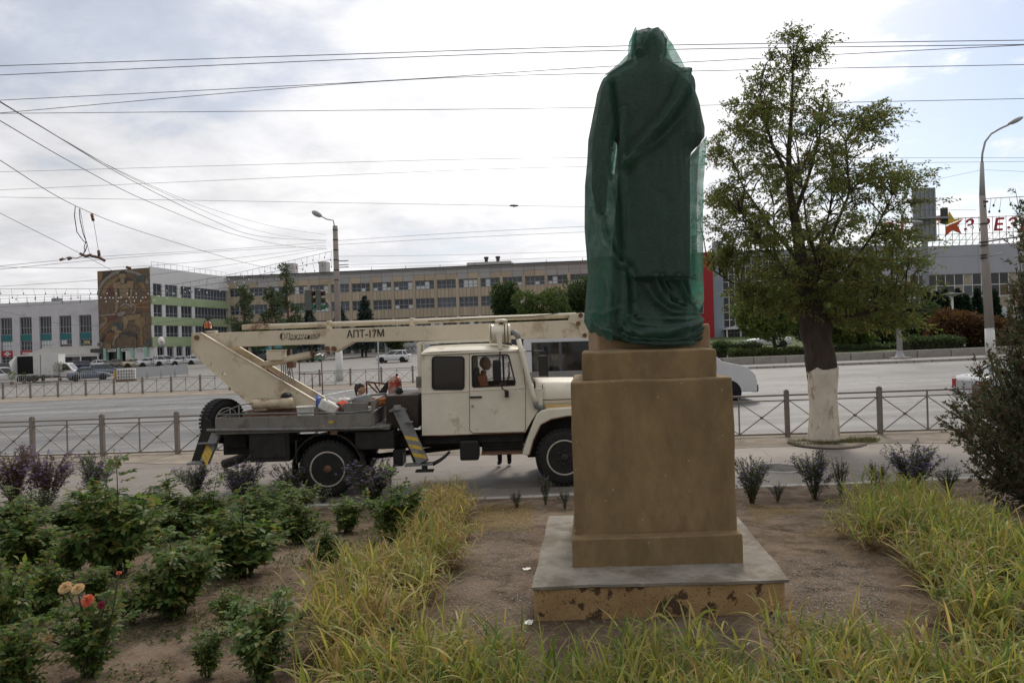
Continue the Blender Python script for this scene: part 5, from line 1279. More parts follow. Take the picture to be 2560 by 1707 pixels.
for k in range(22): MB().box(x2 + k * .9, x2 + k * .9 + .1, .5, .62, C + 1.2, C + 12.6).build('mullion', m_wframew, rb)
for k in range(10): MB().box(x2, x2 + 19.5, .48, .6, C + 1.2 + k * 1.22, C + 1.3 + k * 1.22).build('transom', m_wframew, rb)
for z0_ in (): pass
MB().prism([(x2 - .4, C + .9), (x2 + 3.2, C + 1.9), (x2 + 6.5, C + .9)], -2.5, .5).build('porch_roof', m_wframew, rb)
for xx in (x2 - .1, x2 + 2, x2 + 5.5): MB().box(xx, xx + .2, -2.3, -2.1, -1, C + .9).build('porch_post', m_wframew, rb)
win(rb, x2 + 1.6, C - 1.4, C + .8, 2.4, 2, [.8], .55, fm=m_wframew, gm=m_paned)
# --- white building with the red roof letters
A6 = P(2190, 800, 96); A6.z = 0; rzs = R(-4)
sb = thing('mall_building', 'pale building with a band of square windows under red roof lettering', 'building', A6, rzs)
m_lil = M('lilac_cladding', (.40, .40, .46), .6, .05, .5)
MB().box(-5, 40, .3, 18, -1, C + 11.4).build('wall', m_paned, sb); MB().box(-5, 40, 0, .3, C + 7.6, C + 11.6).build('upper_cladding', m_lil, sb); MB().box(-5, 40, 0, .3, -1, C + 2.75).build('lower_cladding', M('white_cladding', (.55, .55, .59), .6, .05, .5), sb)
for k in range(5): MB().box(-2 + 8 * k, -1.95 + 8 * k, -.02, 0, C + 7.6, C + 11.6).build('joint', m_wframe, sb)
r7 = random.Random(21); cols_ = [m_paned, m_pane, M('poster_cream', (.36, .31, .25), .6, .3, 1.2), M('poster_brown', (.13, .09, .065), .6, .5, 1.5), M('poster_orange', (.42, .22, .06), .6, .4, 1.5)]
ws = 1.2; wp = {}
for k in range(14, 50):
    for j in range(3):
        mt = r7.choice([cols_[0], cols_[0], cols_[1], cols_[2], cols_[3]]) if j else r7.choice([cols_[2], cols_[3], cols_[0]])
        if k > 34 and r7.random() < .25: mt = cols_[4]
        pos = (-21 + k * ws, .2, C + 2.8 + j * 1.6)
        if mt.name in wp: inst(wp[mt.name], sb, pos)
        else: wp[mt.name] = MB().box(-ws / 2 + .06, ws / 2 - .06, -.04, .1, .06, 1.54).build('window_pane', mt, sb, pos)
for k in range(14, 51): MB().box(-21.6 + k * ws - .05, -21.6 + k * ws + .05, .12, .25, C + 2.75, C + 7.6).build('mullion', m_wframew, sb)
for j in range(4): MB().box(-4.8, 38.4, .13, .24, C + 2.75 + j * 1.6, C + 2.87 + j * 1.6).build('transom', m_wframew, sb)
rs = thing('roof_sign', 'red lettering with a yellow and red star on a frame above the mall roof', 'sign', A6 + Vector((0, 0, C + 11.6)), rzs)
m_redl = M('red_letter', (.42, .02, .035), .5, .1, 2); m_yell = M('yellow_star', (.62, .42, .03), .5, .1, 2); m_ored = M('orange_red_star', (.52, .09, .025), .5, .1, 2)
def sx_(px): return (P(px, 600, 96).x - A6.x) / math.cos(rzs)
for ch, px in (('С', 2216), ('Т', 2250), ('А', 2282), ('З', 2410), ('В', 2447), ('Е', 2480), ('З', 2512), ('Д', 2545), ('А', 2580)):
    text(ch, 'roof_letter', 2.35, m_redl, rs, (sx_(px), -.1, 2.55), (R(90), R(0), 0), .08, shear=.18, bold=.05, sx=.95)
def star(cx, cz, r0, r1, half):
    pts = []
    for k in range(10):
        a = R(90 + 36 * k + 8); r = r0 if k % 2 == 0 else r1; pts.append((cx + r * math.cos(a), cz + r * math.sin(a)))
    return pts
s5 = star(sx_(2370), 2.9, 1.85, .8, 0); 
MB().prism([s5[9], s5[0], s5[1], s5[2], (s5[2][0] + 1.2, s5[2][1] - .35), s5[8]], -.2, -.05).build('star_top', m_yell, rs)
MB().prism([(s5[8][0] - .1, s5[8][1] - .12), s5[7], s5[6], s5[5], s5[4], s5[3], (s5[2][0] + 1.1, s5[2][1] - .55)], -.2, -.05).build('star_bottom', m_ored, rs)
MB().prism([(s5[1][0] - 2.2, 4.1), (s5[1][0] - .2, 4.3), (s5[1][0] - .6, 3.4), (s5[1][0] - 2.2, 3.6)], -.15, -.05).build('ribbon', m_ored, rs)
for px in lin(2200, 2600, 26): MB().tube([(sx_(px), .3, 0), (sx_(px), .3, 3.9)], .04, 5).build('frame_post', m_wframe, rs); MB().tube([(sx_(px), .3, 1.6), (sx_(px) - .6, 1.4, 0)], .03, 5).build('frame_brace', m_wframe, rs)
for z in (.75, 1.6, 3.8): MB().tube([(sx_(2195), .25, z), (sx_(2600), .25, z)], .04, 5).build('frame_rail', m_wframe, rs)
# billboard tower in front of the sign
bq_ = P(2312, 600, 80); bb_ = thing('billboard', 'grey back of a tall billboard seen through the big tree', 'billboard', Vector((bq_.x, 80, lawnz(bq_.x, 80))))
m_bb = M('billboard_grey', (.24, .26, .28), .6, .15, .8); q0 = P(2286, 605, 80); q1 = P(2336, 470, 80)
MB().box(q0.x - bq_.x, q1.x - bq_.x, -.2, .2, q0.z - bb_.location.z, q1.z - bb_.location.z).build('panel', m_bb, bb_)
for t in lin(.1, .9, 5): MB().box(q0.x - bq_.x + (q1.x - q0.x) * t, q0.x - bq_.x + (q1.x - q0.x) * t + .1, -.3, -.2, q0.z - bb_.location.z, q1.z - bb_.location.z).build('rib', m_wframe, bb_)
MB().box(-.25, .25, -.2, .2, -.5, q0.z - bb_.location.z).build('leg', m_bb, bb_); zq = P(2312, 548, 80).z - bb_.location.z
MB().box(q0.x - bq_.x, q1.x - bq_.x + 1.2, -.9, -.3, zq - .1, zq + .1).build('catwalk', m_wframe, bb_); MB().box(q1.x - bq_.x + .6, q1.x - bq_.x + 1.2, -.5, .0, zq - .6, zq + 1.2).build('lamp_arm', m_roofd, bb_)
# graffiti wall beyond the plaza, and kiosk wall
gq = PG(1000, 880); gw = thing('graffiti_wall', 'pale low wall sprayed with graffiti beyond the white hatchback', 'wall', Vector((P(962, 880, 118).x, 118, street(-30, 118))), R(-7.5))
wl = P(1040, 880, 118).x - P(962, 880, 118).x + 4; zt2 = P(1000, 857, 118).z - gw.location.z
MB().box(0, wl, 0, .4, -.5, zt2).build('wall', m_wbld, gw)
r8 = random.Random(8)
for k in range(7):
    cx, cz = .9 + k * .72, zt2 * .45 + r8.uniform(-.1, .1)
    pts = [(cx + .32 * math.cos(a) * r8.uniform(.7, 1.2), -.012, cz + .55 * math.sin(a) * r8.uniform(.7, 1.2)) for a in lin(0, 5.3, 9)]
    MB().tube(pts, .05, 5).build('graffiti', m_roofd, gw)

# ------------------------------------------------------------------ vehicles
m_tl = M('tail_light', (.35, .015, .015), .3, .1, 3); m_hl = GLASS('head_lamp', (.5, .5, .5), .1); m_plate = M('number_plate', (.6, .6, .6), .6)
m_carglass = GLASS('car_glass', (.03, .035, .04), .06); m_shade = M('wheel_arch_shade', (.012, .012, .012), .9); m_bump = M('grey_bumper', (.10, .10, .10), .6)  # the near-black one paints the shade of recesses and openings
def carpaint(name, c): return M('paint_' + name, c, .28, .05, 2, spec=.5, coat=.4)
_cw = {}
def small_wheel(parent, c, r, w, facing):
    key = (round(r, 3), round(w, 3))
    if key not in _cw:
        o = MB().lathe([(r * .62, -w / 2), (r * .9, -w / 2), (r, -w / 2 + .03), (r, w / 2 - .03), (r * .9, w / 2), (r * .62, w / 2)], 22, (0, 0, 0), 'Y').build('wheel', m_rubber, parent, c)
        h = MB().lathe([(r * .63, -w / 2 + .02), (r * .55, -w / 2 + .045), (r * .2, -w / 2 + .03), (0, -w / 2 + .025)], 18, (0, 0, 0), 'Y').build('rim', M('alloy', (.42, .42, .43), .4, .1, 5, metal=.4), o)
        _cw[key] = (o, h); o.rotation_euler = (0, 0, 0 if facing < 0 else math.pi); return o
    o0, h0 = _cw[key]; o = inst(o0, parent, c, (0, 0, 0 if facing < 0 else math.pi)); inst(h0, o); return o
def car(name, label, cat, paint, loc, rz, L_=4.3, W=1.7, H=1.46, hood=.95, deck=None, xs=None, kind='hatch', group=None, bumper=None, r=.30):
    """Car along +x; bonnet, cabin and boot come from the outline stations xs=(windscreen foot, roof front, roof rear, rear-window foot)."""
    o = thing(name, label, cat, loc, rz, group)
    h = L_ / 2; deck = deck or hood; xs = xs or (h * .42, h * .12, -h * .70, -h * .93)
    zb = .20; bel = hood
    st_ = [(-h, .84, .42, deck * .80), (-h + .08, .93, .30, deck * .95), (-h + .3, .98, .24, deck * .99), (xs[3] + .02, 1., .22, deck), (xs[2], 1., zb, bel * 1.01), (0, 1., zb, bel), (xs[1], 1., zb, bel), (xs[0], 1., zb, hood * 1.0), (h * .72, .98, zb, hood * .93), (h - .25, .94, .24, hood * .84), (h - .07, .86, .30, hood * .76), (h, .76, .40, hood * .62)]
    st_.sort(key=lambda q: q[0]); V = []
    for x, wf, z0, zt_ in st_:
        w = W / 2 * wf
        for a, b_ in ((-.90, z0), (-1, z0 + .10), (-1.0, z0 + (zt_ - z0) * .62), (-.95, zt_ - .03), (-.86, zt_), (-.4, zt_ + .02), (.4, zt_ + .02), (.86, zt_), (.95, zt_ - .03), (1.0, z0 + (zt_ - z0) * .62), (1, z0 + .10), (.90, z0)): V.append((x, a * w, b_))
    mb = MB().grid(V, 12, len(st_), closed=True)
    k = len(st_) * 12; mb.f.append(tuple(range(12))); mb.f.append(tuple(range(k - 1, k - 13, -1))); mb.sm += [False, False]
    body = mb.build('body', paint, o, fix=True)
    # cabin
    wb_, wt = W / 2 * .93, W / 2 * .76; zr = H - .06
    cab = [[(xs[3], wb_, deck), (xs[2], wb_, bel), (xs[1], wb_, bel), (xs[0], wb_ * .95, hood)], [(xs[2] - (.0 if kind != 'hatch' else .12), wt, zr - .02), (xs[2] + .18, wt, zr), (xs[1] - .12, wt, zr), (xs[1], wt, zr - .03)]]
    V = [];
    for y_s in (-1, 1):
        for row in cab:
            for x, w, z in row: V.append((x, y_s * w, z - .02))
    F = [(0, 1, 5, 4), (1, 2, 6, 5), (2, 3, 7, 6), (8, 12, 13, 9), (9, 13, 14, 10), (10, 14, 15, 11), (4, 5, 13, 12), (5, 6, 14, 13), (6, 7, 15, 14), (0, 4, 12, 8), (3, 11, 15, 7)]
    MB().add(V, F).build('glass', m_carglass, o, fix=True)
    x0, x1_ = cab[1][0][0], cab[1][3][0]; RV = []
    for i, x in enumerate(lin(x0 - .02, x1_ + .03, 7)):
        e = math.sin(math.pi * i / 6) ** .4 if 0 < i < 6 else 0
        for y in lin(-wt - .015, wt + .015, 7): RV.append((x, y, zr - .03 + .07 * e * (1 - (y / (wt + .02)) ** 4)))
    ro_ = MB().grid(RV, 7, 7).build('roof', paint, o); ro_.modifiers.new('s', 'SOLIDIFY').thickness = .04
    for s in (-1, 1):
        prs = [(cab[0][0], cab[1][0], .085), (cab[0][3], cab[1][3], .06), ((0.05 - .2, wb_, bel), ((x0 + x1_) / 2 - .15, wt, zr), .06)]
        if kind in ('hatch', 'suv'): prs.append(((xs[2] + .15, wb_, bel), (x0 + .3, wt, zr), .10))
        for a, b_, w_ in prs: MB().bar((a[0], s * (a[1] + .006), a[2] - .03), (b_[0], s * (b_[1] + .006), b_[2] - .02), w_, .03, up=(0, 1, 0)).build('pillar', paint, o)
    xf, xr2 = h * .63, -h * .60
    for x in (xf, xr2):
        for s in (-1, 1):
            MB().lathe([(r + .075, 0), (r + .07, s * .012), (0, s * .014)], 20, (x, s * (W / 2 - .004), r + .02), 'Y').build('wheel_arch_shade', m_shade, o)  # dark disc paints the shaded wheel recess; no arch is cut
            small_wheel(o, (x, s * (W / 2 - .09), r), r, .20, -1 if s < 0 else 1)
    for s in (-1, 1):
        MB().box(-h - .015, -h + .14, s * W * .40 - .11, s * W * .40 + .09, deck * .62, deck * .86).build('tail_light', m_tl, o, bevel=.02)
        MB().box(h - .16, h - .01, s * W * .36 - .14, s * W * .36 + .12, hood * .58, hood * .74).build('headlight', m_hl, o, bevel=.02)
        MB().box(xs[0] - .25, xs[0] - .10, s * (W / 2 + .02) - .06, s * (W / 2 + .02) + .06, hood + .02, hood + .13).build('wing_mirror', paint, o, bevel=.02)
        for xd in (.35,): MB().box(xd - .5, xd - .36, s * W / 2 - .01, s * W / 2 + .012, bel * .80, bel * .83).build('door_handle', m_bump, o)
    bm_ = bumper or paint
    MB().box(-h - .04, -h + .12, -W * .43, W * .43, .30, .52).build('rear_bumper', bm_, o, bevel=.03); MB().box(h - .10, h + .04, -W * .40, W * .40, .28, .50).build('front_bumper', bm_, o, bevel=.03)
    MB().box(-h - .05, -h - .04, -.25, .25, .40, .51).build('number_plate', m_plate, o)
    return o
def gp(px, py): return PG(px, py)
white = carpaint('white', (.66, .66, .67)); cream_ = carpaint('beige', (.52, .47, .33)); brown_ = carpaint('brown', (.19, .15, .125)); navy = carpaint('navy', (.025, .035, .075)); blue_ = carpaint('steel_blue', (.085, .115, .16)); green_ = carpaint('green', (.06, .20, .12)); silver = carpaint('silver', (.42, .43, .44)); dgrey = carpaint('dark_grey', (.05, .05, .055))
GR = 'cars parked in a row before the shop building'
row = [('sedan', 'dark car, furthest left of the parked row, beside the box truck', dgrey, 190, 920, 'sedan'), ('sedan', 'navy blue sedan parked left of a white hatchback', navy, 222, 920, 'sedan'), ('hatchback', 'white hatchback with big tail lights between navy and brown cars', white, 262, 919, 'hatch'),
       ('sedan', 'brown sedan parked between white hatchback and beige sedan', brown_, 298, 916, 'sedan'), ('sedan', 'boxy beige sedan parked in the row', cream_, 337, 915, 'boxy'), ('sedan', 'white sedan parked between beige sedan and white SUV', white, 376, 914, 'sedan'),
       ('suv', 'white SUV, tallest car in the parked row', white, 416, 914, 'suv'), ('sedan', 'white sedan parked just right of the white SUV', white, 456, 912, 'sedan'), ('hatchback', 'white car, last of the parked row, next to the slanted turret', white, 495, 911, 'hatch')]
SED = dict(kind='sedan', hood=.92, deck=.98, xs=(.80, .15, -1.02, -1.62), L_=4.4, H=1.45)
for nm, lab, pt, px, py, kd in row:
    d_ = P(px, py, 1.0) - Vector((0, 0, CAMZ)); Yc = 116.0; loc = Vector((d_.x * Yc, Yc, street(d_.x * Yc, Yc) - .03))
    kw = dict(SED) if kd == 'sedan' else dict(SED, hood=.90, deck=.93, L_=4.1, xs=(.72, .22, -.92, -1.30), H=1.44) if kd == 'boxy' else dict(L_=4.2, H=1.70, hood=1.05, kind='suv', r=.34, xs=(.95, .35, -1.75, -1.95)) if kd == 'suv' else dict(L_=4.25, hood=.98)
    car(nm, lab, 'car', pt, loc, R(38), group=GR, bumper=m_bump if kd in ('boxy', 'suv') else None, **kw)
g_ = gp(222, 950); car('sedan', 'boxy steel-blue sedan standing alone behind the metal barriers', 'car', blue_, g_, R(33), bumper=m_bump, **dict(SED, hood=.90, deck=.93, L_=4.1, xs=(.72, .22, -.92, -1.30)))
g_ = gp(268, 938); car('estate_car', 'blue-grey estate car half hidden behind the boxy blue sedan', 'car', blue_, g_, R(20), L_=4.1, hood=.9)
g_ = gp(985, 905); car('hatchback', 'white hatchback driving alone across the empty plaza', 'car', white, g_, R(180 - 6), L_=4.3, H=1.5, hood=.98, group=None)
g_ = gp(775, 904); car('sedan', 'green car on the plaza seen under the lift cylinder', 'car', green_, g_, R(150), **SED)
g_ = gp(655, 906); car('sedan', 'dark car on the plaza seen behind the turret control box', 'car', dgrey, g_, R(170), **SED)
q = P(845, 872, 104); car('van', 'white car roof seen above the piston rod, beyond the green car', 'car', white, Vector((P(780, 880, 108).x, 108, street(-30, 108))), R(175), L_=4.6, H=1.9, hood=1.1, kind='suv', r=.33)
q = P(1918, 856, 68); car('sedan', 'white sedan parked behind the hedge under the small right tree', 'car', white, Vector((q.x, 68, lawnz(q.x, 68))), R(172), **SED)
g_ = P(2478, 1062, 18.6); car('saloon_car', 'silver car with red tail light on the road behind the juniper', 'car', silver, Vector((P(2540, 1000, 18.6).x + 1.15, 18.7, street(13, 18.7))), R(-7), **dict(SED, L_=4.5))
g_ = gp(18, 955); car('minivan', 'small white minivan at the left edge behind the barriers', 'car', white, g_, R(35), L_=3.9, H=1.75, hood=1.05, kind='suv')
g_ = gp(38, 922); car('suv', 'grey SUV parked behind the flower stall under the red signs', 'car', dgrey, Vector((P(30, 915, 112).x, 112, street(-82, 112))), R(38), L_=4.3, H=1.7, hood=1.02, kind='suv')
# box truck selling goods from its open rear
g_ = gp(128, 952); bt_ = thing('box_truck', 'white box truck with an open dark rear on the plaza', 'truck', g_, R(14))
m_bw = M('box_white', (.62, .62, .60), .6, .06, 1, dirt=(.45, .43, .38), dsc=1.5)
def tx(px): return (P(px, 930, g_.y).x - g_.x)
bx0, bx1 = tx(62), tx(152); zt3 = 3.0
MB().box(bx0, bx1, -1.0, -.95, .75, zt3).build('box_side', m_bw, bt_, bevel=.01); MB().box(bx0, bx1, .95, 1.0, .75, zt3).build('box_side', m_bw, bt_, bevel=.01); MB().box(bx0, bx1, -1, 1, zt3, zt3 + .05).build('box_roof', m_bw, bt_); MB().box(bx0, bx1, -1, 1, .70, .75).build('box_floor', m_dark, bt_); MB().box(bx1 - .05, bx1, -.95, .95, .75, zt3).build('box_front', m_bw, bt_)
MB().box(bx0 + .05, bx0 + 1.6, -1.02, -1.005, .9, zt3 - .1).build('hatch_shade', m_shade, bt_); MB().box(bx0 + 2.3, bx0 + 2.36, -1.015, -1.0, .75, zt3).build('box_joint', m_bump, bt_)  # black sheet on the box side paints the shaded open interior
MB().bar((bx0, -1.05, .78), (bx0 - .05, -1.9, 2.6), .05, 1.6).build('rear_door', m_bw, bt_)
cv = [(bx1 + .02, .45), (bx1 + 2.15, .45), (bx1 + 2.2, .95), (bx1 + 1.5, 1.12), (bx1 + .85, 1.98), (bx1 + .02, 2.05)]
cb_ = MB().prism(cv, -.92, .92).build('cab', white, bt_, bevel=.08, seg=3)
MB().prism([(bx1 + .35, 1.18), (bx1 + 1.25, 1.18), (bx1 + .78, 1.85), (bx1 + .35, 1.88)], -.935, .935).build('side_window', m_carglass, bt_); MB().add([(bx1 + 1.44, -.8, 1.2), (bx1 + 1.44, .8, 1.2), (bx1 + .93, .75, 1.9), (bx1 + .93, -.75, 1.9)], [(0, 1, 2, 3)]).build('windscreen', m_carglass, bt_)
for x in (bx0 + 1.1, bx1 + 1.25):
    for s in (-1, 1): small_wheel(bt_, (x, s * .85, .34), .34, .22, -1 if s < 0 else 1)
MB().box(bx0 + .1, bx1 + 2.2, -.8, .8, .35, .6).build('chassis', m_dark, bt_)
# minibus passing behind the pedestal
bY = 25.0; bx0, bx1 = P(1312, 900, bY).x, P(1868, 950, bY).x; bz = street(4, bY)
mbq = thing('minibus', 'white and grey minibus on the road behind the cab and pedestal', 'minibus', Vector(((bx0 + bx1) / 2, bY, bz - .03)), R(-3)); hb = (bx1 - bx0) / 2
zz = lambda py, px=1400: P(px, py, bY - 1).z - bz
out_ = [(-hb, .45), (hb - .02, .42), (hb, .80), (hb - .08, 1.05), (hb - .35, 1.30), (hb - 1.2, 1.50), (hb - 2.0, 2.28), (hb - 2.35, 2.5), (-hb + .1, 2.55), (-hb, 2.4)]
wr = [(-hb + .3, 1.33), (hb - 2.5, 1.33), (hb - 2.5, 2.33), (-hb + .3, 2.33)]; MB().prism(out_, -1.0, 1.0, [wr]).build('body', white, mbq, bevel=.05, seg=3)
m_tint = GLASS('tinted_bus_glass', (.02, .022, .024), .05, .62)
for x in lin(-hb + .9, hb - 3.2, 5): MB().box(x, x + .12, -.85, .85, 1.0, 1.85).build('seat_back', m_black, mbq, bevel=.04)
for s in (-1, 1): MB().box(-hb + .28, hb - 2.48, s * 1.0 - .006, s * 1.0 + .006, 1.31, 2.35).build('window_band', m_tint, mbq)
MB().prism([(hb - 2.2, 1.45), (hb - 1.45, 1.45), (hb - 1.95, 2.15), (hb - 2.2, 2.2)], -1.013, 1.013).build('door_window', m_carglass, mbq)
MB().add([(hb - 1.28, -.85, 1.52), (hb - 1.28, .85, 1.52), (hb - 1.98, .8, 2.27), (hb - 1.98, -.8, 2.27)], [(0, 1, 2, 3)]).build('windscreen', m_carglass, mbq)
for x in (-hb + 1.2, hb - 1.0):
    for s in (-1, 1): small_wheel(mbq, (x, s * .88, .36), .36, .24, -1 if s < 0 else 1); MB().lathe([(.45, 0), (.44, s * .012), (0, s * .013)], 22, (x, s * 1.0, .4), 'Y').build('wheel_arch_shade', m_shade, mbq)  # dark discs on the body paint the shade of the wheel recesses
for x in lin(-hb + 1.3, hb - 3.3, 4): MB().box(x - .05, x + .05, -1.02, -1.008, 1.33, 2.33).build('window_post', m_bump, mbq)
MB().box(-hb + .2, hb - 2.6, -1.015, -1.0, .5, 1.3).build('side_stripe', M('grey_panel', (.26, .25, .23), .5), mbq)
for s in (-1, 1): MB().box(hb - .25, hb + .01, s * .7 - .15, s * .7 + .15, .78, 1.0).build('headlight', m_hl, mbq, bevel=.03)
MB().box(hb - .2, hb + .06, -.95, .95, .4, .68).build('bumper', m_bump, mbq, bevel=.05)

# ------------------------------------------------------------------ plaza furniture
m_galv = M('galvanised_tube', (.42, .42, .41), .5, .1, 4, metal=.3)
def barrier(label, pa, pb, name='crowd_barrier'):
    a, b = PG(*pa), PG(*pb); o = thing(name, label, 'barrier', (0, 0, 0), group='metal crowd barriers on the plaza')
    up = Vector((0, 0, 1)); d = (b - a).normalized()
    MB().tube([a + up * .12, a + up * 1.0, a + d * .12 + up * 1.12, b - d * .12 + up * 1.12, b + up * 1.0, b + up * .12, a + up * .12], .028, 6, cap=False).build('frame', m_galv, o)
    n = max(6, int((b - a).length / .16))
    for k in range(1, n): p = a.lerp(b, k / n); MB().tube([p + up * .12, p + up * 1.12], .011, 5).build('bar', m_galv, o)
    for t in (.12, .88): p = a.lerp(b, t); nrm = Vector((-d.y, d.x, 0)); MB().bar(p - nrm * .3 + up * .03, p + nrm * .3 + up * .03, .05, .03).build('foot', m_galv, o); MB().tube([p + up * .03, p + up * .14], .02, 5).build('leg', m_galv, o)
    return o
barrier('metal crowd barrier at the left edge of the plaza', (-30, 970), (42, 967)); barrier('metal crowd barrier before the flower stall', (47, 967), (128, 962)); barrier('metal crowd barrier before the box truck cab', (132, 962), (196, 957)); barrier('metal crowd barrier across the boxy blue sedan', (202, 956), (284, 951))
# long mesh screen and caged tank
a, b = PG(330, 950), PG(470, 938); msn = thing('mesh_screen', 'long grey mesh screen on feet in the middle of the plaza', 'screen', (0, 0, 0)); up = Vector((0, 0, 1)); npl = 4
m_mesh = M('mesh_grey', (.40, .41, .42), .6, .06, 4)
for k in range(npl):
    p, q = a.lerp(b, k / npl + .004), a.lerp(b, (k + 1) / npl - .004)
    MB().add([tuple(p + up * .15), tuple(q + up * .15), tuple(q + up * 1.25), tuple(p + up * 1.25), tuple(p + up * .15 + Vector((.01, .04, 0))), tuple(q + up * .15 + Vector((.01, .04, 0))), tuple(q + up * 1.25 + Vector((.01, .04, 0))), tuple(p + up * 1.25 + Vector((.01, .04, 0)))], [(0, 1, 2, 3), (7, 6, 5, 4), (3, 2, 6, 7), (0, 4, 5, 1), (1, 5, 6, 2), (0, 3, 7, 4)]).build('panel', m_mesh, msn)
    for w in (p, q): MB().tube([w, w + up * 1.3], .03, 6).build('post', m_galv, msn); MB().bar(w + Vector((0, -.3, .03)), w + Vector((0, .3, .03)), .08, .05).build('foot', m_conc, msn)
g_ = gp(316, 952); ib = thing('caged_tank', 'white plastic tank in a wire cage on the plaza', 'tank', g_, R(20))
MB().box(-.8, .8, -.55, .55, .15, 1.25).build('tank', m_white, ib, bevel=.1, seg=3)
for x in lin(-.83, .83, 8): MB().tube([(x, -.58, .1), (x, -.58, 1.28)], .018, 5).build('cage_bar', m_bump, ib)
for z in lin(.15, 1.28, 5): MB().tube([(-.83, -.58, z), (.83, -.58, z), (.83, .58, z), (-.83, .58, z), (-.83, -.58, z)], .018, 5).build('cage_bar', m_bump, ib)
MB().box(-.85, .85, -.6, .6, 0, .12).build('pallet', m_rust, ib)
g_ = gp(290, 948); cn = thing('orange_board', 'small orange upright board beside the caged tank', 'board', g_); MB().box(-.22, .22, -.04, .04, 0, 1.0).build('panel', M('orange_board_paint', (.50, .27, .08), .6), cn, bevel=.01); MB().box(-.25, .25, -.2, .2, 0, .06).build('base', m_bump, cn)

# ------------------------------------------------------------------ poles
m_pole = M('pole_concrete', (.30, .265, .24), .9, .12, 2, dirt=(.24, .2, .18), dsc=1.2, bump=.2, bsc=15, stretch=(1, 1, .3)); m_whitew = M('whitewash', (.64, .64, .62), .9, .08, 3, dirt=(.40, .37, .32), dsc=3, damt=.5)
m_wire = M('wire', (.05, .05, .055), .6, .1, 2); m_lamp = M('lamp_grey', (.33, .33, .34), .5, .1, 3)
pb_ = P(849, 951, 50.3); zp = street(pb_.x, 50.3); ph = P(829, 565, 50.3).z - zp
po = thing('utility_pole', 'concrete pole with street lamp and traffic light behind the truck boom', 'pole', Vector((pb_.x, 50.3, zp)))
MB().tube([(0, 0, 2.3), (0, 0, ph)], [.25, .175], 14).build('shaft', m_pole, po); MB().tube([(0, 0, -.2), (0, 0, 2.31)], [.275, .252], 14).build('whitewashed_foot', m_whitew, po)
def pl(px, py): q = P(px, py, 50.3) - po.location; return (q.x, 0, q.z)
ax = pl(829, 600)[0]
MB().tube([(-.05, 0, ph - .1), (-.12, 0, ph + .4), pl(816, 552 - 4), pl(802, 540)], .045, 8).build('lamp_arm', m_lamp, po)
lh = MB().ball((0, 0, 0), (.42, .22, .20), 14, 8).build('lamp_head', m_lamp, po, pl(792, 535), (0, R(28), 0)); MB().ball((0, 0, -.07), (.30, .16, .14), 12, 6).build('lens', m_glassc, lh)
for z in lin(ph - 4.0, ph - .3, 6): MB().lathe([(.20 + (ph - z) * .006, -.03), (.20 + (ph - z) * .006, .03)], 14, (0, 0, z)).build('band', m_dark, po)
for py in (653, 663, 669): p = pl(840, py); MB().tube([(.15, 0, p[2]), (.9, 0, p[2] + .02)], .035, 6).build('insulator_arm', m_wire, po)
MB().tube([pl(829, 733), pl(805, 733)], .05, 6).build('signal_arm', m_lamp, po); MB().tube([pl(831, 790), pl(826, 765), pl(815, 750), pl(804, 747)], .05, 6).build('signal_arm', m_lamp, po)
m_sig = M('signal_green_grey', (.10, .115, .10), .6, .1, 3)
for k, (px0, side_) in enumerate(((797, 1), (772, -1))):
    hd_ = MB().box(-.26 if side_ < 0 else -.2, .26 if side_ < 0 else .2, -.2, .2, -.75, .75).build('signal_head', m_sig, po, pl(px0, 750), bevel=.05)
    for j, cc in enumerate(((.05, .01, .01), (.05, .04, .01), (.02, .16, .09))):
        MB().lathe([(.19, 0), (.19, .26), (.17, .26), (.16, .02), (0, .02)], 14, (.2 * 1, 0, .5 - j * .5), 'X').build('visor', M('signal_visor_%d' % j, cc, .5), hd_)
    if k: MB().box(-.05, .05, -.02, .02, -.9, .9).build('bracket', m_lamp, hd_, (.32, 0, 0))
# right pole with curved bracket
rp_x = P(2476, 870, 41.5).x; rpz = street(rp_x, 41.5) + .1; rp = thing('street_lamp', 'tall concrete street lamp with curved arm at the right edge', 'street lamp', Vector((rp_x, 41.5, rpz)))
def rpl(px, py): q = P(px, py, 41.5) - rp.location; return Vector((q.x, 0, q.z))
b0_ = rpl(2478, 905); tpv = rpl(2455, 480); 
MB().tube([rpl(2474, 822), rpl(2464, 650), rpl(2456, 490)], [.25, .215, .17], 14).build('shaft', m_pole, rp); MB().tube([(rpl(2478, 905).x, 0, -.2), rpl(2474, 820)], [.28, .252], 14).build('whitewashed_foot', m_whitew, rp)
MB().tube([rpl(2456, 492), rpl(2455, 405)], [.165, .10], 12).build('steel_top', m_lamp, rp)
MB().tube([rpl(2455, 410), rpl(2456, 385), rpl(2463, 355), rpl(2478, 335), rpl(2500, 322), rpl(2522, 312)], .06, 8).build('arm', m_lamp, rp)
lm = MB().ball((0, 0, 0), (.52, .2, .14), 14, 8).build('lamp_head', m_lamp, rp, rpl(2539, 302), (0, R(-24), 0)); MB().ball((0, 0, -.05), (.38, .16, .11), 12, 6).build('lens', m_glassc, lm)
for py in (505, 560, 606, 614, 638, 645): p = rpl(2460, py); MB().lathe([(.225, -.04), (.225, .04)], 14, (p.x, 0, p.z)).build('band', m_dark, rp)
MB().tube([rpl(2466, 604), rpl(2520, 596), rpl(2560, 590)], .06, 6).build('cross_arm', m_lamp, rp); MB().tube([rpl(2470, 641), rpl(2490, 636), rpl(2508, 632)], .05, 6).build('cross_arm', m_lamp, rp)
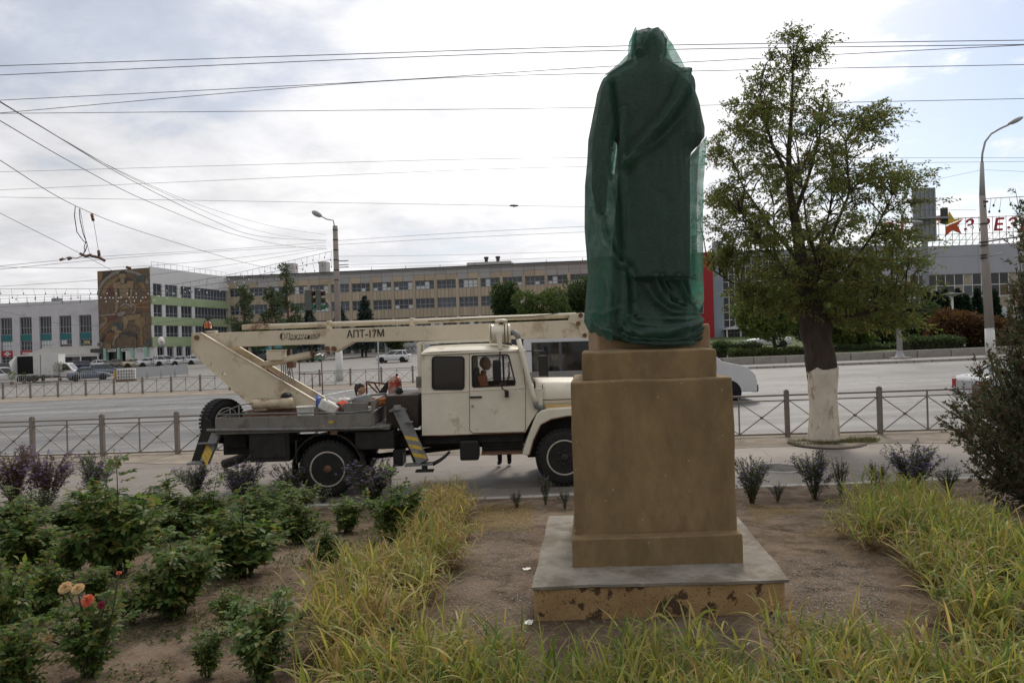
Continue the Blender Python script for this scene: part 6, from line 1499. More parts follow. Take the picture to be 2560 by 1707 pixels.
# plain lamp post behind the big tree
l3 = P(2250, 897, 43.2); l3z = street(l3.x, 43.2) + .1; lp3 = thing('lamp_post', 'grey tapered lamp post on a square foot behind the big tree', 'lamp post', Vector((l3.x, 43.2, l3z)))
MB().tube([(0, 0, .1), (0, 0, 8.2)], [.17, .11], 12).build('shaft', m_lamp, lp3); MB().box(-.55, .55, -.4, .4, -.1, .12).build('foot_slab', m_conc, lp3, bevel=.03); MB().lathe([(.30, .1), (.18, .4), (.17, .5)], 12).build('foot_flange', m_lamp, lp3)
MB().tube([(0, 0, 8.2), (.3, 0, 8.5), (1.0, 0, 8.6)], .05, 6).build('arm', m_lamp, lp3); MB().ball((1.3, 0, 8.6), (.4, .15, .1), 12, 6).build('lamp_head', m_lamp, lp3)
# goal-like pipe frames on the verge beside the far fence
pf = thing('pipe_frame', 'thin rusty pipe frame standing on the road verge behind the turret', 'frame', (0, 0, 0))
def foot_(px): q = P(px, 990, 37); return Vector((q.x, 37, street(q.x, 37) - .05))
for p0, p1 in ((P(748, 905, 37), foot_(749)), (P(803, 885, 37), foot_(807)), (P(748, 934, 37), P(806, 934, 37)), (P(780, 936, 37), foot_(782)), (P(748, 905, 37), P(803, 886, 37))): MB().tube([p0, p1], .032, 6).build('pipe', m_rust, pf)
sp_ = thing('signpost', 'thin grey post beside the far fence left of the white hatchback', 'post', PG(948, 965)); MB().tube([(0, 0, -.1), (0, 0, 3.0)], .045, 8).build('shaft', m_lamp, sp_); MB().lathe([(.05, 3.0), (.05, 3.02), (0, 3.03)], 8).build('cap', m_lamp, sp_)

# ------------------------------------------------------------------ overhead wires
def wire(label, pts, r=.012, n=26, name='overhead_wire', group='overhead wires'):
    """Wire through points given as (px, py, distance); smooth curve."""
    Q = [P(*p) for p in pts]; k = len(Q); C_ = []
    for i in range(k - 1):
        p0, p1, p2, p3 = Q[max(0, i - 1)], Q[i], Q[i + 1], Q[min(k - 1, i + 2)]
        for t in lin(0, 1, n // (k - 1) + 2)[:-1]:
            C_.append(.5 * ((2 * p1) + (p2 - p0) * t + (2 * p0 - 5 * p1 + 4 * p2 - p3) * t * t + (3 * p1 - p0 - 3 * p2 + p3) * t ** 3))
    C_.append(Q[-1])
    o = MB().tube(C_, r * .78, 6).build(name, m_wire); return tag(o, label, 'wire', group)
wire('topmost overhead wire crossing behind the statue head', [(-150, 170, 22), (0, 165, 22), (900, 135, 21), (1578, 115, 20.5), (2560, 101, 20), (2750, 99, 20)], .014)
wire('second overhead wire from the top, close under the topmost', [(-150, 193, 22), (0, 188, 22), (900, 148, 21), (1578, 126, 20.5), (2560, 112, 20), (2750, 110, 20)], .014)
wire('third overhead wire at the left edge, rising to the right', [(-150, 258, 24), (0, 251, 24), (914, 205, 23), (1530, 166, 22), (2560, 113, 20), (2750, 104, 20)], .013)
wire('overhead wire crossing another above the middle of the sky', [(-150, 295, 24), (0, 283, 24), (914, 206, 23), (1578, 182, 22), (2560, 162, 21), (2750, 158, 21)], .013)
wire('level overhead wire passing behind the statue shoulders', [(-150, 285, 25), (0, 284, 25), (900, 276, 25), (1480, 269, 24), (2560, 247, 23), (2750, 243, 23)], .013)
wire('thin wire across the sky left of the statue waist', [(-150, 433, 33), (0, 430, 33), (900, 405, 33), (1460, 395, 33), (2560, 395, 33), (2700, 395, 33)], .010)
wire('thin wire just below another left of the statue waist', [(-150, 481, 33), (0, 475, 33), (900, 436, 33), (1460, 417, 33), (2560, 404, 33), (2700, 402, 33)], .010)
wire('thin wire sloping gently down to the right with a turnbuckle', [(-150, 490, 33), (0, 493, 33), (900, 508, 33), (1460, 517, 33), (1900, 522, 34), (2440, 525, 41)], .010)
tb0 = P(1285, 515, 33); tn = thing('turnbuckle', 'small dark turnbuckle on a thin wire left of the statue', 'turnbuckle', tb0, 0); MB().tube([(-.22, -.03, .0), (-.14, -.03, .015), (.14, -.03, .0), (.22, -.03, -.01)], [.02, .045, .045, .02], 8).build('body', m_wire, tn); MB().tube([(-.05, -.03, 0), (.05, -.03, 0)], .06, 8).build('collar', m_rust, tn)
wire('thick wire sagging from upper left to the utility pole', [(-60, 215, 14), (0, 254, 15), (126, 331, 18), (325, 449, 26), (536, 553, 36), (650, 591, 43), (815, 602, 50)], .014)
wire('upper thin wire of the bundle sagging to the utility pole', [(0, 254, 15.2), (73, 298, 17), (291, 424, 24), (500, 513, 34), (681, 566, 43), (815, 587, 50)], .009)
wire('middle thin wire of the bundle sagging to the utility pole', [(0, 256, 15.1), (168, 355, 20), (367, 463, 28), (620, 570, 41), (765, 598, 47), (818, 600, 50)], .009)
wire('wire running parallel below the sagging bundle', [(-60, 265, 14), (0, 302, 15), (191, 413, 20), (364, 501, 27), (574, 583, 37), (727, 616, 45), (818, 623, 50)], .013)
wire('messenger wire carrying the hanging droppers', [(-60, 362, 18), (0, 401, 19), (191, 516, 25), (383, 589, 33), (647, 665, 45), (760, 672, 50)], .014)
wire('slanting wire at the left edge down to the contact hardware', [(-60, 500, 20), (0, 533, 21), (199, 633, 25), (287, 680, 28)], .010)
wire('upper trolley wire running right to the utility pole', [(-100, 672, 25), (0, 665, 26), (260, 641, 33), (560, 624, 41), (815, 606, 50)], .012)
wire('second trolley wire just under the upper one', [(-100, 679, 25), (0, 673, 26), (300, 645, 33), (560, 628, 41), (815, 614, 50)], .012)
wire('lower trolley wire level over the white building roof', [(-100, 665, 30), (0, 668, 30), (300, 668, 35), (560, 648, 42), (815, 618, 50)], .012)
wire('lowest trolley wire rising past the mosaic wall', [(-100, 720, 35), (0, 716, 36), (300, 695, 40), (560, 664, 45), (815, 622, 50)], .012)
wire('long wire low over the shop building fascia', [(-100, 775, 60), (0, 768, 60), (250, 752, 62), (560, 720, 66), (838, 680, 50.5)], .014)
wire('wire sagging across the shop windows', [(-100, 770, 60), (0, 777, 60), (130, 806, 60), (260, 815, 62), (420, 805, 64), (560, 780, 66), (840, 700, 50.5)], .014)
wire('upper wire running right from the utility pole', [(842, 602, 50), (1100, 585, 46), (1470, 566, 42), (1900, 552, 40), (2450, 545, 41)], .013)
wire('second wire running right from the utility pole', [(842, 612, 50), (1100, 597, 46), (1470, 580, 42), (1900, 568, 40), (2452, 560, 41)], .013)
wire('third wire running right from the utility pole', [(845, 641, 50), (1100, 638, 46), (1470, 628, 42), (1900, 615, 40), (2455, 606, 41)], .011)
wire('fourth wire running right from the utility pole', [(848, 663, 50), (1100, 655, 46), (1470, 642, 42), (1900, 630, 40), (2457, 614, 41)], .011)
wire('lowest wire running right from the utility pole', [(848, 669, 50), (1100, 664, 46), (1470, 652, 42), (1900, 650, 40), (2460, 640, 41)], .011)
wire('wire leaving the street lamp top to the right', [(2456, 425, 41.5), (2510, 427, 40), (2620, 432, 38)], .011)
wire('wire slanting up to the street lamp from the tree', [(2250, 470, 40), (2360, 445, 41), (2455, 425, 41.5)], .011)
# contact hardware hanging at upper left
hw = thing('contact_wire_fitting', 'rusty trolley wire crossing fitting with loops hanging at upper left', 'fitting', (0, 0, 0)); Yh = 27.0
for pts in ([(188, 516), (186, 540), (192, 580), (208, 602), (215, 607)], [(198, 522), (200, 550), (208, 585), (215, 603), (210, 618), (212, 626), (206, 640), (190, 646), (172, 642), (160, 648)], [(216, 604), (218, 612), (213, 628), (204, 640)]): MB().tube([P(a, b, Yh) for a, b in pts], .016, 6).build('jumper_cable', m_wire, hw)
MB().tube([P(231, 538, Yh), P(240, 590, Yh), P(247, 634, Yh)], .008, 5).build('dropper', m_wire, hw)
MB().tube([P(200, 522, Yh), P(212, 590, Yh), P(224, 634, Yh)], .008, 5).build('dropper', m_wire, hw)
for a, b in (((200, 634), (214, 641)), ((214, 641), (228, 637)), ((228, 640), (248, 644)), ((244, 642), (262, 652)), ((150, 650), (158, 647)), ((170, 648), (178, 645)), ((316, 668), (326, 671)), ((229, 535), (233, 552)), ((246, 626), (248, 640))): MB().tube([P(*a, Yh), P(*b, Yh)], .055, 8).build('clamp', m_rust, hw)
# garland of lamps over the square
gl = thing('string_lights', 'zigzag string of small lamps over the square before the mosaic', 'string lights', (0, 0, 0)); rg = random.Random(5)
m_bulb = M('bulb_white', (.75, .75, .72), .3)
def garl(pts, n, drop, Yg):
    Q = [P(float(np.interp(t, lin(0, 1, len(pts)), [p[0] for p in pts])), float(np.interp(t, lin(0, 1, len(pts)), [p[1] for p in pts])), Yg) for t in lin(0, 1, n)]
    MB().tube(Q, .02, 5).build('cable', m_wire, gl)
    for i, q in enumerate(Q):
        e = q + Vector((rg.uniform(-.2, .2), 0, -drop * (1 if i % 2 else .55))); MB().tube([q, e], .012, 4).build('drop_wire', m_wire, gl); MB().ball(tuple(e), (.06, .06, .085), 8, 5).build('bulb', m_bulb if 240 < (e.x / Yg * FPX + 1280) < 640 else m_wire, gl)
garl([(0, 722), (250, 722), (372, 722), (560, 690), (690, 660), (830, 628)], 46, .9, 70); garl([(0, 738), (250, 735), (372, 732), (560, 706), (830, 648)], 46, .8, 70)
garl([(2465, 497), (2510, 494), (2600, 490)], 8, .8, 41)

# ------------------------------------------------------------------ vegetation
NR = np.random.default_rng(12)
def nrm(a): return a / np.maximum(1e-9, np.linalg.norm(a, axis=1, keepdims=True))
def rdir(n): return nrm(NR.normal(size=(n, 3)))
def leafmesh(name, pos, d, n, ln, wd, mat, parent=None, fold=.18, kind=None, loc=None, wide=.45):
    """Many leaves, each two triangles folded on the midrib."""
    N_ = len(pos); d = nrm(d); s = nrm(np.cross(d, n) + 1e-6); n = np.cross(s, d)
    ln = np.broadcast_to(ln, (N_,))[:, None]; wd = np.broadcast_to(wd, (N_,))[:, None]
    V = np.empty((N_, 4, 3)); V[:, 0] = pos; V[:, 1] = pos + d * ln * wide + s * wd / 2 + n * wd * fold; V[:, 2] = pos + d * ln; V[:, 3] = pos + d * ln * wide - s * wd / 2 + n * wd * fold
    me = bpy.data.meshes.new(name); me.vertices.add(N_ * 4); me.vertices.foreach_set('co', V.reshape(-1))
    idx = (np.arange(N_) * 4)[:, None] + np.array([[0, 1, 2, 0, 2, 3]]); me.loops.add(N_ * 6); me.loops.foreach_set('vertex_index', idx.reshape(-1).astype(np.int32))
    me.polygons.add(N_ * 2); me.polygons.foreach_set('loop_start', (np.arange(N_ * 2) * 3).astype(np.int32))
    me.update(calc_edges=True); me.materials.append(mat)
    o = bpy.data.objects.new(name, me); link(o, parent, loc)
    if kind: o['kind'] = kind
    return o
def strips(name, base, d0, bend, ln, wd, mat, parent=None, seg=4, kind=None):
    """Grass blades: tapered strips that bend over under gravity. d0 start direction, bend how far the tip droops."""
    N_ = len(base); d = nrm(d0); s = nrm(np.cross(d, np.array([[0, 0, 1.]])) + NR.normal(size=(N_, 3)) * .15)
    V = np.empty((N_, seg * 2 + 1, 3)); p = base.copy()
    for k in range(seg + 1):
        t = k / seg; w = (wd * (1 - t ** 2.2) * (.55 + .45 * min(1, t * 4)))[:, None]
        if k < seg: V[:, 2 * k] = p - s * w / 2; V[:, 2 * k + 1] = p + s * w / 2
        else: V[:, 2 * seg] = p
        d = nrm(d + np.array([[0, 0, -1.]]) * (bend / seg)[:, None]); p = p + d * (ln / seg)[:, None]
    nv = seg * 2 + 1; F = []
    for k in range(seg - 1): F.append((2 * k, 2 * k + 1, 2 * k + 3, 2 * k + 2))
    off = (np.arange(N_) * nv)[:, None]
    quads = np.concatenate([off + np.array([f]) for f in F], 1).reshape(-1, 4) if F else np.zeros((0, 4)); tris = off + np.array([[2 * seg - 2, 2 * seg - 1, 2 * seg]])
    me = bpy.data.meshes.new(name); me.vertices.add(N_ * nv); me.vertices.foreach_set('co', V.reshape(-1))
    nq, ntr = len(quads), len(tris); me.loops.add(nq * 4 + ntr * 3)
    me.loops.foreach_set('vertex_index', np.concatenate([quads.reshape(-1), tris.reshape(-1)]).astype(np.int32)); me.polygons.add(nq + ntr)
    me.polygons.foreach_set('loop_start', np.concatenate([np.arange(nq) * 4, nq * 4 + np.arange(ntr) * 3]).astype(np.int32)); me.update(calc_edges=True); me.materials.append(mat)
    o = bpy.data.objects.new(name, me); link(o, parent)
    if kind: o['kind'] = kind
    return o
m_bark = M('dark_bark', (.055, .042, .032), .95, .35, 9, bump=.9, bsc=22, stretch=(1, 1, .25)); m_bark2 = M('pine_bark', (.16, .085, .05), .95, .3, 5)
m_ww = M('trunk_whitewash', (.64, .57, .47), .95, .12, 5, dirt=(.30, .22, .15), dsc=5.5, damt=.7, dth=.52, bump=.6, bsc=18, stretch=(1, 1, .4))
lf_tree = LEAF('elm_leaf', [(.07, .108, .03), (.135, .18, .048), (.10, .142, .039), (.185, .19, .057), (.165, .125, .049), (.084, .125, .034)], .5)

# --- the big tree by the fence
TY = 15.1; tb = P(2060, 1100, TY); tb.z = street(tb.x, TY)
def tl_(px, py, dy=0.): return np.array(P(px, py, TY) - tb) + np.array([0, dy, 0])
bt = thing('tree', 'large leafy tree with whitewashed leaning trunk beside the road fence', 'tree', tb)
def knotty(pts, rad, n=18, amp=.10, seed=0, sub=6):
    pts = [np.array(p, float) for p in pts]; P2, R2 = [], []
    for i in range(len(pts) - 1):
        for t in lin(0, 1, sub + 1)[:-1]:
            t2 = t; P2.append(pts[i] * (1 - t2) + pts[i + 1] * t2); R2.append(rad[i] * (1 - t) + rad[i + 1] * t)
    P2.append(pts[-1]); R2.append(rad[-1]); mb = MB().tube([tuple(p) for p in P2], R2, n)
    V = mb.v[0]
    for i in range(len(P2)):
        for j in range(n):
            q = V[i * n + j]; k = 1 + amp * mnoise.noise(Vector(tuple(q * 2.2 + seed))) * 2 + amp * .6 * mnoise.noise(Vector((q[0] * 9, q[1] * 9, q[2] * 2 + seed)))
            V[i * n + j] = P2[i] + (q - P2[i]) * k
    return mb
pxm = TY / FPX
trunkp = [tl_(2060, 1104), tl_(2060, 1085), tl_(2059, 1000), tl_(2054, 924)]
tk = knotty(trunkp, [.36, .315, .292, .318], n=36, amp=.06, seed=2); tv = tk.v[0]
for j in range(36): tv[-36 + j][2] += .10 * mnoise.noise(Vector((j * .9, 2.2, 0))) + .05 * mnoise.noise(Vector((j * 2.3, 7, 0)))
tk.build('whitewashed_trunk', m_ww, bt)
up_ = [tl_(2056, 955), tl_(2054, 926), tl_(2050, 880), tl_(2040, 815), tl_(2026, 760), tl_(2014, 715), tl_(2004, 660)]
knotty(up_, [.27, .305, .325, .31, .28, .23, .16], amp=.14, seed=5).build('trunk', m_bark, bt)
lead = [tl_(2006, 668), tl_(1990, 560), tl_(1974, 480), tl_(1972, 380), tl_(1980, 270), tl_(1982, 180), tl_(1985, 95)]
knotty(lead, [.14, .10, .075, .052, .035, .02, .008], n=10, amp=.08, seed=7).build('leader', m_bark, bt)
limbs = [[(2020, 735, 0), (1960, 690, -.2), (1900, 620, -.3), (1840, 540, -.35)], [(2030, 760, 0), (2090, 690, -.3), (2150, 600, -.5), (2200, 500, -.5)], [(2015, 715, 0), (2060, 640, .4), (2110, 520, .7), (2130, 400, .8)], [(2004, 660, 0), (1950, 560, .5), (1890, 450, .8), (1860, 360, .9)],
         [(2014, 715, 0), (2040, 620, -.6), (2080, 500, -.8), (2070, 380, -.8)], [(2026, 750, 0), (2130, 740, .3), (2220, 700, .4), (2290, 690, .4)], [(2024, 745, 0), (1930, 735, .4), (1850, 700, .6), (1790, 660, .6)], [(2020, 740, 0), (2000, 690, .8), (1990, 600, 1.3), (2000, 480, 1.5)], [(2020, 740, 0), (2010, 690, -.8), (1960, 600, -1.2), (1940, 470, -1.3)], [(1985, 540, 0), (2030, 440, .2), (2060, 330, .2), (2065, 240, .1)], [(1975, 450, 0), (1930, 360, 0), (1905, 270, 0), (1900, 200, 0)], [(2040, 800, 0), (2120, 790, -.4), (2200, 770, -.6), (2290, 780, -.6)]]
skel = [np.array(p) for p in lead] + [np.array(p) for p in up_[4:]]
for i, lb_ in enumerate(limbs):
    pts = [tl_(a, b, c) for a, b, c in lb_]; knotty(pts, [.06, .038, .022, .01], n=8, amp=.08, seed=i, sub=4).build('limb', m_bark, bt)
    for a, b in zip(pts, pts[1:]):
        for t in (0, .25, .5, .75): skel.append(a * (1 - t) + b * t)
    skel.append(pts[-1])
skel = np.array(skel)
ENV = [(70, 1975, 1995), (100, 1945, 2030), (150, 1905, 2085), (200, 1885, 2080), (260, 1818, 2150), (330, 1788, 2195), (400, 1768, 2235), (470, 1758, 2275), (540, 1754, 2300), (600, 1765, 2290), (680, 1795, 2280), (740, 1840, 2275), (780, 1900, 2270), (815, 2110, 2260)]
cl_ = []
while len(cl_) < 500:
    py = NR.uniform(75, 815); l = np.interp(py, [e[0] for e in ENV], [e[1] for e in ENV]); r = np.interp(py, [e[0] for e in ENV], [e[2] for e in ENV])
    px = NR.uniform(l + 6, r - 6); hw = (r - l) / 2 * pxm * .85; t = (px - (l + r) / 2) / ((r - l) / 2); mx = hw * math.sqrt(max(.03, 1 - t * t)); dy = NR.uniform(-mx, mx)
    if NR.uniform() > (r - l) / 520.: continue
    w = mnoise.noise(Vector((px * .012, py * .012, dy * .6)))
    if w < -.10 and py < 640: continue
    if py < 420 and NR.uniform() < .30: continue
    cl_.append((tl_(px, py, dy), py, px))
LP_, LD, LN_, LL, LW = [], [], [], [], []; tw_ = MB()
for c, py, px in cl_:
    dist = np.linalg.norm(skel - c - np.array([0, 0, -.35]), axis=1); s0 = skel[int(np.argmin(dist))]
    mid = (s0 + c) / 2 + np.array([0, 0, .12]) * np.linalg.norm(c - s0)
    tw_.tube([tuple(s0), tuple(mid), tuple(c)], [.017, .012, .006], 4, cap=False)
    for _ in range(7):
        dr = rdir(1)[0]; dr[2] = dr[2] * .6 + .05; dr[0] += .25 + (.25 if px > 2150 else 0); ltw = NR.uniform(.25, .62)
        st0 = c + NR.normal(size=3) * .05; e = st0 + dr * ltw + np.array([0, 0, -.12 * ltw]); tw_.tube([tuple(st0), tuple((st0 + e) / 2 + np.array([0, 0, .02])), tuple(e)], [.005, .004, .002], 3, cap=False)
        n_ = 20; t = NR.uniform(.1, 1.05, n_)[:, None]; LP_.append(st0 + (e - st0) * t + NR.normal(size=(n_, 3)) * .025)
        dd = nrm((e - st0)[None] * .6 + NR.normal(size=(n_, 3)) * .45 + np.array([[.15, 0, -.18]])); LD.append(dd); LN_.append(rdir(n_) + np.array([[0, 0, .8]])); LL.append(NR.uniform(.055, .095, n_)); LW.append(NR.uniform(.024, .042, n_))
tag(tw_.build('twigs', m_bark, bt), kind='stuff')
leafmesh('crown', np.concatenate(LP_), np.concatenate(LD), np.concatenate(LN_), np.concatenate(LL), np.concatenate(LW), lf_tree, bt)

# --- trees of the background
def crown(parent, lumps, n, size, mat, name='crown', aspect=.5, flat=.0):
    n = int(n * 2.1); size *= 1.45; pos, d = [], []
    vol = np.array([l[3] * l[4] * l[5] for l in lumps]) ** .8; cnt = (n * vol / vol.sum()).astype(int) + 5
    for (x, y, z, a, b, c), k in zip(lumps, cnt):
        q = rdir(k) * NR.uniform(.35, 1.0, (k, 1)) ** .45; q *= 1 + .16 * np.sin(q[:, :1] * 7 + x) * np.cos(q[:, 2:] * 8 + z)
        pos.append(q * np.array([a, b, c]) + np.array([x, y, z])); d.append(q + NR.normal(size=(k, 3)) * .7 + np.array([[0, 0, flat]]))
    pos, d = np.concatenate(pos), np.concatenate(d); return leafmesh(name, pos, d, rdir(len(pos)) + np.array([[0, 0, .9]]), NR.uniform(.7, 1.3, len(pos)) * size, NR.uniform(.7, 1.2, len(pos)) * size * aspect, mat, parent)
lf_dark = LEAF('dark_green_leaf', [(.03, .052, .02), (.06, .09, .03), (.042, .07, .025), (.08, .105, .034)], .35); lf_mid = LEAF('mid_green_leaf', [(.045, .075, .022), (.085, .12, .035), (.065, .095, .028), (.11, .125, .04)], .35); lf_yel = LEAF('yellowing_leaf', [(.05, .095, .024), (.09, .14, .035), (.16, .16, .04), (.06, .11, .028)], .4)
lf_pine = LEAF('pine_needles', [(.05, .075, .038), (.085, .115, .055), (.065, .095, .046)], .25); lf_spruce = LEAF('spruce_needles', [(.045, .068, .06), (.07, .10, .09), (.055, .085, .073)], .15); lf_red = LEAF('rust_red_leaf', [(.055, .025, .015), (.10, .05, .022), (.13, .07, .025), (.05, .04, .018)], .35); lf_cyp = LEAF('thuja_green', [(.012, .03, .016), (.022, .045, .022), (.03, .06, .028)], .15)
def gbase(px, Y, lawn_=False):
    x = P(px, 880, Y).x; return Vector((x, Y, lawnz(x, Y) if lawn_ else street(x, Y)))
def roundtree(label, px, Y, top, wpx, crown_bot, mat, n=2600, size=.35, lawn_=False, name='tree', seed=0, grp='trees beyond the road', tr_=.16, dark=m_bark):
    b = gbase(px, Y, lawn_); o = thing(name, label, 'tree', b, group=grp); k = Y / FPX; r_ = random.Random(seed)
    zt_ = P(px, top, Y).z - b.z; zb_ = P(px, crown_bot, Y).z - b.z; hw = wpx * k / 2; hz = (zt_ - zb_) / 2; zc2 = (zt_ + zb_) / 2
    lumps = [(0, 0, zc2, hw * .72, hw * .7, hz * .8)]
    for i in range(11):
        a = r_.uniform(0, 6.28); f = r_.uniform(.35, .72); z = zc2 + hz * r_.uniform(-.7, .62); s_ = r_.uniform(.28, .45); lumps.append((hw * f * math.cos(a), hw * f * math.sin(a), z, hw * s_, hw * s_, hz * s_ * 1.05))
    knotty([(0, 0, -.2), (.05, 0, zb_ * .5), (0, .05, zb_ + hz * .3), (0, 0, zc2 + hz * .5)], [tr_ * 1.25, tr_, tr_ * .8, tr_ * .3], n=9, seed=seed).build('trunk', dark, o)
    for i in range(5):
        a = i * 1.26 + seed; MB().tube([(0, 0, zb_ + hz * .2), (hw * .3 * math.cos(a), hw * .3 * math.sin(a), zc2 - hz * .1), (hw * .6 * math.cos(a), hw * .6 * math.sin(a), zc2 + hz * .25)], [tr_ * .5, tr_ * .3, tr_ * .1], 6).build('limb', dark, o)
    crown(o, lumps, n, size, mat); return o
def conifer(label, px, Y, top, bot, wpx, mat, n=2600, size=.32, name='spruce_tree', seed=0, lawn_=False, grp='conifers beyond the plaza'):
    b = gbase(px, Y, lawn_); o = thing(name, label, 'tree', b, group=grp); k = Y / FPX; zt_ = P(px, top, Y).z - b.z; zb_ = max(.3, P(px, bot, Y).z - b.z); hw = wpx * k / 2
    n *= 2; size *= 1.5; t = NR.uniform(0, 1, n) ** .65; lay = np.floor(t * 13) / 13 + NR.uniform(0, .06, n); lay = np.clip(lay, 0, 1); r = hw * lay ** .85 * NR.uniform(.25, 1.05, n) * (1 + .18 * np.sin(np.floor(t * 13) * 2.3)); a = NR.uniform(0, 6.283, n)
    pos = np.stack([r * np.cos(a), r * np.sin(a), zt_ - (zt_ - zb_) * lay - r * .25 + NR.normal(size=n) * .05], 1); d = np.stack([np.cos(a), np.sin(a), NR.uniform(-.7, .25, n)], 1)
    MB().tube([(0, 0, -.2), (0, 0, zt_ * .6), (0, 0, zt_ - .1)], [.16, .09, .02], 7).build('trunk', m_bark, o); leafmesh('crown', pos, d, rdir(n) + np.array([[0, 0, 1.]]), NR.uniform(.6, 1.3, n) * size, NR.uniform(.6, 1.2, n) * size * .5, mat, o); return o
def pine(label, px, Y, top, bot, wpx, seed):
    b = gbase(px, Y); o = thing('pine_tree', label, 'tree', b, group='conifers beyond the plaza'); k = Y / FPX; zt_ = P(px, top, Y).z - b.z; zb_ = P(px, bot, Y).z - b.z; hw = wpx * k / 2; r_ = random.Random(seed); lumps = []
    knotty([(0, 0, -.2), (.1, 0, zt_ * .4), (-.1, 0, zt_ * .75), (0, 0, zt_ - .3)], [.24, .19, .12, .04], n=8, amp=.05, seed=seed).build('trunk', m_bark2, o)
    for i in range(17):
        t = i / 16; z = zb_ + (zt_ - zb_) * (t * .95 + .05); a = r_.uniform(0, 6.28); w = hw * (.95 - .75 * t) * r_.uniform(.4, 1.0); s_ = hw * r_.uniform(.26, .42) * (1 - .35 * t); c = (w * math.cos(a), w * .8 * math.sin(a), z); lumps.append(c + (s_, s_, s_ * .55)); MB().tube([(0, 0, z - .35), (c[0] * .6, c[1] * .6, z - .1), c], [.06, .04, .02], 5).build('limb', m_bark2, o)
    crown(o, lumps, 1500, .36, lf_pine, aspect=.3, flat=.5)
pine('leftmost pine before the brown office building', 612, 106, 722, 872, 100, 1); pine('middle pine, lower than its neighbour, before the brown building', 682, 104, 728, 875, 100, 2); pine('tallest pine, reaching the roof line of the brown building', 722, 108, 668, 868, 90, 3)
conifer('small dark spruce left of the utility pole', 776, 108, 768, 868, 58, lf_spruce, 1800, seed=4); conifer('dark spruce just right of the utility pole', 853, 110, 766, 868, 70, lf_spruce, 2200, seed=5); conifer('blue-green spruce with a pointed top in the middle of the plaza edge', 915, 112, 740, 866, 72, lf_spruce, 3400, seed=6)
roundtree('slender dark tree above the cab roof before the brown building', 1270, 96, 688, 92, 850, lf_dark, 3400, .30, seed=7); roundtree('broad light green tree left of the statue', 1362, 92, 716, 175, 850, lf_mid, 5200, .32, seed=8); roundtree('dark tree touching the left side of the statue', 1452, 99, 676, 130, 850, lf_dark, 4600, .32, seed=9)
for i, (px, top, w) in enumerate(((905, 842, 60), (645, 846, 40), (985, 846, 50), (1560, 690, 150), (1690, 700, 120))):
    if i < 3: roundtree(('low dark tree beneath the boom lettering, before the long building', 'low dark tree behind the slanted turret, beyond the parked cars', 'low dark tree beneath the boom, next to the graffiti wall')[i], px, 114, top - 30, w, 872, lf_dark, 1200, .34, seed=20 + i)
# right side
roundtree('small round tree with yellowing top left of the big trunk', 1936, 52, 702, 190, 852, lf_yel, 6500, .17, True, seed=11, tr_=.12)
roundtree('dark round tree just right of the big trunk', 2105, 54, 744, 150, 868, lf_yel, 5200, .17, True, seed=12, tr_=.12); roundtree('dark green tree left of the plain lamp post', 2180, 58, 742, 130, 872, lf_dark, 4200, .18, True, seed=13, tr_=.12); roundtree('dark green tree behind the plain lamp post', 2280, 60, 752, 150, 870, lf_dark, 4600, .18, True, seed=14, tr_=.12); roundtree('leafy tree far behind the big trunk', 2020, 57, 748, 130, 866, lf_dark, 3800, .18, True, seed=15, tr_=.1)
roundtree('rust-red shrub tree left of the street lamp', 2398, 50, 772, 150, 868, lf_red, 5200, .15, True, seed=16, tr_=.08, name='red_shrub'); roundtree('reddish shrub half hidden by the juniper', 2500, 49, 786, 130, 872, lf_red, 3600, .15, True, seed=17, tr_=.08, name='red_shrub')
for i, (px, top, lab) in enumerate(((2262, 728, 'leftmost column cypress before the mall'), (2322, 722, 'column cypress left of the round garden lamp'), (2345, 728, 'broad column cypress, second left of the round garden lamp'), (2366, 720, 'twin-topped column cypress next to the round garden lamp'), (2399, 720, 'pointed column cypress just right of the round garden lamp'), (2418, 734, 'shortest column cypress before the mall'), (2447, 718, 'tall column cypress touching the street lamp'), (2490, 722, 'column cypress right of the street lamp'))):
    conifer(lab, px, 74, top, 812, 34, lf_cyp, 1500, .22, 'cypress_tree', 30 + i, True, 'column cypresses before the mall')
gl_ = gbase(2385, 70, True); go = thing('garden_lamp', 'white garden lamp with a flat round top among the cypresses', 'lamp', gl_); hh = P(2385, 742, 70).z - gl_.z; MB().tube([(0, 0, 0), (0, 0, hh)], .09, 8).build('post', m_wframew, go); MB().lathe([(.1, hh), (.75, hh + .25), (.8, hh + .35), (0, hh + .45)], 18).build('shade', m_lamp, go)
def hedge(label, px0, px1, Y, top, depth, mat, n, size=.10):
    a, b = gbase(px0, Y, True), gbase(px1, Y, True); o = thing('hedge', label, 'hedge', a, group='clipped hedges beyond the low wall'); Lh = b.x - a.x; h = P((px0 + px1) / 2, top, Y).z - a.z
    u, v, w = NR.uniform(0, 1, n), NR.uniform(-1, 1, n), NR.uniform(0, 1, n) ** .6; f = rdir(n); pos = np.stack([u * Lh, v * depth / 2, w * h * (1 - .12 * v * v) + .06 * np.sin(u * Lh * 3)], 1) + NR.normal(size=(n, 3)) * .06
    leafmesh('foliage', pos, f + np.array([[0, 0, .4]]), rdir(n) + np.array([[0, 0, .8]]), NR.uniform(.7, 1.3, n) * size * 1.5, NR.uniform(.7, 1.2, n) * size, mat, o); MB().box(.1, Lh - .1, -depth * .32, depth * .32, 0, h * .82).build('inner_twigs', m_bark, o)
